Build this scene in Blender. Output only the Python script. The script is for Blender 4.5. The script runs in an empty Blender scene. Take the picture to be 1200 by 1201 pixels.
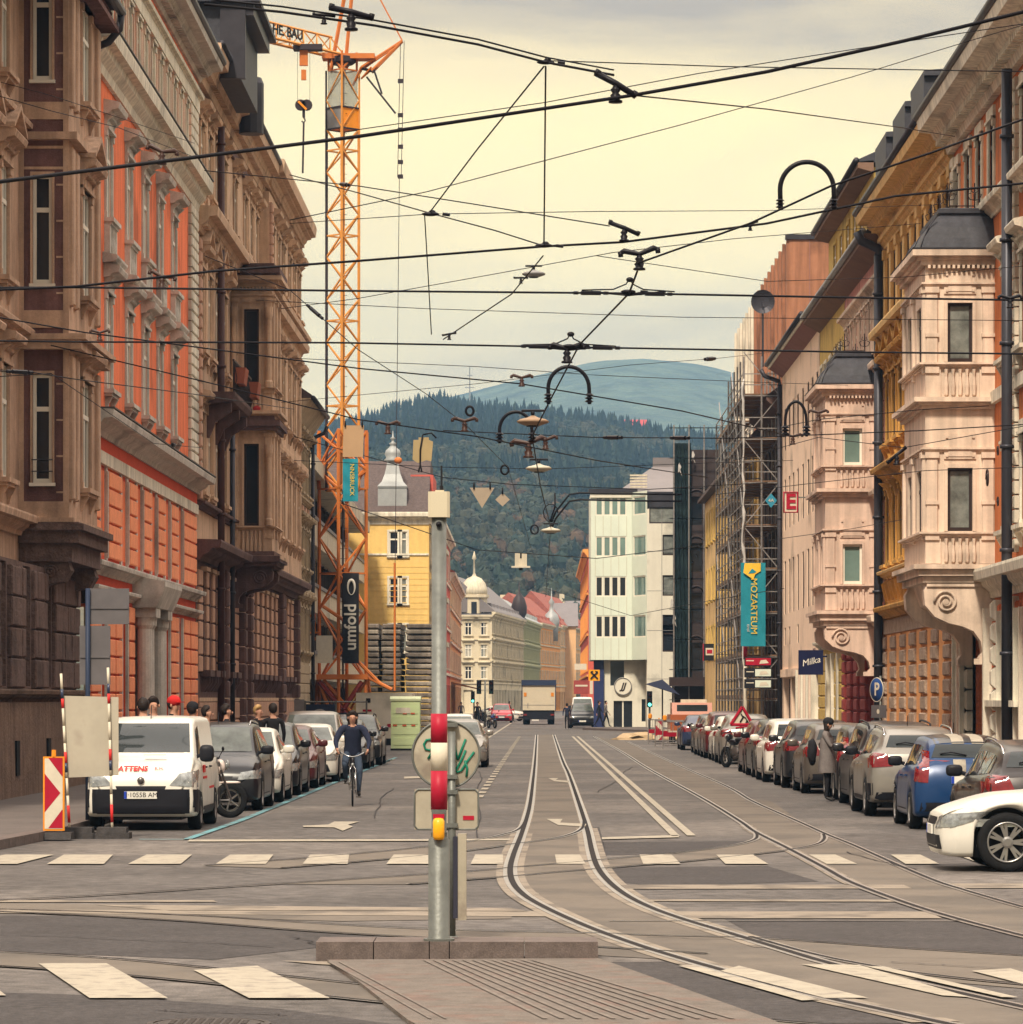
import bpy,bmesh,math,random
from mathutils import Vector,Matrix,noise
from mathutils.bvhtree import BVHTree
R=math.radians
rnd=random.Random(7)
scene=bpy.context.scene
COL=scene.collection
F=4400.0; VX=631.0; HY=819.0; EYE=2.1
def X(px,Y):return(px-VX)*Y/F
def Z(py,Y):return EYE+(HY-py)*Y/F
def P(px,py,Y):return(X(px,Y),Y,Z(py,Y))
def G(px,py):
 Y=F*EYE/(py-HY)
 return(X(px,Y),Y)
MATS={}
def M(name,col=None,rough=.8,metal=0.,var=.12,scale=1.5,bump=.0,bscale=25.,spec=None,streak=0.,coat=0.,emit=0.,alpha=1.,dist=.02,grime=None,trans=0.,speck=None):
 if name in MATS:return MATS[name]
 if streak>0 and grime is None:grime=(tuple(c*.60 for c in col),.42,.55)
 m=bpy.data.materials.new(name); m.use_nodes=True
 nt=m.node_tree; N=nt.nodes; L=nt.links
 b=N['Principled BSDF']
 b.inputs['Roughness'].default_value=rough
 b.inputs['Metallic'].default_value=metal
 b.inputs['Specular IOR Level'].default_value=(.5 if rough<.35 else .18)if spec is None else spec
 b.inputs['Coat Weight'].default_value=coat
 b.inputs['Coat Roughness'].default_value=.08
 b.inputs['Base Color'].default_value=(*col,1)
 geo=N.new('ShaderNodeNewGeometry')
 if var>0:
  n1=N.new('ShaderNodeTexNoise'); n1.inputs['Scale'].default_value=scale; n1.inputs['Detail'].default_value=7; n1.inputs['Roughness'].default_value=.65
  L.new(geo.outputs['Position'],n1.inputs['Vector'])
  mr=N.new('ShaderNodeMapRange'); mr.inputs['From Min'].default_value=.3; mr.inputs['From Max'].default_value=.7
  mr.inputs['To Min'].default_value=1-var; mr.inputs['To Max'].default_value=1+var
  L.new(n1.outputs['Fac'],mr.inputs['Value'])
  last=mr.outputs['Result']
  sp_=speck if speck is not None else(var*.8 if rough>.6 else 0)
  if sp_>0:
   for sc_,am in((scale*9,sp_*.8),(70.,sp_)):
    nf=N.new('ShaderNodeTexNoise'); nf.inputs['Scale'].default_value=sc_; nf.inputs['Detail'].default_value=4; nf.inputs['Roughness'].default_value=.7
    L.new(geo.outputs['Position'],nf.inputs['Vector'])
    mf=N.new('ShaderNodeMapRange'); mf.inputs['From Min'].default_value=.3; mf.inputs['From Max'].default_value=.7
    mf.inputs['To Min'].default_value=1-am; mf.inputs['To Max'].default_value=1+am
    L.new(nf.outputs['Fac'],mf.inputs['Value'])
    mu=N.new('ShaderNodeMath'); mu.operation='MULTIPLY'; L.new(last,mu.inputs[0]); L.new(mf.outputs['Result'],mu.inputs[1]); last=mu.outputs[0]
  if streak>0:
   mp=N.new('ShaderNodeMapping'); mp.inputs['Scale'].default_value=(4.5,4.5,.35)
   L.new(geo.outputs['Position'],mp.inputs['Vector'])
   n2=N.new('ShaderNodeTexNoise'); n2.inputs['Scale'].default_value=1.0; n2.inputs['Detail'].default_value=4
   L.new(mp.outputs['Vector'],n2.inputs['Vector'])
   m2=N.new('ShaderNodeMapRange'); m2.inputs['From Min'].default_value=.35; m2.inputs['From Max'].default_value=.65
   m2.inputs['To Min'].default_value=1-streak; m2.inputs['To Max'].default_value=1
   L.new(n2.outputs['Fac'],m2.inputs['Value'])
   mu=N.new('ShaderNodeMath'); mu.operation='MULTIPLY'
   L.new(last,mu.inputs[0]); L.new(m2.outputs['Result'],mu.inputs[1]); last=mu.outputs[0]
  vm=N.new('ShaderNodeVectorMath'); vm.operation='SCALE'
  if grime:
   n3=N.new('ShaderNodeTexNoise'); n3.inputs['Scale'].default_value=grime[1]; n3.inputs['Detail'].default_value=8
   L.new(geo.outputs['Position'],n3.inputs['Vector'])
   m3=N.new('ShaderNodeMapRange'); m3.inputs['From Min'].default_value=grime[2]; m3.inputs['From Max'].default_value=grime[2]+.12
   L.new(n3.outputs['Fac'],m3.inputs['Value'])
   mx=N.new('ShaderNodeMix'); mx.data_type='RGBA'
   mx.inputs['A'].default_value=(*col,1); mx.inputs['B'].default_value=(*grime[0],1)
   L.new(m3.outputs['Result'],mx.inputs['Factor'])
   L.new(mx.outputs['Result'],vm.inputs[0])
  else:
   vm.inputs[0].default_value=col
  L.new(last,vm.inputs['Scale']); L.new(vm.outputs[0],b.inputs['Base Color'])
 if bump>0:
  nb=N.new('ShaderNodeTexNoise'); nb.inputs['Scale'].default_value=bscale; nb.inputs['Detail'].default_value=5
  L.new(geo.outputs['Position'],nb.inputs['Vector'])
  bp=N.new('ShaderNodeBump'); bp.inputs['Strength'].default_value=bump; bp.inputs['Distance'].default_value=dist
  L.new(nb.outputs['Fac'],bp.inputs['Height']); L.new(bp.outputs['Normal'],b.inputs['Normal'])
 if emit>0:
  b.inputs['Emission Color'].default_value=(*col,1); b.inputs['Emission Strength'].default_value=emit
 if trans>0:b.inputs['Transmission Weight'].default_value=trans
 if alpha<1:b.inputs['Alpha'].default_value=alpha
 MATS[name]=m
 return m
def paint(name,col,metal=.0,rough=.28):return M('paint_'+name,col,rough=rough,metal=metal,var=.05,scale=3,coat=.2,spec=.4,speck=0)
def tag(o,label=None,cat=None,group=None,kind=None):
 if label:o['label']=label
 if cat:o['category']=cat
 if group:o['group']=group
 if kind:o['kind']=kind
 return o
def thing(name,label,cat,loc=(0,0,0),rz=0.,group=None):
 o=bpy.data.objects.new(name,None); COL.objects.link(o)
 o.location=loc; o.rotation_euler=(0,0,rz); o.empty_display_size=.2
 return tag(o,label,cat,group)
def inst(name,me,parent=None,loc=(0,0,0),rz=0.,rot=None,scale=None):
 o=bpy.data.objects.new(name,me); COL.objects.link(o)
 if parent is not None:o.parent=parent
 o.location=loc; o.rotation_euler=rot if rot else(0,0,rz)
 if scale:o.scale=scale
 return o
def copy_tree(o,parent=None):
 c=o.copy(); COL.objects.link(c); c.parent=parent
 for ch in list(o.children):copy_tree(ch,c)
 return c
class MB:
 """collects quads and polygons; build() links them as ONE mesh object"""
 def __init__(s,mat=None):
  s.v=[]; s.f=[]; s.fm=[]; s.mats=[]; s.sm=[]; s.w=[]; s.ch=[]; s.smooth=False; s.up=False
  s.O=Vector((0,0,0)); s.U=Vector((1,0,0)); s.N=Vector((0,-1,0)); s.mi=0
  if mat:s.mat(mat)
 def mat(s,m):
  if m not in s.mats:s.mats.append(m)
  s.mi=s.mats.index(m); return s
 def fr(s,O,U,N):
  s.O=Vector((O[0],O[1],O[2]if len(O)>2 else 0)); s.U=Vector((U[0],U[1],0)).normalized(); s.N=Vector((N[0],N[1],0)).normalized(); return s
 def p(s,u,o,z):return s.O+s.U*u+s.N*o+Vector((0,0,z))
 def add(s,vs,fs,want=None):
  s.ch.append((len(s.v),len(s.v)+len(vs),len(s.f),len(s.f)+len(fs)))
  b=len(s.v); s.v.extend([tuple(q)for q in vs])
  for f in fs:
   s.f.append(tuple(b+i for i in f)); s.fm.append(s.mi); s.sm.append(s.smooth); s.w.append(want)
 def quad(s,a,b,c,d,want=None):s.add([a,b,c,d],[(0,1,2,3)],want)
 def box(s,u0,u1,o0,o1,z0,z1,bev=0.):
  if bev<=0:
   v=[s.p(u,o,z)for z in(z0,z1)for o in(o0,o1)for u in(u0,u1)]
   s.add(v,[(0,1,3,2),(4,6,7,5),(0,4,5,1),(2,3,7,6),(0,2,6,4),(1,5,7,3)])
  else:
   b=bev
   v=[s.p(*q)for q in[(u0,o0,z0),(u1,o0,z0),(u1,o0,z1),(u0,o0,z1),(u0,o1-b,z0),(u1,o1-b,z0),(u1,o1-b,z1),(u0,o1-b,z1),(u0+b,o1,z0+b),(u1-b,o1,z0+b),(u1-b,o1,z1-b),(u0+b,o1,z1-b)]]
   s.add(v,[(0,3,2,1),(0,1,5,4),(1,2,6,5),(2,3,7,6),(3,0,4,7),(4,5,9,8),(5,6,10,9),(6,7,11,10),(7,4,8,11),(8,9,10,11)])
 def wbox(s,x0,x1,y0,y1,z0,z1):
  v=[(x,y,z)for z in(z0,z1)for y in(y0,y1)for x in(x0,x1)]
  s.add(v,[(0,2,3,1),(4,5,7,6),(0,1,5,4),(2,6,7,3),(0,4,6,2),(1,3,7,5)])
 def prof(s,u0,u1,pts,close=True):
  """extrude an (out, z) outline along u"""
  n=len(pts)
  v=[s.p(u0,o,z)for o,z in pts]+[s.p(u1,o,z)for o,z in pts]
  f=[(i,(i+1)%n,n+(i+1)%n,n+i)for i in range(n)]
  if close:f+=[tuple(range(n)),tuple(range(2*n-1,n-1,-1))]
  s.add(v,f)
 def pu(s,o0,o1,pts):
  """extrude a (u, z) outline along out"""
  n=len(pts)
  v=[s.p(u,o0,z)for u,z in pts]+[s.p(u,o1,z)for u,z in pts]
  f=[(i,(i+1)%n,n+(i+1)%n,n+i)for i in range(n)]+[tuple(range(n)),tuple(range(2*n-1,n-1,-1))]
  s.add(v,f)
 def pz(s,z0,z1,pts):
  """extrude a (u, out) outline up"""
  n=len(pts)
  v=[s.p(u,o,z0)for u,o in pts]+[s.p(u,o,z1)for u,o in pts]
  f=[(i,(i+1)%n,n+(i+1)%n,n+i)for i in range(n)]+[tuple(range(n)),tuple(range(2*n-1,n-1,-1))]
  s.add(v,f)
 def tube(s,a,b,r,n=6,r2=None,cap=True):
  a=Vector(a); b=Vector(b); d=b-a
  if d.length<1e-6:return
  d.normalize(); h=Vector((0,0,1))if abs(d.z)<.9 else Vector((1,0,0))
  e=d.cross(h).normalized(); g=d.cross(e)
  r2=r if r2 is None else r2
  v=[]
  for q,rr in((a,r),(b,r2)):
   for i in range(n):
    t=2*math.pi*i/n+math.pi/n
    v.append(q+e*math.cos(t)*rr+g*math.sin(t)*rr)
  f=[(i,(i+1)%n,n+(i+1)%n,n+i)for i in range(n)]
  if cap:f+=[tuple(range(n-1,-1,-1)),tuple(range(n,2*n))]
  sm=s.smooth; s.smooth=n>6; s.add(v,f); s.smooth=sm
 def path(s,pts,r,n=6,closed=False):
  pts=[Vector(q)for q in pts]; m=len(pts); v=[]; prev=None
  for i,q in enumerate(pts):
   if closed:d=pts[(i+1)%m]-pts[i-1]
   else:d=pts[min(i+1,m-1)]-pts[max(i-1,0)]
   d.normalize()
   if prev is None:
    h=Vector((0,0,1))if abs(d.z)<.9 else Vector((1,0,0)); e=d.cross(h).normalized()
   else:e=(prev-d*prev.dot(d)).normalized()
   prev=e; g=d.cross(e)
   rr=r[i]if isinstance(r,(list,tuple))else r
   for k in range(n):
    t=2*math.pi*k/n; v.append(q+e*math.cos(t)*rr+g*math.sin(t)*rr)
  f=[]
  for i in range(m if closed else m-1):
   j=(i+1)%m
   for k in range(n):f.append((i*n+k,i*n+(k+1)%n,j*n+(k+1)%n,j*n+k))
  if not closed:f+=[tuple(range(n-1,-1,-1)),tuple(range((m-1)*n,m*n))]
  sm=s.smooth; s.smooth=True; s.add(v,f); s.smooth=sm
 def lathe(s,c,prof,n=16,axis='z',a0=0.,a1=2*math.pi,cap=True):
  """prof: (radius, height)"""
  c=Vector(c); v=[]; full=abs(a1-a0-2*math.pi)<1e-6; m=n if full else n+1
  for r,h in prof:
   for i in range(m):
    t=a0+(a1-a0)*i/n
    if axis=='z':q=Vector((r*math.cos(t),r*math.sin(t),h))
    elif axis=='y':q=Vector((r*math.cos(t),h,r*math.sin(t)))
    else:q=Vector((h,r*math.cos(t),r*math.sin(t)))
    v.append(c+q)
  f=[]
  for j in range(len(prof)-1):
   for i in range(n):
    k=(i+1)%m if full else i+1
    f.append((j*m+i,j*m+k,(j+1)*m+k,(j+1)*m+i))
  if full and cap:
   if prof[0][0]>1e-4:f.append(tuple(range(m-1,-1,-1)))
   if prof[-1][0]>1e-4:f.append(tuple(range((len(prof)-1)*m,len(prof)*m)))
  s.add(v,f)
 def panel(s,u0,u1,z0,z1,holes=(),o=0.,reveal=.22):
  """wall sheet with rectangular openings and their reveals"""
  hs=[h for h in holes if h[1]>u0 and h[0]<u1 and h[3]>z0 and h[2]<z1]
  us=sorted({u0,u1}|{min(max(x,u0),u1)for h in hs for x in h[:2]}); zs=sorted({z0,z1}|{min(max(x,z0),z1)for h in hs for x in h[2:4]})
  for i in range(len(us)-1):
   for j in range(len(zs)-1):
    cu=(us[i]+us[i+1])/2; cz=(zs[j]+zs[j+1])/2
    if us[i+1]-us[i]<1e-6 or zs[j+1]-zs[j]<1e-6:continue
    if any(h[0]<cu<h[1]and h[2]<cz<h[3]for h in hs):continue
    s.quad(s.p(us[i],o,zs[j]),s.p(us[i+1],o,zs[j]),s.p(us[i+1],o,zs[j+1]),s.p(us[i],o,zs[j+1]),tuple(s.N))
  for h in hs:
   a,b,c,d=h[:4]
   for(p1,p2)in(((a,c),(b,c)),((b,c),(b,d)),((b,d),(a,d)),((a,d),(a,c))):
    s.quad(s.p(p1[0],o,p1[1]),s.p(p2[0],o,p2[1]),s.p(p2[0],o-reveal,p2[1]),s.p(p1[0],o-reveal,p1[1]))
 def mesh(s,name,off=(0,0,0)):
  me=bpy.data.meshes.new(name)
  ox,oy,oz=off
  me.from_pydata([(a-ox,b-oy,c-oz)for a,b,c in s.v],[],s.f)
  for m in s.mats:me.materials.append(m)
  me.polygons.foreach_set('material_index',s.fm)
  me.polygons.foreach_set('use_smooth',s.sm)
  me.update()
  return me
 def fixn(s,me,closed=True):
  bm=bmesh.new(); bm.from_mesh(me)
  if closed:bmesh.ops.recalc_face_normals(bm,faces=bm.faces)
  for f,w in zip(bm.faces,s.w):
   if(w is not None and f.normal.dot(Vector(w))<0)or(s.up and f.normal.z<-.7):f.normal_flip()
  bm.to_mesh(me); bm.free()
 def split(s,gap=.08):
  """separate collections for pieces that stand apart"""
  n=len(s.ch)
  if n>900:return[s]
  bb=[]
  for a,b,_,_ in s.ch:
   q=s.v[a:b]; bb.append([(min(v[k]for v in q)-gap/2,max(v[k]for v in q)+gap/2)for k in range(3)])
  par=list(range(n))
  def find(i):
   while par[i]!=i:par[i]=par[par[i]]; i=par[i]
   return i
  for i in range(n):
   for j in range(i):
    if all(bb[i][k][0]<bb[j][k][1]and bb[j][k][0]<bb[i][k][1]for k in range(3)):par[find(i)]=find(j)
  g={}
  for i in range(n):g.setdefault(find(i),[]).append(i)
  if len(g)<2 or len(g)>60:return[s]
  out=[]
  for ids in g.values():
   m=MB(); m.mats=s.mats; m.up=s.up
   for i in ids:
    a,b,c,d=s.ch[i]; o=len(m.v)-a; m.v+=s.v[a:b]
    for k in range(c,d):m.f.append(tuple(q+o for q in s.f[k])); m.fm.append(s.fm[k]); m.sm.append(s.sm[k]); m.w.append(s.w[k])
   out.append(m)
  return out
 def build(s,name,parent=None,local=False,label=None):
  if not s.f:return None
  off=(0,0,0)
  if parent is not None and not local:
   q=parent; t=Vector((0,0,0))
   while q is not None:t+=q.location; q=q.parent
   off=tuple(t)
  me=s.mesh(name,off); s.fixn(me)
  o=inst(name,me,parent)
  if label:o['label']=label
  return o
def text_mesh(txt,size,mat,depth=.004,align='CENTER',shear=0.,bold=0.):
 cu=bpy.data.curves.new('writing','FONT'); cu.body=txt; cu.size=size; cu.extrude=depth; cu.align_x=align; cu.align_y='CENTER'; cu.resolution_u=3; cu.shear=shear; cu.offset=bold
 ob=bpy.data.objects.new('writing',cu); COL.objects.link(ob)
 bpy.context.view_layer.update()
 me=bpy.data.meshes.new_from_object(ob.evaluated_get(bpy.context.evaluated_depsgraph_get()))
 bpy.data.objects.remove(ob); me.materials.clear(); me.materials.append(mat)
 return me
def writing(txt,size,mat,parent,loc,rot,**k):
 """lettering as a raised part; rot is an euler"""
 me=text_mesh(txt,size,mat,**k)
 return inst('lettering',me,parent,loc=loc,rot=rot)
def ribbon(mb,pts,w,z,wl=None):
 """flat strip of width w along ground points, w to the left and right"""
 mb.up=True; pts=[Vector((q[0],q[1]))for q in pts]; n=len(pts); L_=[]
 for i in range(n):
  d=(pts[min(i+1,n-1)]-pts[max(i-1,0)]).normalized(); e=Vector((-d.y,d.x))
  L_.append((pts[i]+e*w/2,pts[i]-e*w/2))
 v=[(a.x,a.y,z)for a,b in L_]+[(b.x,b.y,z)for a,b in L_]
 mb.add(v,[(i,i+1,n+i+1,n+i)for i in range(n-1)])
def smooth_line(pts,k=6):
 """Catmull-Rom through 2-D points"""
 pts=[Vector(q)for q in pts]; out=[]
 for i in range(len(pts)-1):
  a=pts[max(i-1,0)]; b=pts[i]; c=pts[i+1]; d=pts[min(i+2,len(pts)-1)]
  for j in range(k):
   t=j/k
   out.append(.5*((2*b)+(c-a)*t+(2*a-5*b+4*c-d)*t*t+(3*b-a-3*c+d)*t**3))
 out.append(pts[-1]); return out
EXPOSURE=0.5
SKY_CLEAR=(9.0,6.8,2.8); SKY_MID=(7.3,5.5,2.55); SKY_DARK=(3.3,2.45,1.6); SKYLOC=(1.3,.4,.2)
ZENITH=(15.5,13.6,12.0); SUN_E=4.0
HAZE=1.8e-4; HAZE_COL=(.25,.47,.76)
cam=bpy.data.cameras.new('camera'); cam_o=bpy.data.objects.new('camera',cam); COL.objects.link(cam_o)
cam.sensor_fit='HORIZONTAL'; cam.sensor_width=36; cam.lens=36*F/1200
cam.shift_x=-31/1200; cam.shift_y=218.5/1200
cam.clip_start=.5; cam.clip_end=30000
cam_o.location=(0,0,EYE); cam_o.rotation_euler=(R(90),0,0)
scene.camera=cam_o
scene.view_settings.view_transform='Standard'; scene.view_settings.look='None'; scene.view_settings.gamma=1
scene.view_settings.exposure=EXPOSURE
scene.cycles.max_bounces=6; scene.cycles.diffuse_bounces=3; scene.cycles.glossy_bounces=3
scene.cycles.volume_bounces=0; scene.cycles.transparent_max_bounces=12
w=bpy.data.worlds.new('World'); scene.world=w; w.use_nodes=True
nt=w.node_tree; N=nt.nodes; L=nt.links
bg=N['Background']
sky=N.new('ShaderNodeTexSky'); sky.sky_type='NISHITA'; sky.sun_disc=False
SUN_EL,SUN_AZ=50,194
sky.sun_elevation=R(SUN_EL); sky.sun_rotation=R(SUN_AZ); sky.dust_density=3
tc=N.new('ShaderNodeTexCoord')
mp=N.new('ShaderNodeMapping'); mp.inputs['Scale'].default_value=(1.0,1.0,5.0); mp.inputs['Location'].default_value=SKYLOC
L.new(tc.outputs['Generated'],mp.inputs['Vector'])
n1=N.new('ShaderNodeTexNoise'); n1.inputs['Scale'].default_value=3.4; n1.inputs['Detail'].default_value=7; n1.inputs['Roughness'].default_value=.52; n1.inputs['Distortion'].default_value=.35
L.new(mp.outputs['Vector'],n1.inputs['Vector'])
sp=N.new('ShaderNodeSeparateXYZ'); L.new(tc.outputs['Generated'],sp.inputs[0])
th=N.new('ShaderNodeMapRange'); th.inputs['From Min'].default_value=.05; th.inputs['From Max'].default_value=.22; th.inputs['To Min'].default_value=-.10; th.inputs['To Max'].default_value=.16
L.new(sp.outputs['Z'],th.inputs['Value'])
ad=N.new('ShaderNodeMath'); ad.operation='ADD'; L.new(n1.outputs['Fac'],ad.inputs[0]); L.new(th.outputs['Result'],ad.inputs[1])
cr=N.new('ShaderNodeValToRGB'); e=cr.color_ramp.elements
e[0].position=.44; e[0].color=(*SKY_CLEAR,1); e[1].position=.74; e[1].color=(*SKY_DARK,1)
k=cr.color_ramp.elements.new(.57); k.color=(*SKY_MID,1)
L.new(ad.outputs[0],cr.inputs['Fac'])
up=N.new('ShaderNodeMapRange'); up.inputs['From Min'].default_value=.2; up.inputs['From Max'].default_value=.75
L.new(sp.outputs['Z'],up.inputs['Value'])
vs=N.new('ShaderNodeMix'); vs.data_type='RGBA'; L.new(up.outputs['Result'],vs.inputs['Factor']); L.new(cr.outputs['Color'],vs.inputs['A']); vs.inputs['B'].default_value=(*ZENITH,1)
bk=N.new('ShaderNodeMapRange'); bk.inputs['From Min'].default_value=-.5; bk.inputs['From Max'].default_value=.3; bk.inputs['To Min'].default_value=.5; L.new(sp.outputs['Y'],bk.inputs['Value'])
vb=N.new('ShaderNodeVectorMath'); vb.operation='SCALE'; L.new(vs.outputs['Result'],vb.inputs[0]); L.new(bk.outputs['Result'],vb.inputs['Scale'])
mx=N.new('ShaderNodeMix'); mx.data_type='RGBA'; mx.inputs['Factor'].default_value=.96
L.new(sky.outputs['Color'],mx.inputs['A']); L.new(vb.outputs[0],mx.inputs['B'])
L.new(mx.outputs['Result'],bg.inputs['Color']); bg.inputs['Strength'].default_value=.15
sl=bpy.data.lights.new('sun','SUN'); sl.energy=SUN_E; sl.angle=R(7); sl.color=(1,.88,.70)
so=bpy.data.objects.new('sun',sl); COL.objects.link(so)
az=R(SUN_AZ); el=R(SUN_EL)
d=Vector((math.sin(az)*math.cos(el),math.cos(az)*math.cos(el),math.sin(el)))
so.rotation_euler=d.to_track_quat('Z','Y').to_euler(); so.location=(0,-50,80)
if HAZE>0:
 hb=MB(); hm=bpy.data.materials.new('air'); hm.use_nodes=True; hn=hm.node_tree
 hn.nodes.remove(hn.nodes['Principled BSDF'])
 pv=hn.nodes.new('ShaderNodeVolumePrincipled'); pv.inputs['Color'].default_value=(*HAZE_COL,1); pv.inputs['Density'].default_value=HAZE
 pv.inputs['Anisotropy'].default_value=0.
 hn.links.new(pv.outputs[0],hn.nodes['Material Output'].inputs['Volume'])
 hb.mat(hm); hb.wbox(-2600,2600,-1500,5200,-1.5,540)
 tag(hb.build('haze'),'thin bluish haze filling the air over the street and hills','haze',kind='stuff')
def interp(tab,x):
 if x<=tab[0][0]:return tab[0][1]
 for(a,b),(c,d)in zip(tab,tab[1:]):
  if x<=c:return b+(d-b)*(x-a)/(c-a)
 return tab[-1][1]
m_asph=M('asphalt',(.082,.073,.069),rough=.72,var=.28,scale=.45,speck=.6,bump=.5,bscale=60,dist=.008,grime=((.122,.107,.097),.13,.50))
m_asph2=M('asphalt_dark',(.043,.038,.038),rough=.75,var=.22,scale=1.3,speck=.55,bump=.6,bscale=55,dist=.008)
m_conc=M('track_concrete',(.128,.108,.090),rough=.82,var=.13,scale=.9,bump=.25,bscale=45,dist=.006,grime=((.095,.082,.071),.5,.48))
m_concL=M('track_concrete_light',(.215,.18,.145),rough=.85,var=.12,scale=2.2,bump=.3,bscale=40,dist=.005,grime=((.13,.11,.092),1.4,.49))
m_pave=M('pavement_asphalt',(.11,.092,.085),rough=.85,var=.15,scale=.7,bump=.4,bscale=50,dist=.006)
m_kerb=M('kerb_granite',(.115,.090,.082),rough=.7,var=.28,scale=9,bump=.5,bscale=70,dist=.006)
m_white=M('road_white',(.31,.275,.22),rough=.7,var=.12,scale=3,bump=.2,bscale=60,dist=.003,grime=((.22,.19,.16),5.5,.53))
m_blue=M('road_blue',(.10,.24,.27),rough=.7,var=.2,scale=3,grime=((.11,.11,.105),2.2,.50))
m_rail=M('rail_steel',(.42,.38,.35),rough=.32,metal=.85,var=.2,scale=4)
m_groove=M('rail_groove',(.018,.015,.015),rough=.9,var=.1)
g=MB(M('ground_soil',(.12,.105,.08),rough=.95,var=.3,scale=.05))
g.wbox(-2580,2580,-1480,5180,-.6,-.03); tag(g.build('ground'),kind='structure')
g=MB(m_asph)
g.quad((-70,-120,0),(70,-120,0),(70,700,0),(-70,700,0)); tag(g.build('road'),kind='structure')
def pavement(name,out,kerb_idx):
 b=MB(m_pave); n=len(out)
 b.add([(x,y,.125)for x,y in out]+[(x,y,0.001)for x,y in out],[tuple(range(n))]+[(i,(i+1)%n,n+(i+1)%n,n+i)for i in range(n)])
 k=MB(m_kerb)
 pts=[Vector(out[i])for i in kerb_idx]; cx=sum(q[0]for q in out)/n;
 for a,c in zip(pts,pts[1:]):
  d=(c-a); L_=d.length; d.normalize(); e=Vector((-d.y,d.x))
  if(Vector((cx,100))-a).dot(e)>0:e=-e
  m=max(1,int(L_/1.0))
  for i in range(m):
   s=L_*i/m+.006; t=L_*(i+1)/m-.006
   p=[a+d*s+e*.02,a+d*t+e*.02,a+d*t-e*.24,a+d*s-e*.24]
   k.add([(q.x,q.y,0.0005)for q in p]+[(q.x,q.y,.138)for q in p],[(3,2,1,0),(4,5,6,7),(0,1,5,4),(1,2,6,5),(2,3,7,6),(3,0,4,7)])
 tag(b.build(name),kind='structure'); tag(k.build('kerb'),kind='structure')
pavement('pavement',[(-30,46.5),(-11,47.2),(-8.6,48.6),(-7.5,51.5),(-7.25,56),(-7.3,172),(-30,172)],[0,1,2,3,4,5])
pavement('pavement',[(7.95,62),(9.3,57),(12,55),(30,54),(30,330),(10.2,330),(10.2,262),(3.2,256),(3.2,249.5),(8.6,226),(8.6,215),(7.95,214)],[3,2,1,0,11,10,9,8,7])
pavement('pavement',[(-5.6,262),(-30,262),(-30,480),(-5.2,480)],[0,3])
def sheet(b,pts,z):
 b.up=True
 b.add([(x,y,z)for x,y in pts],[tuple(range(len(pts)))])
def pix(pts):return[G(x,y)for x,y in pts]
ZM=.016
far=MB(m_white)
for i in range(-3,6):
 x0=-6.165+1.049*i
 if-.82<x0<-.75:pass
 for k in(x0,):
  pass
xs=[(-47,6),(55,75),(150,172),(253,270),(355,364),(453,462),(552,557.5),(653,651),(754.5,750),(851,840),(969.6,949),(1062,1045),(1152,1121)]
wd=[67,67,62,59,53,56,38,34,44,50,36,40,40]
for(a,b_),w_ in zip(xs,wd):
 t=.86
 sheet(far,pix([(a,1014.6),(a+w_,1014.6),(b_+w_*t,1003.6),(b_,1003.6)]),ZM)
tag(far.build('crosswalk_marking'),kind='structure')
near=MB(m_white)
for q in([(45,1132),(125,1132),(197,1173),(105,1173)],[(227,1140),(302,1135),(387,1173),(292,1173)],[(-90,1134),(-40,1133),(7,1170),(-60,1170)],[(796,1135),(813,1134),(962,1175),(940,1176)],[(845,1141),(867,1135),(1019,1173),(967,1173)],[(940,1133),(1008,1134),(1137,1172),(1105,1170)],[(1013,1135),(1037,1136),(1194,1172),(1175,1172)],[(1140,1141),(1185,1138),(1290,1170),(1260,1172)]):
 sheet(near,pix(q),ZM)
tag(near.build('crosswalk_marking'),kind='structure')
mk=MB(m_white)
sheet(mk,pix([(220,988.2),(505,987.4),(598,986.6),(598,984.8),(505,985.4),(222,986)]),ZM)
sheet(mk,pix([(706,985.6),(797,983.2),(795,980.6),(706,983)]),ZM)
def strip(b,p0,p1,w_,z,dash=None):
 a=Vector(G(*p0)); c=Vector(G(*p1))
 if not dash:ribbon(b,[a,c],w_,z); return
 d=c-a; L_=d.length; d.normalize(); s=0
 while s<L_:
  ribbon(b,[a+d*s,a+d*min(s+dash[0],L_)],w_,z); s+=dash[0]+dash[1]
strip(mk,(792.6,981.6),(671.7,864),.13,ZM); strip(mk,(811,981),(677.5,864),.13,ZM)
strip(mk,(562,936),(609.6,864),.16,ZM,(1.7,1.7))
strip(mk,(566,870),(600,848),.15,ZM); strip(mk,(541,872),(572,852),.12,ZM)
strip(mk,(462,891),(420,903),.12,ZM)
def arrow(b,cx,y0,y1,s,left=True):
 """lane arrow as read along the street: shaft and barbed head"""
 Y0=G(cx,y0)[1]; Y1=G(cx,y1)[1]; x0=X(cx,Y0)
 L_=Y1-Y0
 sheet(b,[(x0-.07,Y0),(x0+.07,Y0),(x0+.07,Y0+L_*.6),(x0-.07,Y0+L_*.6)],ZM)
 sheet(b,[(x0-.35*s,Y0+L_*.6),(x0+.35*s,Y0+L_*.6),(x0,Y1)],ZM)
def poly(b,pts):sheet(b,pix(pts),ZM)
poly(mk,[(355,969.5),(385,968.2),(392,964.6),(422,964.6),(408,968.3),(414,970.5),(402,975.5),(392,971.5),(356,971)])
poly(mk,[(641,961.5),(660,961.6),(657,965.8),(688,967.4),(686,970.6),(655,968.8)])
poly(mk,[(643,913.2),(655,913.2),(652,915.5),(668,916.4),(667,918.6),(650,917)])
poly(mk,[(474,911.5),(496,911),(500,913.4),(474,913.8)])
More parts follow.
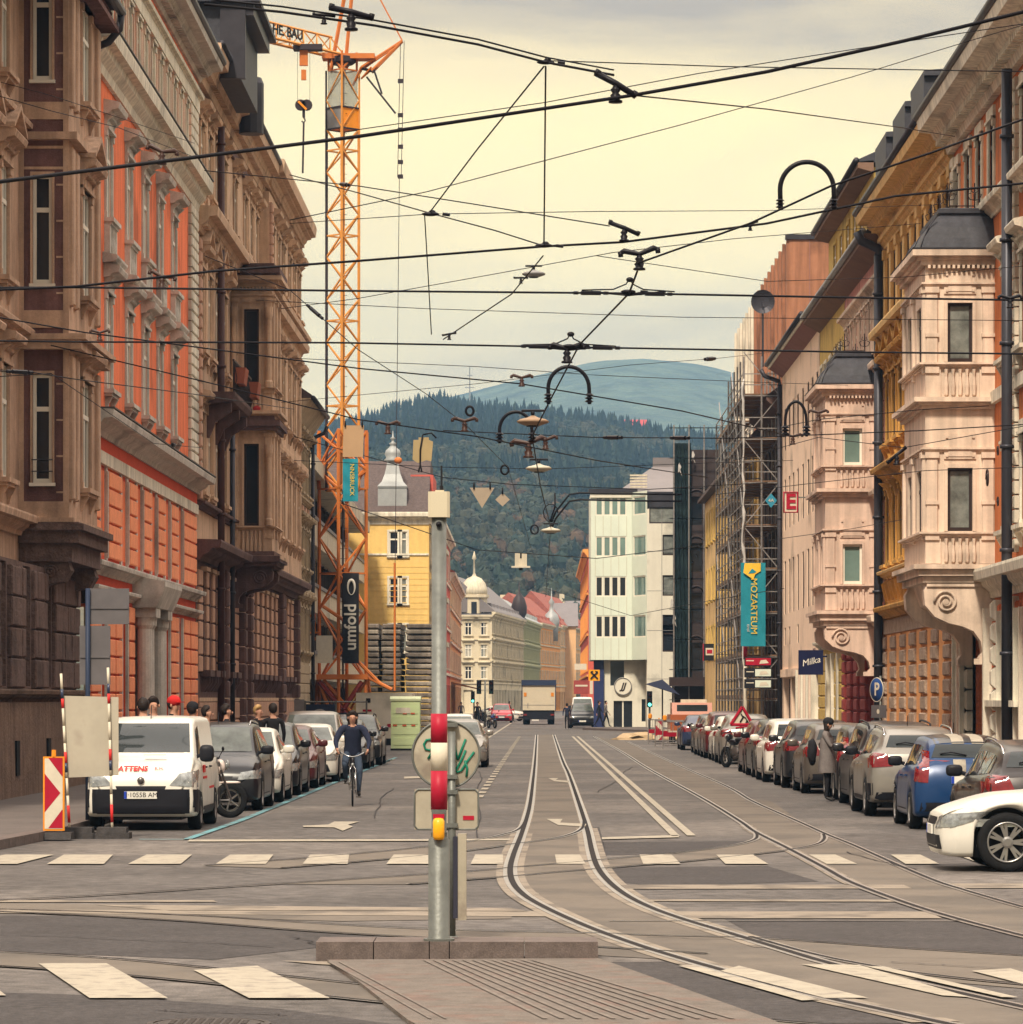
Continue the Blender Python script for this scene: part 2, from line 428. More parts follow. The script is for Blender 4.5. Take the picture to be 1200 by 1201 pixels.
sheet(mk,pix([(727,862.5),(757,869),(763,866.5),(733,861)]),ZM)
strip(mk,(632,1049.5),(626,1049.5),.1,ZM)
tag(mk.build('lane_marking'),kind='structure')
bl=MB(m_blue); ribbon(bl,[(-5.2,55.5),(-5.08,64),(-5.0,132)],.13,ZM); ribbon(bl,[(-5.2,55.5),(-5.9,55.5)],.12,ZM)
tag(bl.build('parking_marking'),kind='structure')
pt=MB(m_asph2)
def patch(pts,z=.003):sheet(pt,pix(pts),z)
patch([(692,971),(703,970),(712,1004),(699,1004)])
patch([(0,1075),(250,1073),(480,1098),(505,1110),(370,1112),(250,1126),(0,1116)])
patch([(-150,1160),(120,1168),(330,1184),(470,1203),(430,1215),(-150,1215)])
patch([(850,1078),(1127,1082),(1200,1100),(1330,1120),(1330,1138),(1160,1134),(1000,1126),(905,1108)],.003)
patch([(700,1129),(780,1128),(905,1158),(1010,1185),(1060,1201),(920,1201)],.003)
patch([(707,988),(930,986),(905,1000),(712,1003)],.003); patch([(712,1018),(900,1016),(960,1034),(770,1040),(722,1034)],.003)
tag(pt.build('road_patch'),kind='structure')
ck=MB(M('crack_fill',(.022,.019,.021),rough=.7,var=.2)); rc=random.Random(5)
for(x0,y0,x1,y1)in((338,1100,372,1113),(560,985,566,905),(120,1010,330,1026),(760,1100,1010,1108),(860,1060,1120,1066),(20,1098,300,1112),(440,960,470,925),(730,1000,860,1004),(180,1186,330,1192),(1040,1130,1190,1138),(700,930,740,900),(990,1000,1090,1022),(300,1058,480,1063)):
 a=Vector(G(x0,y0)); c=Vector(G(x1,y1)); n=16; pp=[]; o=0
 for i in range(n+1):o+=rc.uniform(-.05,.05); q=a.lerp(c,i/n); pp.append((q.x+o,q.y+rc.uniform(-.05,.05)+o*.4))
 ribbon(ck,pp,.022,.0145)
tag(ck.build('road_crack'),kind='structure')
cn=MB(m_conc)
def cpatch(pts,z=.006):sheet(cn,pix(pts),z)
T1L=smooth_line(pix([(629.6,862),(627.8,890),(624.8,920),(620.7,949),(612,978),(602.8,1002),(598.5,1020),(601.5,1036),(614.6,1051),(640,1066),(679,1084),(716,1098.6),(760.5,1114),(805.6,1127.7),(850.7,1140.5),(908,1157),(966.7,1171.5),(1025,1184),(1098,1200),(1160,1213)]))
T1R=smooth_line(pix([(649.6,862),(659,890),(667,908),(677.8,939),(688.3,972),(694.3,999),(700.8,1018),(713.9,1035),(736,1052),(766.5,1067),(803,1080),(850.7,1094.4),(908,1112),(966.7,1129.6),(1025,1144),(1110,1163),(1200,1183),(1300,1205)]))
T2L=smooth_line(pix([(697,864),(729,882),(760.5,902),(820.6,935),(865.7,962.5),(885,976),(923,995.4),(966.7,1018.7),(995.8,1034.8),(1039.6,1052),(1083,1067),(1127,1080),(1170.8,1091.5),(1230,1106),(1320,1124)]))
T2R=smooth_line(pix([(736,870),(790.6,895.6),(850.7,922),(882,940),(937.5,964.8),(969.6,979.4),(1001.7,992.5),(1054,1016),(1098,1034.5),(1127,1043.8),(1156,1052.5),(1200,1065),(1300,1090)]))
C1=smooth_line(pix([(885,976),(888,980),(886,985),(873,989.6),(850,994),(805.6,999.6),(760.5,1004.2),(712.4,1008.4),(682,1011.5),(610,1017.5),(550,1023),(400,1033),(255,1042),(100,1052),(-60,1060),(-200,1068)]))
C2=smooth_line(pix([(966,979),(966.7,985),(958,991),(928.8,997),(893.8,1001.6),(850,1006.5),(790.5,1012.4),(740,1016.5),(700,1020),(650,1024),(596,1029),(480,1038)]))
C3=smooth_line(pix([(620,951),(611.6,971),(589,980),(550,987.6),(480,996),(425,1001.5),(350,1008),(240,1016)]))
C4=smooth_line(pix([(685,962),(682.3,973),(664,981),(634,986.6),(600,991),(559,997),(500,1004),(425,1011),(330,1019)]))
E1=smooth_line(pix([(-200,1111),(0,1117.5),(135,1126),(250,1137),(400,1153),(500,1163),(600,1172),(730,1182.7),(900,1197.8),(1000,1206)]))
E2=smooth_line(pix([(-200,1124),(0,1134.5),(120,1143),(250,1155),(390,1171),(500,1182),(620,1193),(720,1203)]))
E3=smooth_line(pix([(-200,1061),(0,1067.5),(130,1071),(250,1076),(380,1084.5),(505,1091),(700,1095.8),(760,1098),(900,1102),(1040,1112),(1200,1122),(1300,1128)]))
E4=smooth_line(pix([(-200,1066),(0,1070.5),(200,1080.5),(360,1093),(480,1100),(600,1106),(720,1113),(830,1120)]))
E5=pix([(715,1081.6),(1130,1081)])
E6=smooth_line(pix([(880,1100),(960,1122),(1050,1139),(1120,1148),(1200,1156),(1320,1166)]))
def between(a,b_,z=.006):
 n=40
 def res(l):
  out=[]
  for i in range(n+1):
   t=i/n*(len(l)-1); j=min(int(t),len(l)-2); out.append(l[j].lerp(l[j+1],t-j))
  return out
 A=res(a); B=res(b_); cn.up=True
 cn.add([(q.x,q.y,z)for q in A]+[(q.x,q.y,z)for q in B],[(i,i+1,n+2+i,n+1+i)for i in range(n)])
between(T1L,T1R); between(T2L,T2R,.0062); between(C1[:70],C2,.0065); between(C3,C4[:len(C4)],.0068); between(E1,E2,.0058); between(E3[:70],E4,.0056)
cpatch([(-200,1058),(0,1060),(300,1063),(600,1072),(600,1078),(400,1081),(0,1070),(-200,1068)],.0052)
cpatch([(500,1100),(760,1100),(1200,1124),(1330,1130),(1330,1170),(1200,1160),(850,1130),(700,1121),(500,1108)],.0049)
cpatch([(870,936),(905,940),(945,968),(880,970),(850,955)],.0050)
tag(cn.build('track_concrete'),kind='structure')
cl=MB(m_concL)
for t in(T1L[24:-6],T1R[24:-30]):ribbon(cl,t,.34,.0095)
for t in(T1L[:26],T1R[:26]):ribbon(cl,t,.2,.0093)
for t in(T2L[26:50],):ribbon(cl,t,.22,.0091)
for q in([(720,1038.5),(1060,1038.5),(1070,1043),(735,1043.5)],[(1110,1037),(1330,1037),(1330,1042.5),(1125,1042.5)],[(745,1055.6),(1060,1056.2),(1065,1058.6),(760,1057.8)],[(-200,1057),(250,1056.6),(255,1058.8),(-200,1059.2)],[(780,1070),(1090,1070),(1105,1078),(800,1078)],[(-200,1067),(0,1068),(640,1069.5),(660,1076),(0,1072),(-200,1071)],[(110,1062),(600,1066),(620,1070),(200,1069)],[(330,1128),(385,1129),(392,1133),(372,1132)]):
 sheet(cl,pix(q),.0088)
tag(cl.build('track_concrete'),kind='structure')
def rail(pts,w_=.13,z=.0125):
 a=MB(m_rail); ribbon(a,pts,w_,z); tag(a.build('tram_rail'),kind='structure')
 b=MB(m_groove); ribbon(b,[q for q in pts],w_*.42,z+.003); tag(b.build('rail_groove'),kind='structure')
rail(T1L,.17); rail(T1R,.17); rail(T2L,.15); rail(T2R,.13)
for t in(C1,C2,C3,C4):rail(t,.11,.0132)
for t in(E1,E2,E4):rail(t,.09,.0128)
rail(E3,.08,.0129); rail(E6,.11,.0127); rail([Vector(q)for q in E5],.07,.0135)
m_isl=M('island_paving',(.130,.110,.096),rough=.85,var=.2,scale=5,bump=.9,bscale=22,dist=.02,grime=((.14,.10,.085),3,.52))
b=MB(m_isl); isl=pix([(384,1130),(702,1128),(905,1201),(960,1225),(520,1225),(478,1201),(420,1155)])
b.add([(x,y,.030)for x,y in isl]+[(x,y,.001)for x,y in isl],[tuple(range(7))]+[(i,(i+1)%7,7+(i+1)%7,7+i)for i in range(7)])
tag(b.build('island_pavement'),kind='structure')
b=MB(M('tactile_rib',(.142,.119,.104),rough=.85,var=.25,scale=6))
for i in range(12):
 a=Vector(G(498+i*11.5,1131)); c=Vector(G(640+i*20,1201))
 ribbon(b,[a,c],.035,.0365)
for i in range(2):ribbon(b,[Vector(G(386+i*12,1133)),Vector(G(505+i*18,1201))],.02,.0362)
tag(b.build('tactile_paving'),kind='structure')
b=MB(m_kerb)
Yk=29.9
def kb(x0,x1,y0,y1,z1=.158):
 b.fr((0,0),(1,0),(0,-1)); b.box(x0,x1,-y1,-y0,.0,z1)
xa=[370,438,503.5,527,615,702]
xa=[X(q,Yk)for q in xa]
for i in range(5):
 kb(xa[i]+.004,xa[i+1]-.004,Yk+.0,Yk+.62)
for i in(0,):pass
ko=b.build('kerb_block'); tag(ko,'low granite kerb block edging the island at the foot of the striped pole','kerb')
mh=MB(M('manhole_iron',(.055,.045,.042),rough=.5,metal=.5,var=.3,scale=12)); c=G(245,1202)
mh.lathe((c[0],c[1],.001),[(.40,0),(.40,.012),(.36,.014),(.36,.008),(.335,.008),(.335,.015),(0,.016)],28)
mh.smooth=False
for i in range(-5,6):
 for j in range(-5,6):
  if i*i+j*j<24:mh.wbox(c[0]+i*.058-.018,c[0]+i*.058+.018,c[1]+j*.058-.018,c[1]+j*.058+.018,.014,.0215)
tag(mh.build('manhole_cover'),'round iron manhole cover at the bottom edge left of the island','manhole cover')
ridge=[(-900,700),(-200,600),(100,560),(300,530),(400,528),(450,516),(480,504),(520,497),(560,504),(600,509),(640,514),(700,526),(740,538),(780,547),(830,555),(900,545),(1100,570),(1500,650),(2300,760)]
YR=1900.
def hill_h(x,y):
 px=VX+x*F/YR
 top=Z(interp(ridge,px),YR)
 t=(y-640)/(YR-640)
 if t<=0:return 0
 if t<1:h=top*(1-(1-t)**1.25)
 else:h=top*max(.1,1-(t-1)*.9)
 h+=9*noise.noise((x*.006,y*.004,3))*min(1,t*2)*(1 if t<.9 else .3)
 return max(h,0)
def terrain(name,x0,x1,nx,y0,y1,ny,h,mat_):
 v=[]; f=[]
 for j in range(ny+1):
  for i in range(nx+1):
   x=x0+(x1-x0)*i/nx; y=y0+(y1-y0)*j/ny; v.append((x,y,h(x,y)))
 for j in range(ny):
  for i in range(nx):
   a=j*(nx+1)+i; f.append((a,a+1,a+nx+2,a+nx+1))
 me=bpy.data.meshes.new(name); me.from_pydata(v,[],f); me.materials.append(mat_)
 me.polygons.foreach_set('use_smooth',[True]*len(f)); o=inst(name,me); tag(o,kind='structure'); return o
terrain('hill',-700,750,110,640,2300,60,hill_h,M('hill_soil',(.055,.060,.040),rough=.95,var=.35,scale=.03,grime=((.10,.085,.05),.012,.5)))
YM=4500.
mrid=[(-2500,640),(-1200,560),(0,545),(300,520),(420,508),(500,494),(560,478),(610,463),(650,453),(700,443),(740,440),(790,443),(830,452),(870,464),(960,490),(1100,510),(1500,520),(2600,600),(3600,640)]
def mount_h(x,y):
 px=VX+x*F/YM; top=Z(interp(mrid,px),YM)
 t=(y-2500)/(YM-2500)
 if t<=0:return 0
 h=top*(math.sin(min(t,1)*math.pi/2)**1.1 if t<1 else 1-(t-1)*2)
 n=noise.noise((x*.0022,y*.0016,1))*38+noise.noise((x*.009,y*.006,5))*12
 return max(0,h+n*min(1,t*1.5)*max(0,1-t)+noise.noise((x*.03,y*.03,8))*2.2)
terrain('mountain',-2500,2500,260,2500,5100,70,mount_h,M('mountain_forest',(.075,.10,.062),rough=.95,var=.55,scale=.02,bump=1.,bscale=.05,dist=14,grime=((.045,.065,.05),.006,.5)))
cols=[(.008,.016,.016),(.012,.022,.019),(.022,.034,.024),(.045,.046,.028),(.075,.046,.024),(.032,.040,.026)]
fm=[M('foliage_%d'%i,c,rough=.9,var=.45,scale=.35)for i,c in enumerate(cols)]
rt=random.Random(3)
V=[]; FC=[]; FMI=[]
def conifer(x,y,z,h,mi):
 b0=len(V); ang=rt.random()*6; lay=6; n=7
 for k in range(lay):
  zz=z+h*(.10+.88*k/lay); r0=h*.20*(1-k/(lay+.3))*rt.uniform(.8,1.2)
  c=len(V); V.append((x,y,min(z+h,zz+h*.24)))
  for i in range(n):
   a=ang+k*1.1+6.283*i/n; rr=r0*rt.uniform(.6,1.35)
   V.append((x+rr*math.cos(a),y+rr*math.sin(a),zz-rt.uniform(-.03,.05)*h))
  for i in range(n):FC.append((c,c+1+i,c+1+(i+1)%n)); FMI.append(mi)
def leafy(x,y,z,h,mi):
 b0=len(V); n=7
 for i in range(5):
  ph=math.pi*i/4
  for j in range(n):
   rr=h*.27*rt.uniform(.75,1.15); V.append((x+rr*math.sin(ph)*math.cos(j*.898),y+rr*math.sin(ph)*math.sin(j*.898),z+h*.5+rr*1.25*math.cos(ph)))
 for i in range(4):
  for j in range(n):FC.append((b0+i*n+j,b0+i*n+(j+1)%n,b0+(i+1)*n+(j+1)%n,b0+(i+1)*n+j)); FMI.append(mi)
 for k in range(34):
  a=rt.random()*6.283; u=rt.uniform(-1,1); rr=h*.32*rt.uniform(.55,1.)**.5; s=math.sqrt(1-u*u)
  cx=x+rr*s*math.cos(a); cy=y+rr*s*math.sin(a); cz=z+h*.5+rr*u*1.25
  q=h*rt.uniform(.04,.08); b0=len(V)
  for j in range(4):V.append((cx+rt.uniform(-q,q),cy+rt.uniform(-q,q),cz+rt.uniform(-q,q)))
  FC.extend([(b0,b0+1,b0+2),(b0,b0+2,b0+3),(b0+1,b0+2,b0+3)]); FMI.extend([mi]*3)
 b0=len(V); V.extend([(x-.12,y,z),(x+.12,y,z),(x,y,z+h*.6)]); FC.append((b0,b0+1,b0+2)); FMI.append(3)
y=700.
while y<1960:
 x=X(330,y)
 while x<X(870,y):
  xx=x+rt.uniform(-2.6,2.6); yy=y+rt.uniform(-5,5); z=hill_h(xx,yy)
  dn=noise.noise((xx*.02,yy*.012,9)); clear=noise.noise((xx*.011,yy*.009,33))
  if yy<1750 and clear>.42:x+=5.5; continue
  t=(yy-700)/1250
  if dn*1.3+t*.5>.30 or(t>.82 and dn>-.35):conifer(xx,yy,z,rt.uniform(5,11)+5*t if t<.9 else rt.uniform(7,18),rt.choice([0,0,1,1,2]))
  else:leafy(xx,yy,z,rt.uniform(4.5,8)+4*t,rt.choice([2,2,5,5,3,3,4 if t<.35 else 5]))
  x+=4.1 if y<1500 else 4.4
 y+=8.5 if y<1500 else 9.5
me=bpy.data.meshes.new('forest'); me.from_pydata(V,[],FC)
for m in fm:me.materials.append(m)
me.polygons.foreach_set('material_index',FMI); me.update()
tag(inst('forest',me),'dark mixed wood of spruces and autumn trees covering the hill','forest',kind='stuff')
m_glass=M('glass_dark',(.014,.017,.022),rough=.07,var=.25,scale=.8,spec=.5)
m_glassL=M('glass_curtain',(.16,.17,.155),rough=.12,var=.5,scale=2.5,spec=.8)
m_glassC=M('glass_white_curtain',(.40,.38,.33),rough=.15,var=.35,scale=4,streak=.3)
m_glassG=M('glass_green',(.13,.20,.18),rough=.08,var=.3,scale=.6,spec=.8)
m_fwhite=M('frame_white',(.72,.67,.57),rough=.5,var=.1)
m_fdark=M('frame_dark',(.035,.022,.02),rough=.5,var=.2)
m_slate=M('slate',(.050,.050,.060),rough=.55,var=.25,scale=5,bump=.4,bscale=12)
m_tile=M('roof_tile_dark',(.085,.062,.058),rough=.8,var=.3,scale=6,bump=.6,bscale=14)
m_gut=M('gutter_metal',(.045,.042,.050),rough=.45,metal=.3,var=.2)
m_zinc=M('zinc',(.26,.26,.27),rough=.45,metal=.4,var=.2,scale=1.2)
WC={}
def rot_of(N):return math.atan2(N[0],-N[1])
def win_meshes(w,h,style,fm,sm,reveal,bars,gm):
 key=(round(w,2),round(h,2),style,fm.name,sm.name if sm else '',reveal,bars,gm.name)
 if key in WC:return WC[key]
 f=MB(fm); y=-reveal
 f.fr((0,0),(1,0),(0,-1)); t=.075
 o0,o1=y+.0,y+.07
 f.box(-w/2+.002,-w/2+t,o0,o1,.002,h-.002); f.box(w/2-t,w/2-.002,o0,o1,.002,h-.002)
 f.box(-w/2+t,w/2-t,o0,o1,.002,t+.02); f.box(-w/2+t,w/2-t,o0,o1,h-t,h-.002)
 if bars in('T','TT','M'):
  f.box(-.05,.05,o0,o1+.012,t+.02,h-t)
 if bars in('T','t','TT'):
  zt=h*.68
  f.box(-w/2+t,w/2-t,o0,o1+.02,zt-.05,zt+.05)
 if bars=='TT':
  f.box(-w/2+t,w/2-t,o0,o1+.005,h*.34-.02,h*.34+.02)
 g=MB(gm); g.fr((0,0),(1,0),(0,-1))
 g.box(-w/2+t*.8,w/2-t*.8,y+.015,y+.03,t*.8,h-t*.8)
 s=None
 if style!='none':
  s=MB(sm); s.fr((0,0),(1,0),(0,-1))
  sill=lambda pr,ex:(s.box(-w/2-ex,w/2+ex,-reveal,pr,-.10,-.0),s.box(-w/2-ex+.05,w/2+ex-.05,-.02,pr-.06,-.17,-.10))
  if style=='simple':
   b=.13
   s.box(-w/2-b,-w/2,-.01,.05,0,h); s.box(w/2,w/2+b,-.01,.05,0,h); s.box(-w/2-b,w/2+b,-.01,.055,h,h+b); sill(.14,.16)
  elif style in('hood','ped','apron','pil','key'):
   b=.20
   for q in(-1,1):
    a0,a1=sorted((q*w/2,q*(w/2+b)))
    s.box(a0,a1,-.01,.04,0,h)
    if style!='key':
     s.box(a0+.03,a1-.03,.04,.055,.15,h-.25)
     s.box(a0-.02,a1+.02,-.01,.08,h-.16,h)
     s.box(a0-.015,a1+.015,-.01,.07,0,.14)
   s.box(-w/2-b,w/2+b,-.01,.07,h,h+.34)
   s.box(-w/2-b,w/2+b,-.01,.12,h+.0,h+.07)
   if style in('hood','ped','apron'):
    e=w/2+b+.16
    s.prof(-e,e,[(0,h+.34),(.14,h+.36),(.20,h+.43),(.36,h+.47),(.40,h+.58),(.38,h+.62),(0,h+.70)])
    for q in(-1,1):
     s.prof(q*(w/2+b/2)-.07,q*(w/2+b/2)+.07,[(0,h+.10),(.06,h+.12),(.10,h+.22),(.26,h+.36),(0,h+.36)])
    for k in range(int((w+.3)/.13)):
     u=-(w+.2)/2+k*.13; s.box(u,u+.06,.05,.17,h+.27,h+.345)
   if style=='ped':
    e=w/2+b+.14
    s.pu(-.01,.16,[(-e,h+.66),(e,h+.66),(0,h+1.12)])
    for q in(-1,1):
     s.pu(.0,.38,[(q*(e+.06),h+.64),(q*(e+.06),h+.74),(0,h+1.26),(0,h+1.13)][::q])
   if style=='key':
    s.pu(-.01,.2,[(-.12,h-.05),(.12,h-.05),(.2,h+.42),(-.2,h+.42)])
    s.box(-w/2-.3,w/2+.3,0,.16,h+.34,h+.46)
   sill(.24,.24)
   if style=='apron':
    s.box(-w/2-.22,w/2+.22,-.01,.06,-1.05,-.17)
    for q in(-1,1):s.box(q*(w/2+.12)-.1,q*(w/2+.12)+.1,.06,.14,-1.05,-.17)
    n=max(3,int(w/.24))
    for k in range(n):
     u=-w/2+(k+.5)*w/n
     s.lathe((u,-.10,0),[(.03,-.98),(.055,-.96),(.045,-.85),(.075,-.68),(.07,-.6),(.035,-.42),(.05,-.25),(.06,-.2)],6)
    s.box(-w/2-.26,w/2+.26,0,.22,-1.15,-1.03)
   else:
    for q in(-1,1):
     s.prof(q*(w/2)-.06,q*(w/2)+.06,[(0,-.5),(.05,-.5),(.09,-.35),(.19,-.17),(0,-.17)])
 r=[]
 for mb,nm in((f,'window'),(g,'pane'),(s,'surround')):
  if mb is None:r.append(None); continue
  me=mb.mesh(nm); mb.fixn(me); r.append(me)
 WC[key]=r
 return r
SPLIT={'jambs','pilaster','bracket','cellar_grating','oriel_mouldings','oriel_hood','bracketed_sill','panel','apron_shelf','portal','shop_frame','column','flower_box','awning','bay','dormer','balcony','bay_window','bay_window_frame','chimney','torn_sheet','dormer_moulding','corbel_table','sill','wrought_iron_bracket','roof_edge','window_rail','shop_window','scaffold_frame'}
class Bld:
 def __init__(s,name,label,cat,loc,O,U,N,group=None):
  s.root=thing(name,label,cat,loc,group=group); s.O=O; s.U=Vector((U[0],U[1],0)).normalized(); s.N=Vector((N[0],N[1],0)).normalized()
  s.parts={}; s.holes=[]; s.own=[]
 def mb(s,part,m):
  k=(part,m.name)
  if k not in s.parts:s.parts[k]=MB(m); s.parts[k].mat(m)
  b=s.parts[k]; b.fr(s.O,s.U,s.N); return b
 def new(s,part,m):
  b=MB(m); b.fr(s.O,s.U,s.N); s.own.append((part,b)); return b
 def frame(s,O,U,N):
  s.O=O; s.U=Vector((U[0],U[1],0)).normalized(); s.N=Vector((N[0],N[1],0)).normalized()
 def window(s,u,z,w,h,style='hood',fm=None,sm=None,gm=None,bars='T',reveal=.09,o=0.,parent=None,hole=True):
  fm=fm or m_fwhite; gm=gm or rnd.choice([m_glass]*6+[m_glassL]*3+[m_glassC]*2)
  f,g,t=win_meshes(w,h,style,fm,sm,reveal,bars,gm)
  base=Vector((s.O[0],s.O[1],s.O[2]if len(s.O)>2 else 0))+s.U*u+s.N*o+Vector((0,0,z))
  par=parent or s.root
  off=Vector((0,0,0)); q=par
  while q is not None:off+=q.location; q=q.parent
  a=rot_of(s.N)
  fo=inst('window',f,par,loc=base-off,rz=a)
  if parent is None:
   inst('pane',g,fo)
   if t:inst('surround',t,fo)
  else:
   inst('pane',g,par,loc=base-off,rz=a)
   if t:inst('surround',t,par,loc=base-off,rz=a)
  if hole:s.holes.append((u-w/2,u+w/2,z,z+h))
  return fo
 def wall(s,m,u0,u1,z0,z1,depth=9,o=0.,reveal=.24,ends=True,top=True,name='wall',holes=None):
  b=s.mb(name,m)
  b.panel(u0,u1,z0,z1,s.holes if holes is None else holes,o,reveal)
  if ends:
   for u in(u0,u1):b.quad(b.p(u,o,z0),b.p(u,o-depth,z0),b.p(u,o-depth,z1),b.p(u,o,z1))
   b.quad(b.p(u0,o-depth,z0),b.p(u1,o-depth,z0),b.p(u1,o-depth,z1),b.p(u0,o-depth,z1))
  if top:b.quad(b.p(u0,o,z1),b.p(u1,o,z1),b.p(u1,o-depth,z1),b.p(u0,o-depth,z1))
  c=s.mb('interior',m_groove_in); c.box(u0+.3,u1-.3,o-depth+.3,o-reveal-.12,z0+.1,z1-.2)
 def cornice(s,m,u0,u1,z,h,out,part='cornice',dent=None,o=0.,steps=1):
  b=s.new(part,m)
  b.prof(u0,u1,[(o-.02,z),(o+out*.18,z),(o+out*.25,z+h*.22),(o+out*.55,z+h*.42),(o+out*.62,z+h*.58),(o+out*.95,z+h*.62),(o+out,z+h*.9),(o+out*.98,z+h),(o-.02,z+h*1.04)])
  if dent:
   n=int((u1-u0)/dent)
   for i in range(n):
    u=u0+(i+.25)*dent; b.box(u,u+dent*.5,o,o+out*.5,z-h*.0+h*.2,z+h*.46)
 def band(s,m,u0,u1,z0,z1,out=.08,part='string_course',o=0.):
  s.new(part,m).box(u0,u1,o-.015,o+out,z0,z1)
 def blocks(s,m,u0,u1,z0,z1,bh=.5,out=.12,bev=.04,part='rustication',gap=.03,bl=None,o=0.,jit=0.):
  """courses of chamfered blocks filling a rectangle"""
  b=s.new(part,m); n=max(1,round((z1-z0)/bh)); bh=(z1-z0)/n
  for i in range(n):
   if bl:k=max(1,round((u1-u0)/bl))
   else:k=1
   w_=(u1-u0)/k; sh=(w_/2 if(bl and i%2)else 0)
   us=[u0]+[u0+sh+j*w_ for j in range(0 if sh else 1,k+(0 if not sh else 0))]+[u1]
   us=sorted(set(round(q,4)for q in us))
   for a,c in zip(us,us[1:]):
    if c-a<.06:continue
    b.box(a+gap/2,c-gap/2,o-.01,o+out+rnd.uniform(-jit,jit),z0+i*bh+gap/2,z0+(i+1)*bh-gap/2,bev)
 def quoins(s,m,u0,u1,z0,z1,bh=.42,out=.1,part='quoins'):
  b=s.mb(part,m); n=int((z1-z0)/bh)
  for i in range(n):
   d=.0 if i%2 else(u1-u0)*.25
   b.box(u0+(d if s.qs>0 else 0),u1-(d if s.qs<0 else 0),-.01,out,z0+i*bh+.02,z0+(i+1)*bh-.02,.03)
 qs=1
 def roof(s,m,u0,u1,z,rise,depth,out=.5,part='roof'):
  b=s.mb(part,m)
  b.prof(u0,u1,[(out,z+.03),(out-.02,z+.14),(-depth*.45,z+rise),(-depth,z+.1),(-depth,z+.03)])
 def gutter(s,u0,u1,z,o,part='gutter',m=None):
  b=s.mb(part,m or m_gut); a=b.p(u0,o,z); c=b.p(u1,o,z); b.tube(a,c,.11,8)
 def pipe(s,u,z0,z1,o=.16,r=.07,m=None,part='drainpipe',top=None):
  b=s.new(part,m or m_gut); b.tube(b.p(u,o,z0),b.p(u,o,z1),r,8)
  z=z0+.5
  while z<z1:
   b.tube(b.p(u,o,z),b.p(u,o,z+.08),r*1.35,8); z+=2.4
  if top:b.path([b.p(u,o,z1-.02),b.p(u,o,z1+.2),b.p(u,o+(top-o)*.8,z1+.45),b.p(u,top,z1+.75)],r,8)
 def finish(s):
  for(nm,_),b in s.parts.items():
   for q in(b.split()if nm in SPLIT else[b]):q.build(nm,s.root)
  for nm,b in s.own:b.build(nm,s.root)
m_groove_in=M('interior_dark',(.012,.011,.012),rough=1,var=0)
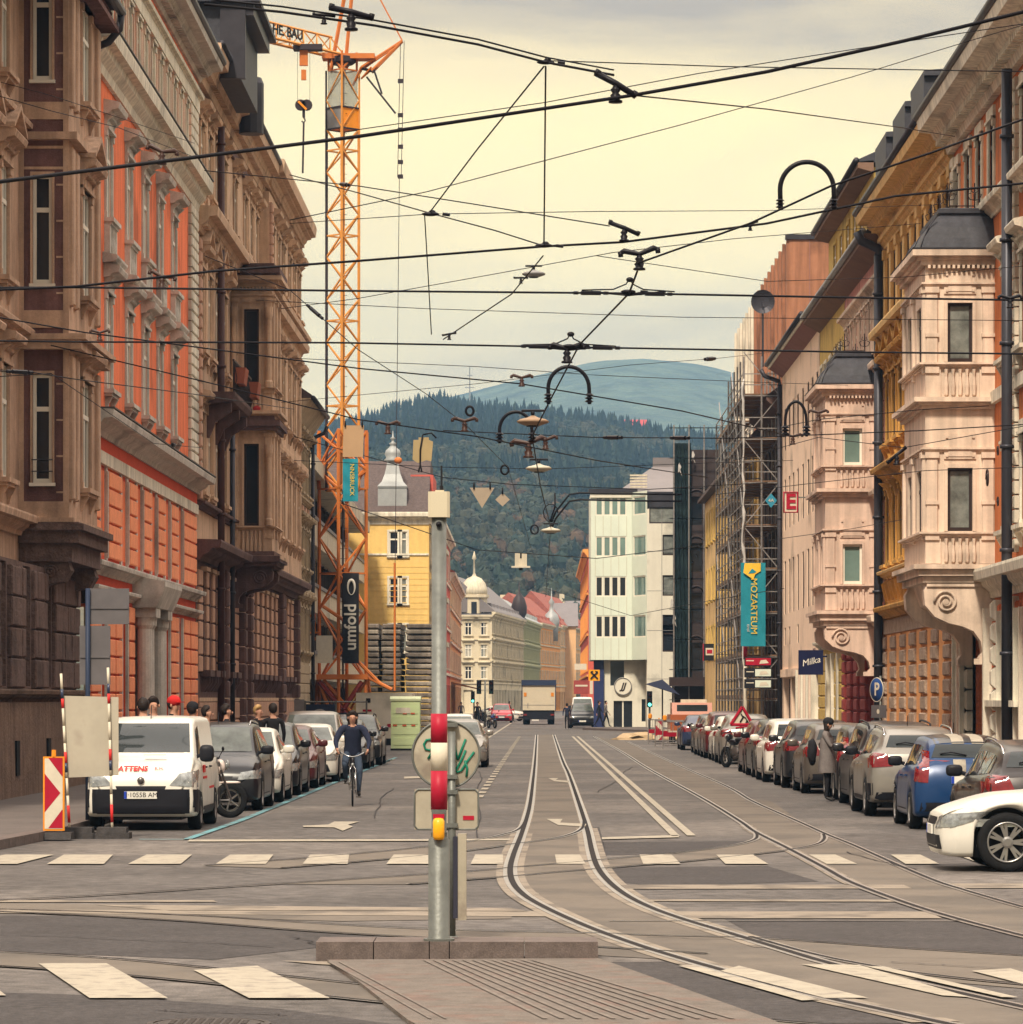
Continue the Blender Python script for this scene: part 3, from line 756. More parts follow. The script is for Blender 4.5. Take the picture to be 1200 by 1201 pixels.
def oriel(B,m,ua,ub,pr,z0,z1,floors,side,lead,roofm=None,corb=None,cm=None,fm=None,hood=None,gm=None):
 """bay on brackets. ua..ub along the wall, pr deep. side = the end (ua or ub) that shows its face to the street corner.
    floors = [(sill, head, ledge_below)], lead = label of the part"""
 O0,U0,N0=B.O,B.U,B.N
 o3=Vector((O0[0],O0[1],0))
 holder=MB(m); holder.fr(O0,U0,N0)
 mid=(ua+ub)/2
 S=ub if side>0 else ua
 other=ua if side>0 else ub
 sd=U0*(1 if side>0 else-1)
 ww=pr*.36
 holes=[(pr/2-ww/2,pr/2+ww/2,a,b_)for a,b_,_ in floors]
 holder.fr(o3+U0*S,N0,sd); holder.panel(0,pr,z0,z1,holes,0,.16)
 holder.fr(o3+U0*other,N0,-sd); holder.panel(0,pr,z0,z1,(),0,.16)
 fw=min(1.2,(ub-ua)*.26); fu=[ua+(ub-ua)*.28,ua+(ub-ua)*.72]
 fh=[(u-fw/2,u+fw/2,a,b_)for a,b_,_ in floors for u in fu]
 holder.fr(O0,U0,N0); holder.panel(ua,ub,z0,z1,fh,pr,.16)
 holder.quad(holder.p(ua,0,z1),holder.p(ub,0,z1),holder.p(ub,pr,z1),holder.p(ua,pr,z1))
 holder.quad(holder.p(ua,0,z0),holder.p(ub,0,z0),holder.p(ub,pr,z0),holder.p(ua,pr,z0))
 body=holder.build('oriel',B.root)
 def wrap(mb,z,h,out,a=0.):
  """moulding going round the three sides: overlapping slabs with growing reach"""
  for k,(t0,t1,r)in enumerate(((0,.35,.35),(.35,.6,.62),(.6,1.,1.))):
   mb.fr(O0,U0,N0)
   mb.box(ua-out*r,ub+out*r,a,pr+out*r,z+h*t0,z+h*t1)
 tr=MB(m); tr.mat(m)
 tr.fr(O0,U0,N0)
 co=MB(m_groove_in); co.fr(O0,U0,N0); co.box(ua+.25,ub-.25,-.1,pr-.25,z0+.2,z1-.2); co.build('interior',body)
 for i,(a,b_,led)in enumerate(floors):
  zt=b_+.38
  for(q0,q1)in((.0,.19*pr),(.81*pr,pr)):
   tr.fr(o3+U0*S,N0,sd)
   tr.box(q0+.02,q1-.02,0,.07,led+.62,zt,.02)
   tr.box(q0-.01,q1+.01,0,.11,zt-.14,zt); tr.box(q0-.01,q1+.01,0,.11,led+.62,led+.78)
   tr.box(q0-.0,q1+.0,0,.10,a+(b_-a)*.42,a+(b_-a)*.48)
  tr.fr(o3+U0*S,N0,sd)
  tr.box(pr/2-ww/2-.08,pr/2+ww/2+.08,0,.05,b_,b_+.1)
  tr.box(pr/2-ww/2-.08,pr/2-ww/2,0,.05,a,b_); tr.box(pr/2+ww/2,pr/2+ww/2+.08,0,.05,a,b_)
  nxt=(floors[i+1][2]if i+1<len(floors)else z1)
  if nxt-b_>1.0:
   h=min(.62,nxt-b_-.7)
   tr.box(pr*.27,pr*.73,0,.04,b_+.22,b_+.22+h); tr.box(pr*.33,pr*.67,.04,.06,b_+.28,b_+.16+h)
   for uu in(.31,.69):
    for zz in(.3,.14+h):tr.box(pr*uu-.03,pr*uu+.03,.04,.075,b_+zz-.03,b_+zz+.03)
  tr.fr(O0,U0,N0)
  for u in(ua+.2,mid,ub-.2):
   tr.box(u-.16,u+.16,pr,pr+.07,led+.62,zt,.02); tr.box(u-.19,u+.19,pr,pr+.11,zt-.14,zt)
  wrap(tr,a-.14,.12,.16)
  tr.fr(o3+U0*S,N0,sd)
  bh=a-.16-led
  if bh>.35:
   n=5
   for k in range(n):
    u=pr*(.30+.40*k/(n-1)); c=tr.p(u,.055,0)
    tr.lathe((c.x,c.y,led+.06),[(.028,0),(.05,.03),(.06,bh*.35),(.03,bh*.65),(.05,bh-.08)],6)
   tr.box(pr*.24,pr*.76,0,.03,led+.02,led+.07); tr.box(0,pr*.22,0,.06,led+.04,a-.16); tr.box(pr*.78,pr,0,.06,led+.04,a-.16)
  wrap(tr,led-.26,.28,.30)
  wrap(tr,zt,.12,.10)
 wrap(tr,z1-.34,.36,.34)
 tr.fr(o3+U0*S,N0,sd)
 for k in range(int(pr/.12)):tr.box(k*.12+.03,k*.12+.09,0,.2,z1-.42,z1-.34)
 trim=tr.build('oriel_mouldings',body)
 B.frame(o3+U0*S,N0,sd)
 for a,b_,_ in floors:
  B.window(pr/2,a,ww,b_-a,'none',fm or m_fdark,None,gm or m_glassL,'none',reveal=.14,parent=body,hole=False)
 B.frame(O0,U0,N0)
 for a,b_,_ in floors:
  for u in fu:B.window(u,a,fw,b_-a,'none',fm or m_fdark,None,None,'T',reveal=.14,o=pr,parent=body,hole=False)
 if corb:
  zc=corb; br=MB(cm or m); br.fr(O0,U0,N0)
  wr=lambda z,h,o_:br.box(ua-o_,ub+o_,0,pr+o_,z,z+h)
  wr(z0-.20,.2,.18); wr(z0-.36,.16,.06)
  zt=z0-.36; H=zt-zc
  outl=[(0,zt),(pr*.96,zt),(pr*1.02,zt-H*.10),(pr*1.0,zt-H*.28),(pr*.86,zt-H*.42),(pr*.66,zt-H*.50),(pr*.46,zt-H*.54),(pr*.30,zt-H*.60),(pr*.20,zt-H*.72),(pr*.17,zt-H*.86),(pr*.22,zt-H*.93),(pr*.22,zc),(0,zc)]
  for(a,c)in((ua+.02,ua+.55),(ub-.55,ub-.02)):br.prof(a,c,outl)
  br.mat(m_groove_in if False else(cm or m));
  inner=[(0,zt),(pr*.9,zt),(pr*.8,zt-H*.25),(pr*.3,zt-H*.42),(0,zt-H*.5)]
  br.prof(ua+.55,ub-.55,inner)
  cx,cz=pr*.70,zt-H*.24
  pts=[]
  for k in range(34):
   t=k/33*2.2*2*math.pi; r=pr*.17*(1-k/38)
   pts.append(br.p(S+(.015 if side>0 else-.015)*1,cx+r*math.cos(t),cz+r*math.sin(t)))
  br.path(pts,.035,6)
  c=br.p(S,cx,cz); br.lathe(c,[(.07,-.05),(.07,.05),(.03,.07)]if True else[],8,axis='y')
  br.fr(o3+U0*S,N0,sd)
  br.box(0.02,pr*.98,0,.03,zt-.10,zt-.02); br.box(.0,pr*.30,0,.05,zc-.02,zc+.12)
  br.build('bracket',body)
 if roofm:
  rf=MB(roofm); rf.fr(O0,U0,N0); rf.smooth=False
  H=roofm_h=1.15
  prof=[(.30,0),(.34,.07),(.10,.10),(.02,.35),(-.10,.62),(-.30,.88),(-.42,.94),(-.36,1.0),(-.36,1.10),(-.5,1.14)]
  rings=[]
  for e,z in prof:
   rings.append([rf.p(ua-e*.95,0,z1+z),rf.p(ua-e*.95,pr+e,z1+z),rf.p(ub+e*.95,pr+e,z1+z),rf.p(ub+e*.95,0,z1+z)])
  v=[q for r_ in rings for q in r_]; f=[]
  for i in range(len(rings)-1):
   for k in range(3):f.append((i*4+k,i*4+k+1,(i+1)*4+k+1,(i+1)*4+k))
  n=(len(rings)-1)*4; f.append((n,n+1,n+2,n+3)); rf.add(v,f)
  rf.mat(m_gut)
  for u in(ua-.0,mid,ub+.0):
   rf.path([rf.p(u+(0.3 if u==ua else-.3 if u==ub else 0)*(-(e)if u!=mid else 0),pr+e+.01,z1+z)for e,z in prof[2:6]],.018,4)
  rf.build('oriel_roof',body)
  ir=MB(m_fdark); ir.fr(O0,U0,N0)
  zt=z1+1.14
  for u in(ua+.55,mid,ub-.55):
   for o_ in(pr*.25,pr*.62):
    c=ir.p(u,o_,0)
    if abs(u-mid)<.01 and o_<pr*.5:continue
    ir.tube((c.x,c.y,zt-.03),(c.x,c.y,zt+.62),.016,5)
    for a in(0,1.57):
     for q in(-1,1):
      dx,dy=math.cos(a)*q,math.sin(a)*q
      ir.path([(c.x,c.y,zt+.2),(c.x+dx*.12,c.y+dy*.12,zt+.22),(c.x+dx*.17,c.y+dy*.17,zt+.34),(c.x+dx*.09,c.y+dy*.09,zt+.38)],.013,4)
      ir.path([(c.x,c.y,zt+.38),(c.x+dx*.09,c.y+dy*.09,zt+.42),(c.x+dx*.06,c.y+dy*.06,zt+.52)],.012,4)
  ir.path([ir.p(ua+.5,pr*.25,zt+.05),ir.p(ua+.5,pr*.62,zt+.05),ir.p(ub-.5,pr*.62,zt+.05),ir.p(ub-.5,pr*.25,zt+.05)],.015,4)
  ir.build('cresting',body)
 return body
UY=(0,1); NL=(1,0); NR=(-1,0)
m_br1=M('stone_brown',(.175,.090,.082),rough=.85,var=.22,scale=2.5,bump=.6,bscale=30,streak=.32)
m_br1L=M('stone_brown_light',(.55,.37,.26),rough=.85,var=.15,scale=1.6,bump=.3,bscale=20,streak=.32)
m_rock=M('rock_base',(.155,.102,.088),rough=.9,var=.3,scale=3.5,bump=1.,bscale=11,dist=.05,streak=.25)
m_plinth=M('plinth_stone',(.20,.13,.095),rough=.9,var=.25,scale=2.0,bump=.8,bscale=14,dist=.04,streak=.35)
B=Bld('corner_house','dark brown stone corner house with deep oriel and white narrow windows, nearest on the left','house',(-11.2,62,0),(-11.2,0),UY,NL)
for u in(64.5,68,71.5,75.4,78.6):
 B.window(u,15.2,1.1,2.1,'hood',m_fwhite,m_br1L); B.window(u,10.9,1.1,2.4,'ped',m_fwhite,m_br1L); B.window(u,6.7,1.1,2.4,'hood',m_fwhite,m_br1L)
B.wall(m_br1L,62,86.6,4.9,18.0,10)
B.cornice(m_br1L,62,81,5.6,.42,.45); B.cornice(m_br1L,62,81,9.7,.34,.35); B.cornice(m_br1L,62,81,14.2,.3,.3)
B.holes=[]
O1=(-10.66,0)
B.frame(O1,UY,NL)
for u,w_ in((65,1.2),(70,1.2),(74.6,1.1),(78.2,1.15),(81.6,1.0)):
 B.window(u,2.35,w_,2.5,'none',m_fwhite,None,None,'M',reveal=.35)
B.wall(m_rock,62,86.6,0,4.92,2,reveal=.4,top=True,name='ground_floor_wall')
edges=[62,64.3,65.8,69.3,70.7,73.9,75.3,77.5,78.9,81.0,82.2,86.6]
for a,c in zip(edges[::2],edges[1::2]):B.blocks(m_rock,a,c,2.3,4.8,.62,.10,.03,bl=1.2,jit=.02)
B.mb('plinth',m_plinth).prof(62,86.62,[(-.02,.0),(.24,.0),(.2,2.02),(-.02,2.02)]); B.cornice(m_plinth,62,86.6,2.02,.26,.34,part='plinth_moulding')
gm_=B.mb('cellar_grating',m_groove_in)
for u in(74.9,79.7):gm_.box(u,u+.45,.2,.262,.55,1.25)
B.frame((-11.2,0),UY,NL)
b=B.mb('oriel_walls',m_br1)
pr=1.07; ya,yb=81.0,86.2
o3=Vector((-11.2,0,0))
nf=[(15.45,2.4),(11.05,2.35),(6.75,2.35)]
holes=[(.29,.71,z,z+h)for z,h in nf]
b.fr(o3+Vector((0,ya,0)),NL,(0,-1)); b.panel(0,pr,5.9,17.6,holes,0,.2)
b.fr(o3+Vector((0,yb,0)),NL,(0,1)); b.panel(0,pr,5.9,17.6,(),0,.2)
j=B.mb('ashlar_joints',m_br1L); j.fr(o3+Vector((0,ya,0)),NL,(0,-1))
for z in(14.95,14.0,13.55,10.45):
 j.box(0.02,pr-.02,-.01,.012,z-.03,z+.03)
for(z0,h)in nf:
 for k in range(4):j.box(.80,pr-.08,-.01,.011,z0-.2+k*.78-.02,z0-.2+k*.78+.02)
 j.box(.24,.29,-.01,.035,z0-.06,z0+h+.06); j.box(.71,.76,-.01,.035,z0-.06,z0+h+.06); j.box(.24,.76,-.01,.036,z0+h,z0+h+.07)
j.box(.95,pr,-.01,.03,5.9,17.6); j.box(0,.10,-.01,.03,5.9,17.6)
for z0,z1 in((14.6,14.95),(5.9,6.35),(10.1,10.45)):j.box(0,pr,-.01,.032,z0,z1)
B.frame(o3+Vector((0,ya,0)),NL,(0,-1))
for z,h in nf:B.window(.5,z,.42,h,'none',m_fwhite,None,m_glass,'t',reveal=.12,hole=False)
sl_=B.mb('sill',m_fwhite);
for z,h in nf:sl_.fr(B.O,B.U,B.N); sl_.box(.22,.78,-.1,.08,z-.07,z)
rl=B.mb('window_rail',m_gut); rl.fr(B.O,B.U,B.N)
for z in(7.0,7.25):rl.tube(rl.p(.27,.05,z),rl.p(.73,.05,z),.014,5)
B.frame(o3+Vector((pr,0,0)),UY,NL); B.holes=[]
for z,h in((15.3,2.2),(11.0,2.4),(6.75,2.4)):B.window(83.9,z,1.5,h,'ped' if z==11.0 else 'hood',m_fwhite,m_br1L)
b2=B.mb('oriel_front',m_br1L); b2.panel(ya,yb,5.9,17.6,B.holes,0,.2)
for u in(81.25,82.0,85.9):
 for z0,z1 in((6.4,9.5),(10.6,14.0),(14.9,17.4)):b2.box(u-.2,u+.2,-.01,.10,z0,z1,.03)
B.frame((-11.2,0),UY,NL); B.holes=[]
b=B.mb('oriel_mouldings',m_br1L)
for z,h,e in((9.62,.2,.3),(9.82,.12,.42),(14.15,.16,.2),(5.9,.1,.12)):b.box(ya-e,yb+e*.3,0,pr+e,z,z+h)
b=B.mb('corbel_table',m_rock); b.box(ya-.22,yb+.1,0,pr+.24,5.45,5.9); b.box(ya-.34,yb+.1,0,pr+.36,5.72,5.86); b.box(ya-.1,yb,0,pr+.08,5.05,5.45)
outl=[(0,5.05),(pr*.98,5.05),(pr*1.04,4.86),(pr*.9,4.62),(pr*.62,4.56),(pr*.36,4.40),(pr*.2,4.15),(pr*.16,3.9),(0,3.85)]
for a,c in((ya,ya+.6),(yb-.6,yb)):B.mb('bracket',m_rock).prof(a,c,outl)
br=B.mb('bracket',m_rock); pts=[]
for k in range(30):
 t=k/29*2.1*2*math.pi; r=.15*(1-k/34); pts.append(br.p(ya-.02,pr*.62+r*math.cos(t),4.84+r*math.sin(t)))
br.path(pts,.03,6)
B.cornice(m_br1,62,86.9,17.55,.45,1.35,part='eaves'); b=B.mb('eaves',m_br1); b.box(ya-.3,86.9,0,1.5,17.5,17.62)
B.gutter(62,87.0,18.0,1.55); B.roof(m_tile,62,86.9,18.0,4,10,1.4)
gp=B.mb('drainpipe',m_gut); gp.path([gp.p(86.9,1.55,18.0),gp.p(86.9,1.5,17.6),gp.p(86.9,1.25,17.3),gp.p(86.85,.9,17.15),gp.p(86.8,.35,17.1),gp.p(86.8,.3,16.8),gp.p(86.8,.3,3)],.09,8)
B.finish()
m_or=M('plaster_orange',(.90,.225,.095),rough=.85,var=.07,scale=.8,streak=.28)
m_orR=M('plaster_red_orange',(.60,.085,.040),rough=.85,var=.10,scale=1.2,bump=.4,bscale=30)
m_orL=M('rustic_orange',(.90,.33,.165),rough=.85,var=.12,scale=2.5,bump=.5,bscale=30)
m_cr=M('plaster_cream',(.78,.72,.59),rough=.8,var=.10,scale=1.5,bump=.15,streak=.32)
m_gy=M('stone_grey',(.60,.56,.50),rough=.85,var=.15,scale=2,bump=.3,streak=.2)
m_lead=M('lead_flashing',(.12,.11,.11),rough=.5,metal=.3,var=.2)
B=Bld('orange_house','bright orange town house with grey and cream window surrounds beside the brown corner house','house',(-10.5,88,0),(-10.5,0),UY,NL)
cu=[91.6,96.1,100.1,104.0,108.0]
for u in cu:
 B.window(u,9.6,1.15,2.35,'hood',m_fwhite,m_gy,m_glassL,'T')
 B.window(u,13.75,1.15,2.15,'apron',m_fwhite,m_gy,m_glassL,'T')
for u in[89.9,91.9,94.3,96.2,98.3,100.1,102.1,104.1,106.1,108.0,109.9,111.8]:
 B.window(u,18.15,.62,1.75,'pil',m_fwhite,m_cr,m_glassL,'t')
B.wall(m_or,87.5,115,4.9,21.4,11)
b=B.mb('attic_shelf',m_orR)
for u in cu:
 b=B.mb('apron_shelf',m_gy); b.prof(u-1.15,u+1.15,[(0,12.62),(.3,12.66),(.36,12.74),(.36,12.8),(0,12.88)])
B.holes=[]
fu=[89.3,93.3,95.9,98.4,101.2,104.0,108.6,112.0]
W1=(90.3,94.9,98.5,102.2,105.9,109.7)
for u in W1:
 B.window(u,5.55,1.1,2.05,'none',m_fwhite,None,m_glassL,'T',reveal=.16)
for u in(90.3,94.9,105.9,109.7):B.window(u,1.6,1.1,2.7,'none',m_fwhite,None,m_glassL,'T',reveal=.16)
B.holes.append((97.7,101.2,0,4.3))
B.mb('wall',m_orR).panel(87.5,115,0,4.9,B.holes,.001,.3)
B2=[h for h in B.holes]
B.mb('wall',m_orR).panel(87.5,115,4.9,7.7,B2,.0012,.3)
def bay(u0,u1,z0,z1):B.blocks(m_orL,u0,u1,z0,z1,.42,.09,.02,gap=.05)
op=sorted([(u-.55,u+.55)for u in W1])
x0=87.6
for a,c in op+[(114.9,115)]:
 if a-x0>.3:
  bay(x0+.05,a-.32,5.5,7.65)
 x0=c+.32
gj=B.mb('jambs',m_gy)
for a,c in op:
 gj.box(a-.3,a,-.01,.05,5.45,7.7); gj.box(c,c+.3,-.01,.05,5.45,7.7); gj.box(c-.02,c+.08,.05,.10,5.5,7.6)
gx=[(87.6,89.5),(91.1,92.5),(92.7,94.1),(95.7,97.0),(102.2,103.5),(103.7,105.1),(106.7,108.9),(110.5,112.4),(112.7,114.9)]
for u in(90.3,94.9,105.9,109.7):
 for q in(-1,1):gj.box(u+q*.66-.1,u+q*.66+.1,-.01,.07,.12,4.45)
for a,c in gx:
 bay(a,c,4.62 if False else .9,4.45)
for a,c in gx:B.blocks(m_orL,a,c,.12,.85,.7,.16,.05)
B.cornice(m_gy,87.5,115.02,4.55,.22,.26,part='string_course'); B.cornice(m_gy,87.5,115.02,5.05,.30,.34,part='string_course')
B.band(m_cr,87.5,115,7.72,8.02,.10); B.band(m_orR,87.5,115,8.02,8.42,.05,part='frieze')
B.cornice(m_gy,87.4,115.1,8.35,.5,.62); B.mb('cornice',m_lead).box(87.4,115.1,0,.64,8.87,8.9)
B.cornice(m_cr,87.4,115.1,17.0,.9,.55); B.mb('cornice',m_lead).box(87.4,115.1,0,.57,17.94,17.97)
B.band(m_cr,87.5,115,20.0,20.5,.14); B.cornice(m_cr,87.5,115.05,20.25,.3,.28,part='string_course')
B.band(m_or,87.5,115,20.6,21.0,.08,part='frieze')
B.cornice(m_gy,87.3,115.1,20.98,.55,.85,dent=.34,part='eaves')
B.gutter(87.3,115.1,21.6,.85); B.roof(m_tile,87.3,115.1,21.5,4,11,.75)
q=B.mb('quoins',m_cr)
for z0,z1 in((8.9,17.0),(18.0,20.0)):
 B.blocks(m_cr,87.6,88.3,z0,z1,.33,.12,.03,part='quoins',gap=.03); B.blocks(m_cr,112.6,114.9,z0,z1,.33,.12,.03,part='quoins',gap=.03)
for u in[90.9,93.1,95.3,97.2,99.2,101.1,103.1,105.1,107.05,108.95,110.85]:
 B.band(m_cr,u-.05,u+.05,18.1,19.95,.05,part='pilaster')
pb=B.mb('portal',m_gy)
for u in(97.5,98.1,100.7,101.3):
 c=pb.p(u,.28,0); pb.lathe((c.x,c.y,0),[(.26,.12),(.26,.5),(.2,.55),(.19,3.9),(.25,4.0),(.27,4.25)],14)
 pb.box(u-.28,u+.28,0,.6,4.2,4.45); pb.box(u-.3,u+.3,0,.6,.12,.5)
pb.prof(97.1,101.7,[(0,4.45),(.62,4.45),(.75,4.75),(.85,5.0),(.85,5.12),(0,5.3)])
db=B.mb('door',m_fdark); db.box(97.8,101.1,-.28,-.2,.12,4.2); db.box(99.4,99.5,-.2,-.16,.2,3.2); db.box(97.9,101.0,-.2,-.15,3.2,3.35)
B.finish()
m_b3=M('plaster_brown',(.60,.41,.28),rough=.85,var=.13,scale=1.5,bump=.25,streak=.2)
m_b3d=M('stone_purple_brown',(.15,.09,.083),rough=.85,var=.2,scale=2.2,bump=.5,bscale=22,streak=.32)
m_b3r=M('rustic_rose',(.48,.29,.205),rough=.85,var=.15,scale=2.0,bump=.5,bscale=25)
B=Bld('ornate_brown_house','ornate brown town house with oriels, heavy cornice and dark slate dormer behind the orange house','house',(-10.5,116,0),(-10.5,0),UY,NL)
cols3=[116.9,119.6,122.3,125.4,134.2,137.0,139.6]
for u in cols3:
 B.window(u,18.0,1.1,2.0,'hood',m_fwhite,m_b3,None,'T')
 B.window(u,12.9,1.15,2.6,'ped',m_fwhite,m_b3,None,'T')
 B.window(u,8.5,1.15,2.5,'hood',m_fwhite,m_b3,None,'T')
for u in(129.8,):B.window(u,18.0,1.1,2.0,'hood',m_fwhite,m_b3,None,'T')
B.wall(m_b3,115.1,161,6.9,21.4,12)
B.holes=[]
for u in(117.4,119.6,121.8,126.0,128.2,136,138.5,141,143.5,146,148.5,153.2,155.5,157.8):
 B.window(u,3.0,1.05,3.0,'none',m_fdark,None,None,'TT',reveal=.12)
B.mb('wall',m_b3d).panel(115.1,161,0,6.9,B.holes,.003,.35)
op=sorted([(h[0],h[1])for h in B.holes]); x0=115.2
for a,c in op+[(160.9,161)]:
 if a-x0>.35:B.blocks(m_b3r,x0+.12,a-.12,2.9,6.1,.53,.09,.025,gap=.05)
 x0=c
for a,c in op:
 b=B.mb('bracketed_sill',m_b3d); b.box(a-.2,c+.2,-.1,.32,2.78,2.98)
 for u in(a,c-.12):b.prof(u,u+.14,[(0,2.3),(.08,2.3),(.28,2.6),(.28,2.78),(0,2.78)])
 B.band(m_b3,a-.15,c+.15,6.08,6.2,.2)
B.band(m_b3,115.1,161,2.0,2.12,.12); B.blocks(m_b3r,115.2,160.9,.14,2.0,.62,.12,.04,bl=1.6)
for u in(123.6,131.0,134.0,150.6,151.4,160.3):B.blocks(m_b3d,u-.4,u+.4,.3,6.3,.62,.34,.06,part='pier')
B.cornice(m_b3d,115.0,161.1,6.35,.62,.8,part='cornice'); B.cornice(m_b3d,115.1,161,7.95,.22,.3,part='string_course')
B.cornice(m_b3,115.0,161.1,16.45,.75,.7,part='string_course',dent=.5); B.band(m_b3,115.1,161,17.3,17.5,.12)
B.cornice(m_b3,115.0,161.1,21.1,1.1,.80,part='eaves',dent=.4); B.band(m_b3d,115.1,161,20.6,20.9,.1,part='frieze')
B.cornice(m_b3,140.8,161.2,21.15,1.2,1.0,part='eaves',dent=.4)
B.gutter(115.1,161.1,22.2,.8)
B.mb('roof',m_slate).prof(115.1,161.1,[(.6,21.95),(.4,22.1),(-1.8,23.6),(-9,24.4),(-12,21.9)])
for u in(118.25,120.95,123.8,135.6,138.3):
 for z0,z1 in((8.3,11.3),(12.6,16.3),(17.6,20.6)):
  b=B.mb('pilaster',m_b3); b.box(u-.28,u+.28,-.01,.08,z0,z1,.03); b.box(u-.33,u+.33,0,.15,z1-.3,z1); b.box(u-.33,u+.33,0,.13,z0,z0+.25)
for u0 in(115.4,123.4,132.4):B.blocks(m_b3r,u0-.25,u0+.45,8.2,16.3,.4,.16,.05,part='quoins')
for(ua,ub)in((117.6,124.8),):
 b=B.mb('balcony',m_b3d); b.prof(ua,ub,[(0,11.3),(.9,11.45),(1.0,11.6),(1.0,11.72),(0,11.72)])
 for u in(ua+.4,(ua+ub)/2,ub-.6):b.prof(u,u+.25,[(0,10.3),(.15,10.3),(.35,10.8),(.85,11.1),(.85,11.4),(0,11.4)])
 rb=B.mb('balcony_railing',m_fdark); n=40
 for i in range(n+1):
  u=ua+(ub-ua)*i/n; rb.tube(rb.p(u,.95,11.72),rb.p(u,.95+(.10 if i%2 else 0),12.15),.02,4); rb.tube(rb.p(u,.95+(.10 if i%2 else 0),12.15),rb.p(u,.95,12.7),.02,4)
 rb.box(ua,ub,.92,.98,12.68,12.74)
 tb=B.mb('flower_box',M('terracotta',(.30,.09,.05),rough=.8));
 for u in(ua+.3,ub-1.5):tb.prof(u,u+1.2,[(.98,12.0),(1.25,12.0),(1.32,12.5),(.98,12.5)])
oriel(B,m_b3,128.2,131.5,1.42,6.9,16.5,[(8.0,10.8,6.95),(12.75,15.4,11.9)],-1,'',corb=5.2,cm=m_b3d,fm=m_fdark,gm=m_glass)
b=B.mb('oriel_hood',m_b3d)
for z in(16.45,11.25,6.62):
 b.box(127.9,131.7,0,1.58,z,z+.14); b.box(127.8,131.8,0,1.70,z+.14,z+.34); b.box(128,131.6,0,1.5,z+.34,z+.5)
for z in(8.0,12.7):
 for o_ in(.12,1.32):
  c=b.p(128.0,o_,0); b2=B.mb('column',m_b3); b2.lathe((c.x,c.y,z),[(.13,0),(.13,.2),(.09,.25),(.085,2.3),(.13,2.45),(.15,2.75)],10)
B.holes=[]
O3=(-10.12,0); B.frame(O3,UY,NL)
for u in(143.0,146.0,149.0,152.6,155.6,158.6):
 for z,h in((8.4,2.6),(12.9,2.6),(18.0,2.0)):B.window(u,z,1.1,h,'hood',m_fwhite,m_b3,None,'T')
B.wall(m_b3,141.2,160.5,6.9,21.2,.4,top=False)
for z,t in((17.0,.7),(11.4,.5),(6.5,.6)):B.cornice(m_b3d if z<7 else m_b3,141.0,160.8,z,.5,t*.6,part='pavilion_cornice')
B.blocks(m_b3r,141.25,141.9,7.2,20.8,.4,.14,.05,part='quoins')
B.frame((-10.5,0),UY,NL)
b=B.mb('dormer',m_slate); b.wbox(-12.4,-9.35,118.2,125,21.6,24.0)
b.wbox(-12.6,-8.75,117.8,125.4,24.0,24.15); b.wbox(-12.5,-9.0,118.0,125.2,24.15,24.35)
b2=B.mb('dormer_moulding',m_gut); b2.wbox(-10.0,-9.2,118.0,118.22,21.6,24.0); b2.wbox(-9.4,-8.95,118.05,125.1,23.6,24.0)
b=B.mb('vent_hood',m_gut); b.lathe((-9.7,127,0),[(.42,21.2),(.42,22.9),(.34,23.1),(0,23.15)],12)
B.pipe(121.4,.3,20.6,.25,.12,M('pipe_redbrown',(.075,.035,.03),rough=.5)); B.pipe(125.9,.3,11,.25,.09)
rg=B.mb('flower_pot',M('pot_red',(.4,.03,.03),rough=.6)); rg.lathe((-9.6,128.05,0),[(.08,11.8),(.14,12.0),(.12,12.05),(0,12.1)],8)
B.finish()
m_p4=M('plaster_pale',(.47,.37,.25),rough=.85,var=.1,scale=1,streak=.3)
B=Bld('pale_house','pale beige house with overhanging eaves and orange panels beyond the ornate brown house','house',(-10.5,161,0),(-10.5,0),UY,NL)
for u in(162.8,165.0,167.2,169.4,171.4):
 for z,h in((4.2,1.9),(7.9,1.7),(11.2,2.1)):B.window(u,z,.95,h,'hood',m_fwhite,m_p4,None,'T')
 B.mb('panel',m_b3r).box(u-.6,u+.6,-.01,.04,10.0,10.7)
B.wall(m_p4,161.05,172,0,14.7,9)
B.blocks(m_p4,161.1,171.9,.2,3.6,.42,.06,.02,bl=.9); B.cornice(m_p4,161.05,172,6.6,.3,.3,part='string_course'); B.cornice(m_p4,161.05,172,10.75,.2,.25,part='string_course')
B.mb('eaves',m_p4).prof(161.05,172.2,[(0,14.0),(.15,14.1),(.75,14.95),(.75,15.0),(0,15.0)])
B.gutter(161.05,172.3,15.0,.85); B.roof(m_tile,161.05,172.2,15.0,3.4,9,.8); B.pipe(171.8,.3,13.8,.2,.09,top=.85)
B.finish()
m_w5=M('render_white',(.62,.55,.42),rough=.7,var=.06,streak=.25)
m_g5=M('panel_grey',(.20,.19,.19),rough=.6,var=.15)
B=Bld('modern_building','modern white building with ribbon balconies behind the tower crane','building',(-11.0,177,0),(-11.0,176),(-.5,70),(70,.5))
B.holes=[]
b=B.mb('wall',m_g5); b.box(0,69,-9,-.9,0,13.2); b.box(0,69,-9,0,0,.6)
for z in(3.0,6.3,9.6):
 B.mb('balcony',m_w5).box(0,69,-1.0,.15,z,z+1.25); B.mb('balcony',m_g5).box(0,69,-1.0,.22,z+1.25,z+1.42)
B.mb('roof_edge',m_w5).box(-.1,69.2,-1.2,.5,12.9,13.6); B.mb('wall',m_w5).box(-.05,1.6,-9.1,-.4,0,13.1)
for i in range(14):
 for z in(1.0,4.4,7.7,11.0):
  B.window(4+i*4.6,z,3.4,1.8,'none',m_fdark,None,None,'M',reveal=0,o=-.84,hole=False)
for(u,x0)in((-.02,-6.5),(-.02,-3.2)):
 pass
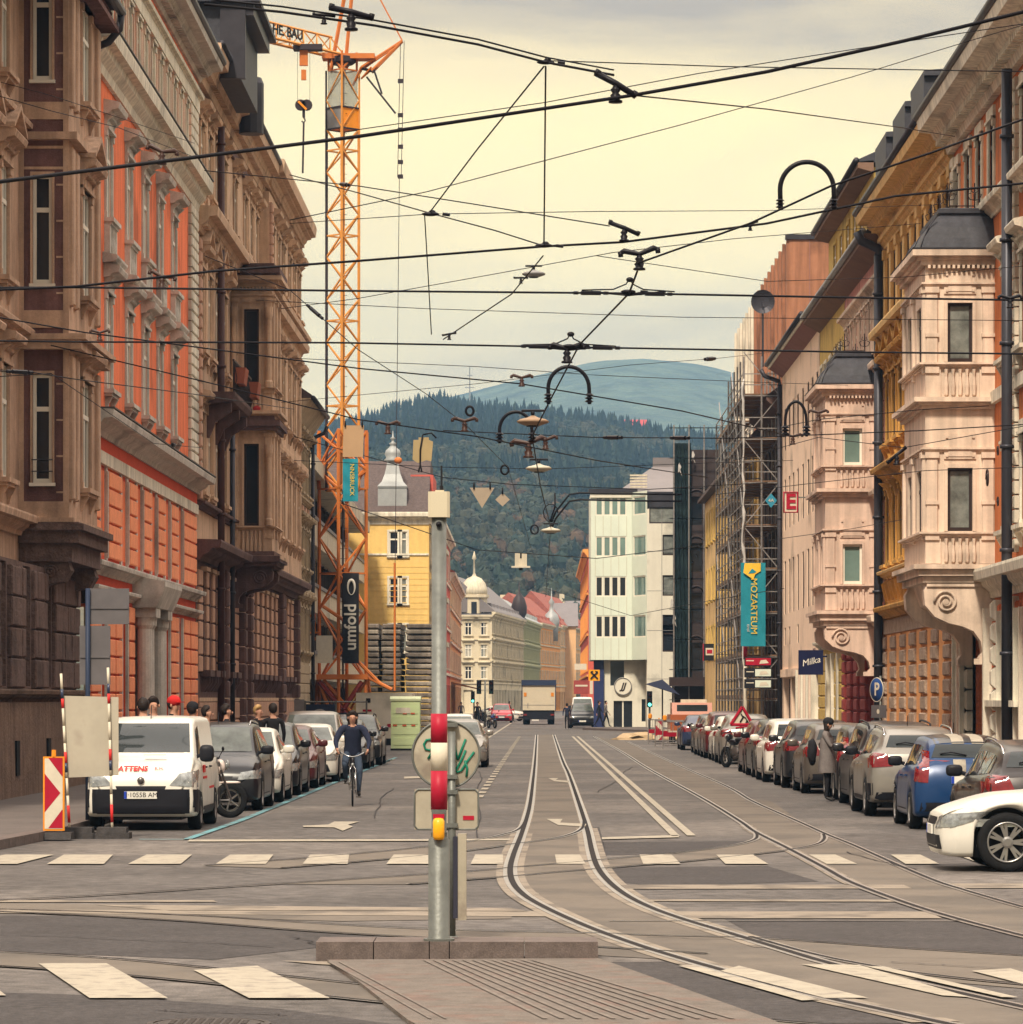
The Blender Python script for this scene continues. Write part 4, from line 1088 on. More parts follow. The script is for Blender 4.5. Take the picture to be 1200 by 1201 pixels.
B.frame((-20,175.95),(1,0),(0,-1))
for z,h in((4.3,1.9),(7.6,1.9),(10.9,1.7)):
 B.window(6.5,z,2.2,h,'none',m_fdark,None,None,'M',reveal=-.05,o=0,hole=False); B.window(3,z,2.2,h,'none',m_fdark,None,None,'M',reveal=-.05,o=0,hole=False)
B.frame((-11.0,176),(-.5,70),(70,.5))
B.roof(m_tile,0,69,13.6,4.2,10,.3)
b=B.mb('chimney',m_g5); b.wbox(-14.4,-13.6,180,181.4,14,18.4); b.wbox(-12.6,-12.1,181,182,14,17.6)
B.finish()
m_pk=M('plaster_pink',(.68,.50,.40),rough=.85,var=.08,scale=1.2,bump=.15,streak=.28)
m_pkd=M('plaster_pink_pale',(.74,.58,.46),rough=.85,var=.08,scale=1.2,bump=.15,streak=.3)
m_or1=M('plaster_orange_warm',(.64,.20,.07),rough=.85,var=.1,scale=1.2,streak=.25)
m_or1r=M('rustic_orange_rough',(.56,.155,.07),rough=.9,var=.25,scale=3,bump=1.,bscale=14,dist=.05)
m_och=M('plaster_ochre',(.60,.33,.09),rough=.85,var=.12,scale=1.3,bump=.2,streak=.32)
m_ochd=M('plaster_ochre_light',(.72,.48,.21),rough=.85,var=.10,scale=1.5,streak=.25)
m_ter=M('panel_terracotta',(.36,.17,.085),rough=.85,var=.15,scale=2)
m_rg=M('rock_grey_pink',(.35,.26,.195),rough=.9,var=.3,scale=4,bump=1.,bscale=16,dist=.05)
m_ochs=M('strip_orange_ochre',(.68,.32,.12),rough=.85,var=.12)
m_bordo=M('plaster_bordeaux',(.28,.055,.05),rough=.85,var=.2,scale=2,bump=.4)
m_yel=M('plaster_yellow',(.62,.42,.12),rough=.85,var=.1,scale=1.2,streak=.25)
X0=11.2
B=Bld('orange_corner_house','orange house with a large cream pink oriel, nearest on the right','house',(X0,66,0),(X0,0),UY,NR)
for u in(68,72.5,77,81.5,86.2,89.5,100):
 for z,h,st in((6.1,2.1,'pil'),(10.2,2.2,'hood'),(14.3,1.9,'pil')):
  B.window(u,z,1.1 if u!=100 else .8,h,st,m_fdark,m_cr,None,'T')
for u in(92.5,95,97.5):B.window(u,14.4,1.0,1.9,'pil',m_fdark,m_cr,None,'T')
B.wall(m_or1,66,101,4.6,17.2,10)
B.holes=[(91.9,96.8,0,3.9)]
for u in(68,72.5,77,81.5,86.4,89.6,99.2):B.window(u,1.5,.9,2.6,'none',m_cr,None,None,'T',reveal=.1)
B.mb('wall',m_bordo if False else m_or1r).panel(66,101,0,4.6,B.holes,-.002,.3)
x0=66.1
for a,c in sorted((h[0],h[1])for h in B.holes)+[(100.9,101)]:
 if a-x0>.3:B.blocks(m_or1r,x0+.12,a-.16,.9,4.4,.36,.10,.05,gap=.05,jit=.02)
 x0=c
fj=B.mb('jambs',m_cr)
for h in B.holes:
 for a in(h[0]-.1,h[1]+.0):fj.box(a,a+.1,-.1,.2,.1,min(4.4,h[3]+.1))
B.band(m_cr,86,91.6,1.9,2.05,.3); B.new('end_wall',m_or1r).box(66.0,66.3,-10,-.01,0,4.59)
for u0 in(87.6,90.9,97.0):B.blocks(m_cr,u0-.28,u0+.28,.15,4.5,.52,.24,.10,part='quoins',gap=.04)
for u0 in(87.6,100.6):B.blocks(m_cr,u0-.3,u0+.3,5.5,16.6,.34,.14,.04,part='quoins',gap=.04)
B.cornice(m_cr,66,101.05,4.55,.7,.55); B.cornice(m_cr,66,101.05,13.9,.35,.35,part='string_course'); B.band(m_cr,66,101,9.3,9.6,.12)
B.cornice(m_cr,66,101.05,16.75,.95,1.0,part='eaves',dent=.35); B.gutter(66,101.1,17.75,1.0); B.roof(m_slate,66,101.05,17.65,2.6,10,1.0)
oriel(B,m_pkd,92.0,97.2,1.70,5.3,13.05,[(6.2,7.75,5.36),(10.35,11.8,9.45)],-1,'',roofm=m_zinc if False else m_slate,corb=2.95,fm=m_fdark,gm=m_glassL)
d_=B.mb('shop_door',m_fdark); d_.box(92.0,96.7,-.34,-.28,.1,3.9)
d_=B.mb('shop_window',m_glass); d_.box(93.2,96.4,-.27,-.25,.6,3.4)
d_=B.mb('shop_frame',m_cr); d_.box(91.65,91.88,-.02,.32,.1,4.3); d_.box(96.8,97.0,-.02,.32,.1,4.3); d_.box(93.0,93.08,-.26,-.2,.1,3.9)
B.pipe(87.05,.2,16.7,.32,.13,M('pipe_bluegrey',(.045,.045,.055),rough=.4,metal=.3))
ir=B.mb('wrought_iron_bracket',m_fdark)
c=ir.p(88.9,.55,7.3); pts=[(c.x,c.y+.25*(1-k/30)*math.cos(k*.45),c.z+.25*(1-k/30)*math.sin(k*.45))for k in range(28)]
ir.path(pts,.02,5); ir.tube(ir.p(88.9,0,8.1),ir.p(88.9,.2,6.5),.025,5)
for dz in(.65,-.55):ir.path([(c.x+.25,c.y+.14*math.cos(k*.6)*(1-k/20),c.z+dz+.14*math.sin(k*.6)*(1-k/20))for k in range(16)],.018,5)
B.finish()
B=Bld('ochre_house','ochre yellow house on a base of rough grey blocks between orange strips','house',(X0,101.2,0),(X0,0),UY,NR)
u=102.6; cols=[]
while u<120.5:cols.append(u); u+=2.15
for u in cols:
 B.window(u,6.35,1.0,2.4,'pil',m_fdark,m_och,None,'T'); B.window(u,10.2,1.0,2.2,'ped',m_fdark,m_och,None,'T'); B.window(u,14.2,1.2,2.0,'none',m_fdark,None,m_glass,'none',reveal=.10)
B.wall(m_och,101.2,121,4.5,17.4,10)
B.mb('wall',m_ochs).panel(101.2,121,0,4.5,(),-.001,.3)
for i,u in enumerate(cols+[cols[-1]+2.15]):
 uu=u-1.07
 b=B.new('pilaster',m_ochd); b.box(uu-.30,uu+.30,-.01,.07,14.1,16.5,.02); b.box(uu-.36,uu+.36,0,.12,16.2,16.5); b.box(uu-.36,uu+.36,0,.12,14.0,14.2)
 if uu<120.6:
  for z in(8.9,12.95):
   b=B.new('console',m_och); b.prof(uu-.14,uu+.14,[(0,z-.5),(.1,z-.5),(.18,z-.2),(.42,z),(0,z)])
B.cornice(m_och,101.2,121,9.05,.4,.5,part='string_course'); B.cornice(m_ochd,101.2,121,13.3,.55,.55,part='string_course')
B.cornice(m_ochd,101.2,121,5.9,.25,.3,part='string_course'); B.cornice(m_och,101.2,121,4.65,.35,.4)
for u in cols:
 b=B.new('bracketed_sill',m_och)
 for q in(-.5,.5):b.prof(u+q-.08,u+q+.08,[(0,5.2),(.06,5.2),(.2,5.75),(0,5.9)])
B.band(m_rg,101.2,121,4.15,4.6,.06,part='frieze')
k=0; u=101.5
while u<120.6:
 B.blocks(m_rg,u,min(u+1.7,120.9),1.25,4.1,.475,.09,.035,gap=.09,jit=.02); B.new('strip',m_ochs).box(u+1.72,u+3.0,-.02,.03,1.25,4.12); u+=3.1
B.band(m_ochs,101.2,121,1.05,1.24,.2); B.blocks(m_rg,101.2,121,.13,1.05,.92,.16,.04,bl=2.4)
B.cornice(m_ochd,101.15,121.1,16.55,.35,.25,part='string_course'); B.cornice(m_ochd,101.15,121.1,16.9,.75,.95,part='eaves',dent=.4)
B.gutter(101.1,121.2,17.75,.95)
B.mb('roof',m_slate).prof(101.2,121,[(1.0,17.7),(.8,17.9),(-1.4,19.6),(-9,20.6),(-10,17.6)])
for y0 in(105.5,111.0,117.0):
 b=B.new('dormer',m_slate); b.wbox(X0-.35,X0+3,y0,y0+3.6,17.8,19.6); b.prof(y0-.15,y0+3.75,[(.35,19.6),(.35,19.75),(-3,19.95),(-3,19.6)])
B.pipe(121.0,.2,16.4,.22,.15,MATS['pipe_bluegrey'],top=.9)
B.finish()
m_p3=M('plaster_rose',(.60,.27,.23),rough=.85,var=.1,scale=1.3,bump=.15,streak=.3)
B=Bld('rose_house','rose pink house with a pink oriel and a dark red base','house',(X0,121.2,0),(X0,0),UY,NR)
for u in(129.6,132.4,135.2):
 for z,h in((5.7,2.0),(9.5,2.0)):B.window(u,z,1.1,h,'hood',m_fwhite,m_pkd,None,'T')
for u in(122.6,124.4,126.2,128,129.8,131.6,133.4,135.4):B.window(u,13.5,.85,1.9,'pil',m_fwhite,m_pkd,None,'T')
B.wall(m_p3,121.2,137,4.4,16.6,10)
B.holes=[(123.8,126.8,0,3.2)]
for u in(129.6,132.4,135.2):B.window(u,1.5,1.1,2.0,'none',m_cr,None,None,'T',reveal=.3)
B.mb('wall',m_bordo).panel(121.2,137,0,4.4,B.holes,-.001,.3); x0=121.3
for a,c in sorted((h[0],h[1])for h in B.holes)+[(136.9,137)]:
 if a-x0>.3:B.blocks(m_bordo,x0+.1,a-.1,1.2,3.9,.45,.14,.05,gap=.05)
 x0=c
B.blocks(m_pkd,121.3,121.9,1.0,4.2,.4,.18,.07,part='quoins',gap=.05); B.blocks(m_pkd,121.3,121.8,5.2,15.4,.4,.14,.05,part='quoins',gap=.05)
B.band(m_pkd,121.2,137,1.0,1.16,.2); B.cornice(m_pkd,121.2,137,4.25,.55,.45); B.cornice(m_pkd,121.2,137,8.5,.35,.4,part='string_course'); B.cornice(m_pkd,121.2,137,12.6,.45,.4,part='string_course')
B.cornice(m_pkd,121.2,137,15.6,.3,.3,part='string_course'); B.mb('eaves',M('soffit_brown',(.20,.12,.085),rough=.8)).prof(121.2,137.05,[(0,16.6),(.65,16.95),(.65,17.15),(0,17.15)])
B.gutter(121.2,137.1,17.2,.7,m=m_zinc); B.roof(m_slate,121.2,137,17.1,3.0,10,.6)
oriel(B,m_pk,123.0,127.6,1.78,4.85,12.35,[(5.85,7.15,4.95),(9.75,10.95,8.95)],-1,'',roofm=m_slate,corb=2.85,fm=m_fwhite,gm=m_glassG)
d_=B.mb('door',m_fdark); d_.box(123.8,126.8,-.33,-.28,.1,3.2)
B.new('dormer',m_slate).wbox(X0+.2,X0+3,124,127,17.4,19.6)
B.new('chimney',m_cr).wbox(X0-.2,X0+.5,128.5,129.2,12.3,13.0)
B.finish()
B=Bld('yellow_house','yellow house with set back upper storey beyond the rose house','house',(X0,137.2,0),(X0,0),UY,NR)
for u in(138.6,141,143.4,145.8,147.8):
 for z,h in((5.7,2.0),(9.5,2.0),(13.2,1.9)):B.window(u,z,1.0,h,'simple',m_fwhite,m_cr,None,'T')
B.wall(m_yel,137.2,149,0,16.8,10)
B.blocks(m_yel,137.3,141,.3,3.6,.5,.08,.03,bl=1.2); B.blocks(m_yel,144.2,148.9,.3,3.6,.5,.08,.03,bl=1.2)
for u in(138.8,141.6,144):B.new('pilaster',m_cr).box(u,u+.5,0,.14,.2,3.8)
B.cornice(m_cr,137.2,149,4.0,.3,.3,part='string_course')
B.mb('eaves',MATS['soffit_brown']).prof(137.2,149,[(0,16.6),(.65,16.95),(.65,17.15),(0,17.15)]); B.gutter(137.2,149.0,17.2,.7,m=m_zinc)
B.frame((X0+.35,0),UY,NR); B.holes=[]
for u in(130.5,133.5,136.5,139.5,142.5,145.5):B.window(u,18.2,1.2,1.5,'simple',m_fwhite,m_yel,None,'T')
B.wall(m_yel,129.2,149,17.2,20.4,8,name='upper_wall'); B.mb('upper_eaves',MATS['soffit_brown']).prof(129,149.3,[(0,20.2),(.55,20.35),(.55,20.55),(0,20.6)]); B.gutter(129,149.3,20.6,.6,part='upper_gutter')
B.roof(m_slate,129,149.2,20.5,2.0,8,.55)
B.finish()
m_p5=M('render_pink',(.82,.60,.45),rough=.8,var=.05,scale=.6,streak=.06)
B=Bld('plain_pink_building','plain salmon pink building with rows of tall narrow slit windows','building',(X0,149.2,0),(X0,0),UY,NR)
for z,h in((5.9,2.4),(9.7,2.3),(13.3,1.9)):
 for u in(150.4,153.0,155.4,158.5,161.6,164.4,167.0,169.9):B.window(u,z,1.0,h,'none',m_fdark,None,m_glass,'none',reveal=.10)
for u in(161.6,167.0,169.9):B.window(u,4.5,.9,.8,'none',m_fdark,None,m_glass,'none',reveal=.10)
B.holes+=[(150,154.2,0,3.0),(155,157.8,0,3.0),(158.6,161.8,0,3.0),(162.6,165.6,0,3.0),(166.4,170.8,0,3.0)]
B.wall(m_p5,149.2,172,0,17.0,10,reveal=.35)
for a,c in((150,154.2),(155,157.8),(158.6,161.8),(162.6,165.6),(166.4,170.8)):
 g_=B.new('shop_window',m_glass); g_.box(a,c,-.33,-.30,.1,3.0); g_=B.new('shop_frame',m_w5 if a<160 else m_fdark); g_.box(a+.02,a+.2,-.3,-.02,.1,2.98); g_.box((a+c)/2-.05,(a+c)/2+.05,-.3,-.1,.1,2.98)
for k in range(7):B.new('shop_pillar',m_pkd if k%2 else m_cr).box(149.6+k*1.5,149.9+k*1.5,0,.3,.1,3.3)
B.band(m_p5,149.2,172,3.05,3.4,.12)
B.mb('eaves',M('soffit_rose',(.26,.13,.11),rough=.8)).prof(149.2,172.1,[(0,16.8),(.6,17.2),(.6,17.35),(0,17.35)]); B.mb('eaves_board',m_cr).prof(149.2,172.1,[(.6,17.18),(.66,17.18),(.66,17.4),(.6,17.4)])
B.gutter(149.2,172.1,17.4,.72,m=m_gut); B.roof(m_tile,149.2,172,17.3,2.8,10,.55)
B.pipe(171.7,.2,16.4,.15,.1,m_gut,top=1.0)
ds=B.mb('satellite_dish',m_gut); c=Vector((X0-.85,172.6,20.35))
ds.lathe(c,[(0,.16),(.3,.12),(.55,.0),(.55,-.03),(.3,.09),(0,.12)],20,axis='y'); ds.tube(c+Vector((0,.1,0)),c+Vector((0,.1,-3.0)),.05,6); ds.tube(c,c+Vector((0,-.5,-.3)),.03,5)
B.finish()
t_=thing('shop_sign','small dark blue sign with white handwriting jutting from the pink facade','sign',(X(951,143),143,Z(777,143)))
sb=MB(M('sign_navy',(.012,.014,.05),rough=.4)); sb.wbox(-.47,.47,-.06,.06,-.47,.47); sb.wbox(.47,.62,-.02,.02,.2,.26); inst('board',sb.mesh('board'),t_)
writing('Milka',.34,M('writing_white',(.7,.66,.58),rough=.5,var=0),t_,(0,-.065,.03),(R(90),R(-14),0),shear=.3)
t_=thing('wall_lettering','brown letters fixed over the shop of the plain pink building','sign',(X0-.05,151.4,3.9))
writing('MILKA',.55,M('writing_brown',(.09,.05,.045),rough=.6,var=0),t_,(0,0,0),(R(90),0,R(-90)),bold=.01)
m_t=M('cladding_orange',(.36,.16,.09),rough=.75,var=.08,scale=.5,streak=.3)
B=Bld('ribbed_tower_building','tall orange building with vertical ribs rising behind the scaffolding','building',(12.5,188,0),(12.6,0),UY,NR)
for i in range(16):
 for z in(13.5,17,20.5):B.window(190+i*3.1,z,1.1,2.0,'none',m_fdark,None,None,'t')
B.wall(m_t,188,239,0,25.2,12)
for i in range(17):B.new('rib',m_cr if i>9 else m_t).box(188.05+i*3.1,188.3+i*3.1,0,.14,9,25.25)
B.mb('parapet_cap',m_gut).wbox(12.4,24.8,187.9,188.25,25.1,25.35)
for i in range(3):B.new('panel_joint',MATS['soffit_rose']).wbox(13.6+i*1.3,13.64+i*1.3,187.985,188.0,5,25.1)
B.finish()
B=Bld('stripped_building','dark brown building being renovated behind the scaffolding','building',(X0,172.5,0),(X0,0),UY,NR)
m_st=M('wall_stripped',(.115,.070,.058),rough=.9,var=.35,scale=1.2,bump=.6)
for i in range(4):
 for z in(4.3,8.0,11.7):B.window(174.6+i*3.3,z,1.2,2.1,'simple',m_fwhite,m_st,None,'T')
B.wall(m_st,172.3,186.5,0,15.8,9)
B.mb('eaves',m_st).prof(172.3,186.5,[(0,15.2),(.7,15.8),(.7,16),(0,16)]); B.roof(m_tile,172.3,186.5,15.9,3.5,9,.7)
B.finish()
B=Bld('gabled_house','pale yellow house with steep gable standing past the scaffolding','house',(X0-.2,187,0),(X0-.2,0),UY,NR)
for i in range(17):
 for z in(4.6,8.3,12.0):B.window(189+i*3.4,z,1.2,2.0,'simple',m_fwhite,m_yel,None,'T')
B.wall(m_ochd,187,247,0,15.0,9)
b=B.mb('gable',m_ochd); b.fr((X0-.2,187.3,0),(1,0),(0,-1)); b.pu(-.3,0,[(0,14.9),(9,14.9),(4.5,20)])
B.mb('roof',m_tile).prof(186.8,247,[(.5,14.9),(.5,15.1),(-4.3,20.4),(-9.5,15.0)])
B.finish()
m_tube=M('scaffold_tube',(.27,.25,.24),rough=.45,metal=.5,var=.3,scale=4)
m_plank=M('scaffold_plank',(.20,.12,.075),rough=.85,var=.3,scale=3)
def scaffold(label,x0,x1,y0,y1,H,bay=2.6,lift=2.0,grp=None):
 t=thing('scaffolding',label,'scaffolding',(x1,y0,0));
 fr_=MB(m_tube); dk=MB(m_plank); dg=MB(m_tube)
 n=max(1,round((y1-y0)/bay)); m=int(H/lift)
 for i in range(n+1):
  y=y0+(y1-y0)*i/n; h=H+(rnd.choice([-1,0,0,1.])if i else 0)
  for x in(x0,x1,(x0+x1)/2 if i==0 else x0):fr_.tube((x,y,.02),(x,y,h),.045,5)
  for k in range(1,m+1):
   for dz in(0,.5,1.0):
    if i in(0,n)or dz==0:fr_.tube((x0,y,k*lift+dz),(x1,y,k*lift+dz),.032,4)
 for k in range(1,m+1):
  for dz in(0,.55,1.05):
   fr_.tube((x0,y0,k*lift+dz),(x0,y1,k*lift+dz),.030,4)
  fr_.tube((x1,y0,k*lift),(x1,y1,k*lift),.032,4)
  dk.wbox(x0+.06,x1-.06,y0,y1,k*lift+.05,k*lift+.10); dk.wbox(x0+.03,x0+.06,y0,y1,k*lift+.1,k*lift+.26)
  i=k%n; ya=y0+(y1-y0)*i/n; yb=y0+(y1-y0)*(i+1)/n
  dg.tube((x0,ya,k*lift),(x0,yb,(k+1)*lift),.03,4)
  dg.tube((x0,y0,k*lift),(x1,y0,(k+1)*lift),.03,4)if k%2 else dg.tube((x1,y0,k*lift),(x0,y0,(k+1)*lift),.03,4)
 fr_.build('frame',t); dk.build('decking',t); dg.build('brace',t); return t
scaffold('grey tube scaffolding with plank decks in front of the stripped brown building',9.45,11.1,172.3,186,17.8)
scaffold('grey tube scaffolding round the pale yellow gabled house',9.75,10.85,189,205,17.0,3.2)
pn=thing('protective_sheet','torn pale protective sheet hanging down the front edge of the scaffolding','sheet',(9.4,172.2,0))
b=MB(M('sheet_white',(.42,.40,.38),rough=.6,var=.3,scale=2)); pts=[]
for i in range(40):
 z=3.5+i*.34; pts.append((9.42+.05*noise.noise((i*.31,2,0))*3+rnd.uniform(-.03,.03),172.1,z))
b.path(pts,[.03+.10*abs(noise.noise((i*.41,7,1)))for i in range(40)],6); b.build('sheet',pn)
m_net=M('netting',(.014,.026,.027),rough=.9,var=.5,scale=1.6)
B=Bld('netted_building','dark building wrapped in green black netting beside the pale green corner block','building',(9.9,249,0),(9.9,249),(1,0),(0,-1))
b=B.mb('wall',M('wall_dark',(.045,.032,.030),rough=.9,var=.3));
for k,z in enumerate((3.9,7.2,10.5,13.6)):B.holes.append((.25,1.0,z,z+1.9))
b.panel(-.9,2.6,0,18.6,B.holes,0,.4); b.box(0,14,-12,-.5,0,18.5)
for h in B.holes:
 a=B.new('arch',MATS['wall_dark']); c=a.p(.62,.02,h[3]); a.path([(c.x+.5*math.cos(t*math.pi/10),c.y,c.z+.45*math.sin(t*math.pi/10))for t in range(11)],.08,6)
 g_=B.new('pane',m_glass); g_.box(h[0],h[1],-.35,-.32,h[2],h[3])
b=B.mb('netting',m_net); n=26; v=[]
for i in range(n+1):
 for j in range(31):
  u=-.95+1.2*i/n; z=3.4+15.6*j/30
  if u>1.0 and rnd.random()<.3:pass
  v.append(b.p(u,.42+.12*math.sin(i*1.1+j*.35)+.05*math.sin(j*1.9),z))
f=[(i*31+j,i*31+j+1,(i+1)*31+j+1,(i+1)*31+j)for i in range(n)for j in range(30)]
b.add(v,f)
b=B.mb('canopy',m_fdark); b.box(-1.2,2.8,0,1.4,2.9,3.5); b.box(-1.0,2.7,-.2,.05,.1,2.9)
sc=B.mb('scaffold_frame',m_tube)
for u in(-.9,.1,1.1,2.2):
 sc.tube(sc.p(u,.7,.1),sc.p(u,.7,20.2),.05,5)
for k in range(10):
 for dz in(0,1):sc.tube(sc.p(-1.2,.7,2+k*2+dz*.0),sc.p(2.6,.7,2+k*2),.04,4)
b=B.mb('torn_sheet',MATS['sheet_white']);
for(u,z)in((-1.1,8.6),(-.95,7.6),(1.1,7.9),(-.6,17.6),(.3,18.4)):b.pu(.62,.64,[(u,z),(u+.07,z+.1),(u+.2,z-.2),(u+.12,z-.35),(u+.24,z-.8),(u+.06,z-.45),(u-.03,z-.6)])
B.finish()
m_mint=M('panel_mint',(.60,.65,.55),rough=.45,var=.05,scale=.8)
m_whiteP=M('panel_offwhite',(.66,.62,.52),rough=.6,var=.06,scale=.8,streak=.06)
YC=258.
xa,xb,xc,xd=X(693,YC),X(741,YC),X(759,YC-2.6),X(797,YC-2.6)
B=Bld('corner_building','modern corner block with pale green bowed bay and off white panels at the crossing','building',(xa,YC,0),(xa,YC),(1,0),(0,-1))
lv=[(619,540+0),]
W=xb-xa
zf=[Z(y,YC)for y in(774,703,655,607,575)]
rows=[(Z(748,YC),Z(722,YC)),(Z(700,YC),Z(676,YC)),(Z(653,YC),Z(629,YC)),(Z(605,YC),Z(583,YC))]
B.holes=[]
for(z0,z1)in rows:
 for k in range(4):B.window(.38+k*.54+.2,z0,.50,z1-z0,'none',m_fwhite,None,m_glass if z0<9.5 and k!=4 else m_glassG,'none',reveal=.1)
B.wall(m_mint,0,W,zf[0],16.25,10,reveal=.14)
c2=(xb,YC); dU=Vector((xc-xb,-2.6,0)).normalized(); LU=Vector((xc-xb,-2.6,0)).length
B.frame(c2,dU,(dU.y,-dU.x)); B.holes=[]
for(z0,z1)in rows:B.window(LU/2,z0,LU*.8,z1-z0,'none',m_fwhite,None,m_glassG,'none',reveal=.1)
B.mb('wall',m_mint).panel(0,LU,zf[0],16.25,B.holes,0,.14)
B.frame((xc,YC-2.6),(1,0),(0,-1)); B.holes=[]; W2=xd-xc
for z0,z1 in((Z(765,YC),Z(733,YC)),(Z(748,YC)+.2,Z(722,YC)),(Z(700,YC),Z(676,YC)),(Z(653,YC),Z(629,YC)),(Z(616,YC),Z(597,YC))):
 B.window(W2-.6 if z0<13.5 else W2/2,z0,1.1 if z0<13.5 else W2-.3,z1-z0,'none',m_fdark,None,m_glass if z0<9 else m_glassL,'none',reveal=.15)
B.mb('wall',m_whiteP).panel(0,W2,0,15.0,B.holes,0,.2); B.mb('wall',m_whiteP).box(0,6,-12,-.3,0,14.9)
j=B.mb('panel_joint',m_g5)
for z in(3.4,6.7,9.4,12.1):j.box(0,W2,-.01,.008,z,z+.03)
for u in(W2*.45,):j.box(u,u+.03,-.01,.009,0,15)
B.frame((xa,YC),(1,0),(0,-1)); j=B.mb('panel_joint',MATS['plaster_pale'])
for k in range(5):
 for a,b_ in((zf[0],rows[0][0]),(rows[0][1],rows[1][0]),(rows[1][1],rows[2][0]),(rows[2][1],rows[3][0])):
  j.box(.3+k*.54,.32+k*.54,-.01,.008,a+.02,b_-.02)
B.holes=[(1.35,3.0,.0,Z(818,YC)),(-.9+2.0,2.2,3.2,3.21)]
B.frame((X(700,YC),YC+.8),(1,0),(0,-1)); W3=X(800,YC)-X(700,YC)
e0,e1=X(720,YC)-X(700,YC),X(742,YC)-X(700,YC)
B.holes=[(e0,e1,0.12,Z(822,YC)),(.95,1.9,Z(804,YC),Z(775,YC)),(X(753,YC)-X(700,YC),X(775,YC)-X(700,YC),.5,Z(820,YC))]
B.mb('ground_floor_wall',m_whiteP).panel(0,W3,0,zf[0]+.3,B.holes,0,.2); B.mb('ground_floor_wall',m_whiteP).box(0,W3,-10,-.3,0,zf[0]-.1)
g_=B.mb('glass_door',m_glass); g_.box(e0,e1,-.25,-.2,.1,Z(822,YC)); f_=B.mb('door_frame',m_whiteP); f_.box((e0+e1)/2-.05,(e0+e1)/2+.05,-.2,-.1,.12,Z(822,YC));
g_=B.mb('shop_window',m_glass); g_.box(.95,1.9,-.2,-.15,Z(804,YC),Z(775,YC)); g_.box(3.1,4.4,-.2,-.15,.5,Z(820,YC))
B.mb('blue_column',M('column_blue',(.03,.04,.11),rough=.4)).box(-.2,.5,-.1,.25,.1,zf[0])
B.frame((xa,YC),(1,0),(0,-1))
b=B.mb('roof_edge',m_gut); b.box(-.15,W+.4,-.4,.25,16.25,16.5)
b=B.mb('roof_edge',m_whiteP); b.box(-.05,W,0,.1,15.9,16.24)
b=B.mb('upper_storey',m_gut); b.box(W+.9,W2+W+1.6,-8,2.0,15.0,16.2)
B.finish()
sg=thing('round_sign','round white sign with two dark strokes above the entrance of the corner block','sign',(X(731,YC),YC+.78,Z(805,YC)))
b=MB(m_whiteP); b.lathe((0,0,0),[(.0,-.10),(.60,-.10),(.62,-.06),(.62,.02)],28,axis='y'); inst('disc',b.mesh('disc'),sg)
b=MB(m_g5); b.smooth=True; b.path([(.58*math.cos(k*math.pi/14),-.11,.58*math.sin(k*math.pi/14))for k in range(28)],.035,6,closed=True); inst('rim',b.mesh('rim'),sg)
writing('JJ',.62,m_fdark,sg,(0,-.115,0),(R(90),0,0),shear=.3,bold=.02)
B=Bld('gambrel_roof_building','building with a broad grey hipped roof showing over the corner block','building',(9,285,0),(7.4,285),(1,0),(0,-1))
b=B.mb('wall',m_whiteP); b.box(-1.6,10,-12,0,0,17.4)
b=B.mb('roof',M('roof_grey',(.17,.15,.15),rough=.6,var=.1,scale=.5)); o=[b.p(-1.9,.4,17.4),b.p(10,.4,17.4),b.p(10,-8,20.2),b.p(1.6,-8,20.2),b.p(-1.9,-12,17.4)]
b.add(o,[(0,1,2,3),(0,3,4)]); b.box(1.6,10,-9,-8,20.1,20.9)
b=B.mb('roof_vent',m_w5);
for k in range(5):b.box(-.4,.9,-.5,0,18.1+k*.22,18.22+k*.22)
B.finish()
m_y6=M('plaster_golden',(.74,.50,.17),rough=.85,var=.08,scale=.6,streak=.08)
m_red6=M('plaster_red',(.50,.10,.075),rough=.85,var=.1,scale=1)
m_tred=M('roof_tile_red',(.28,.085,.06),rough=.85,var=.25,scale=2)
m_cop=M('turret_zinc',(.30,.31,.31),rough=.5,metal=.2,var=.15,scale=1)
Y6=247.
x0,x1=X(378,Y6),X(503,Y6)
B=Bld('yellow_corner_house','golden yellow house with a pale onion turret behind the stacked concrete blocks','house',(x0,Y6,0),(x0,Y6),(1,0),(0,-1))
W=x1-x0
for pz,hz in((Z(708,Y6),1.7),(Z(652,Y6),1.6),(Z(765,Y6),1.8)):
 for px,ww in((463,.72),(473,.5),(400,.8),(385,.8)):
  B.window(X(px,Y6)-x0,pz,ww,hz,'simple',m_fwhite,m_cr,m_glass if px==463 else m_glassL,'t')
B.wall(m_y6,0,W,0,13.9,11)
for z in(Z(653,Y6)+.1,Z(615,Y6)):B.band(m_cr,0,W,z,z+.12,.08)
for z in[Z(665+7*k,Y6)for k in range(12)]:B.band(m_y6,0,W,z,z+.03,.02)
B.cornice(m_cr,-.3,W+.3,13.6,.75,.5)
B.mb('roof',m_tile).prof(-.3,W,[(.4,14.3),(.3,14.45),(-4.5,18),(-10,17.8),(-11,14.3)])
cx=X(460,Y6)-x0
t=B.mb('turret',m_cop); c=t.p(cx,-1.2,0)
t.box(cx-.95,cx+.95,-2.2,-.15,14.3,15.9)
def sq(mb,c,prof,n=4):
 v=[]
 for r,z in prof:
  for i in range(n):a=math.pi/n+i*2*math.pi/n; v.append((c[0]+r*math.cos(a),c[1]+r*math.sin(a),z))
 f=[(j*n+i,j*n+(i+1)%n,(j+1)*n+(i+1)%n,(j+1)*n+i)for j in range(len(prof)-1)for i in range(n)]+[tuple(range(n-1,-1,-1)),tuple(range((len(prof)-1)*n,len(prof)*n))]
 mb.add(v,f)
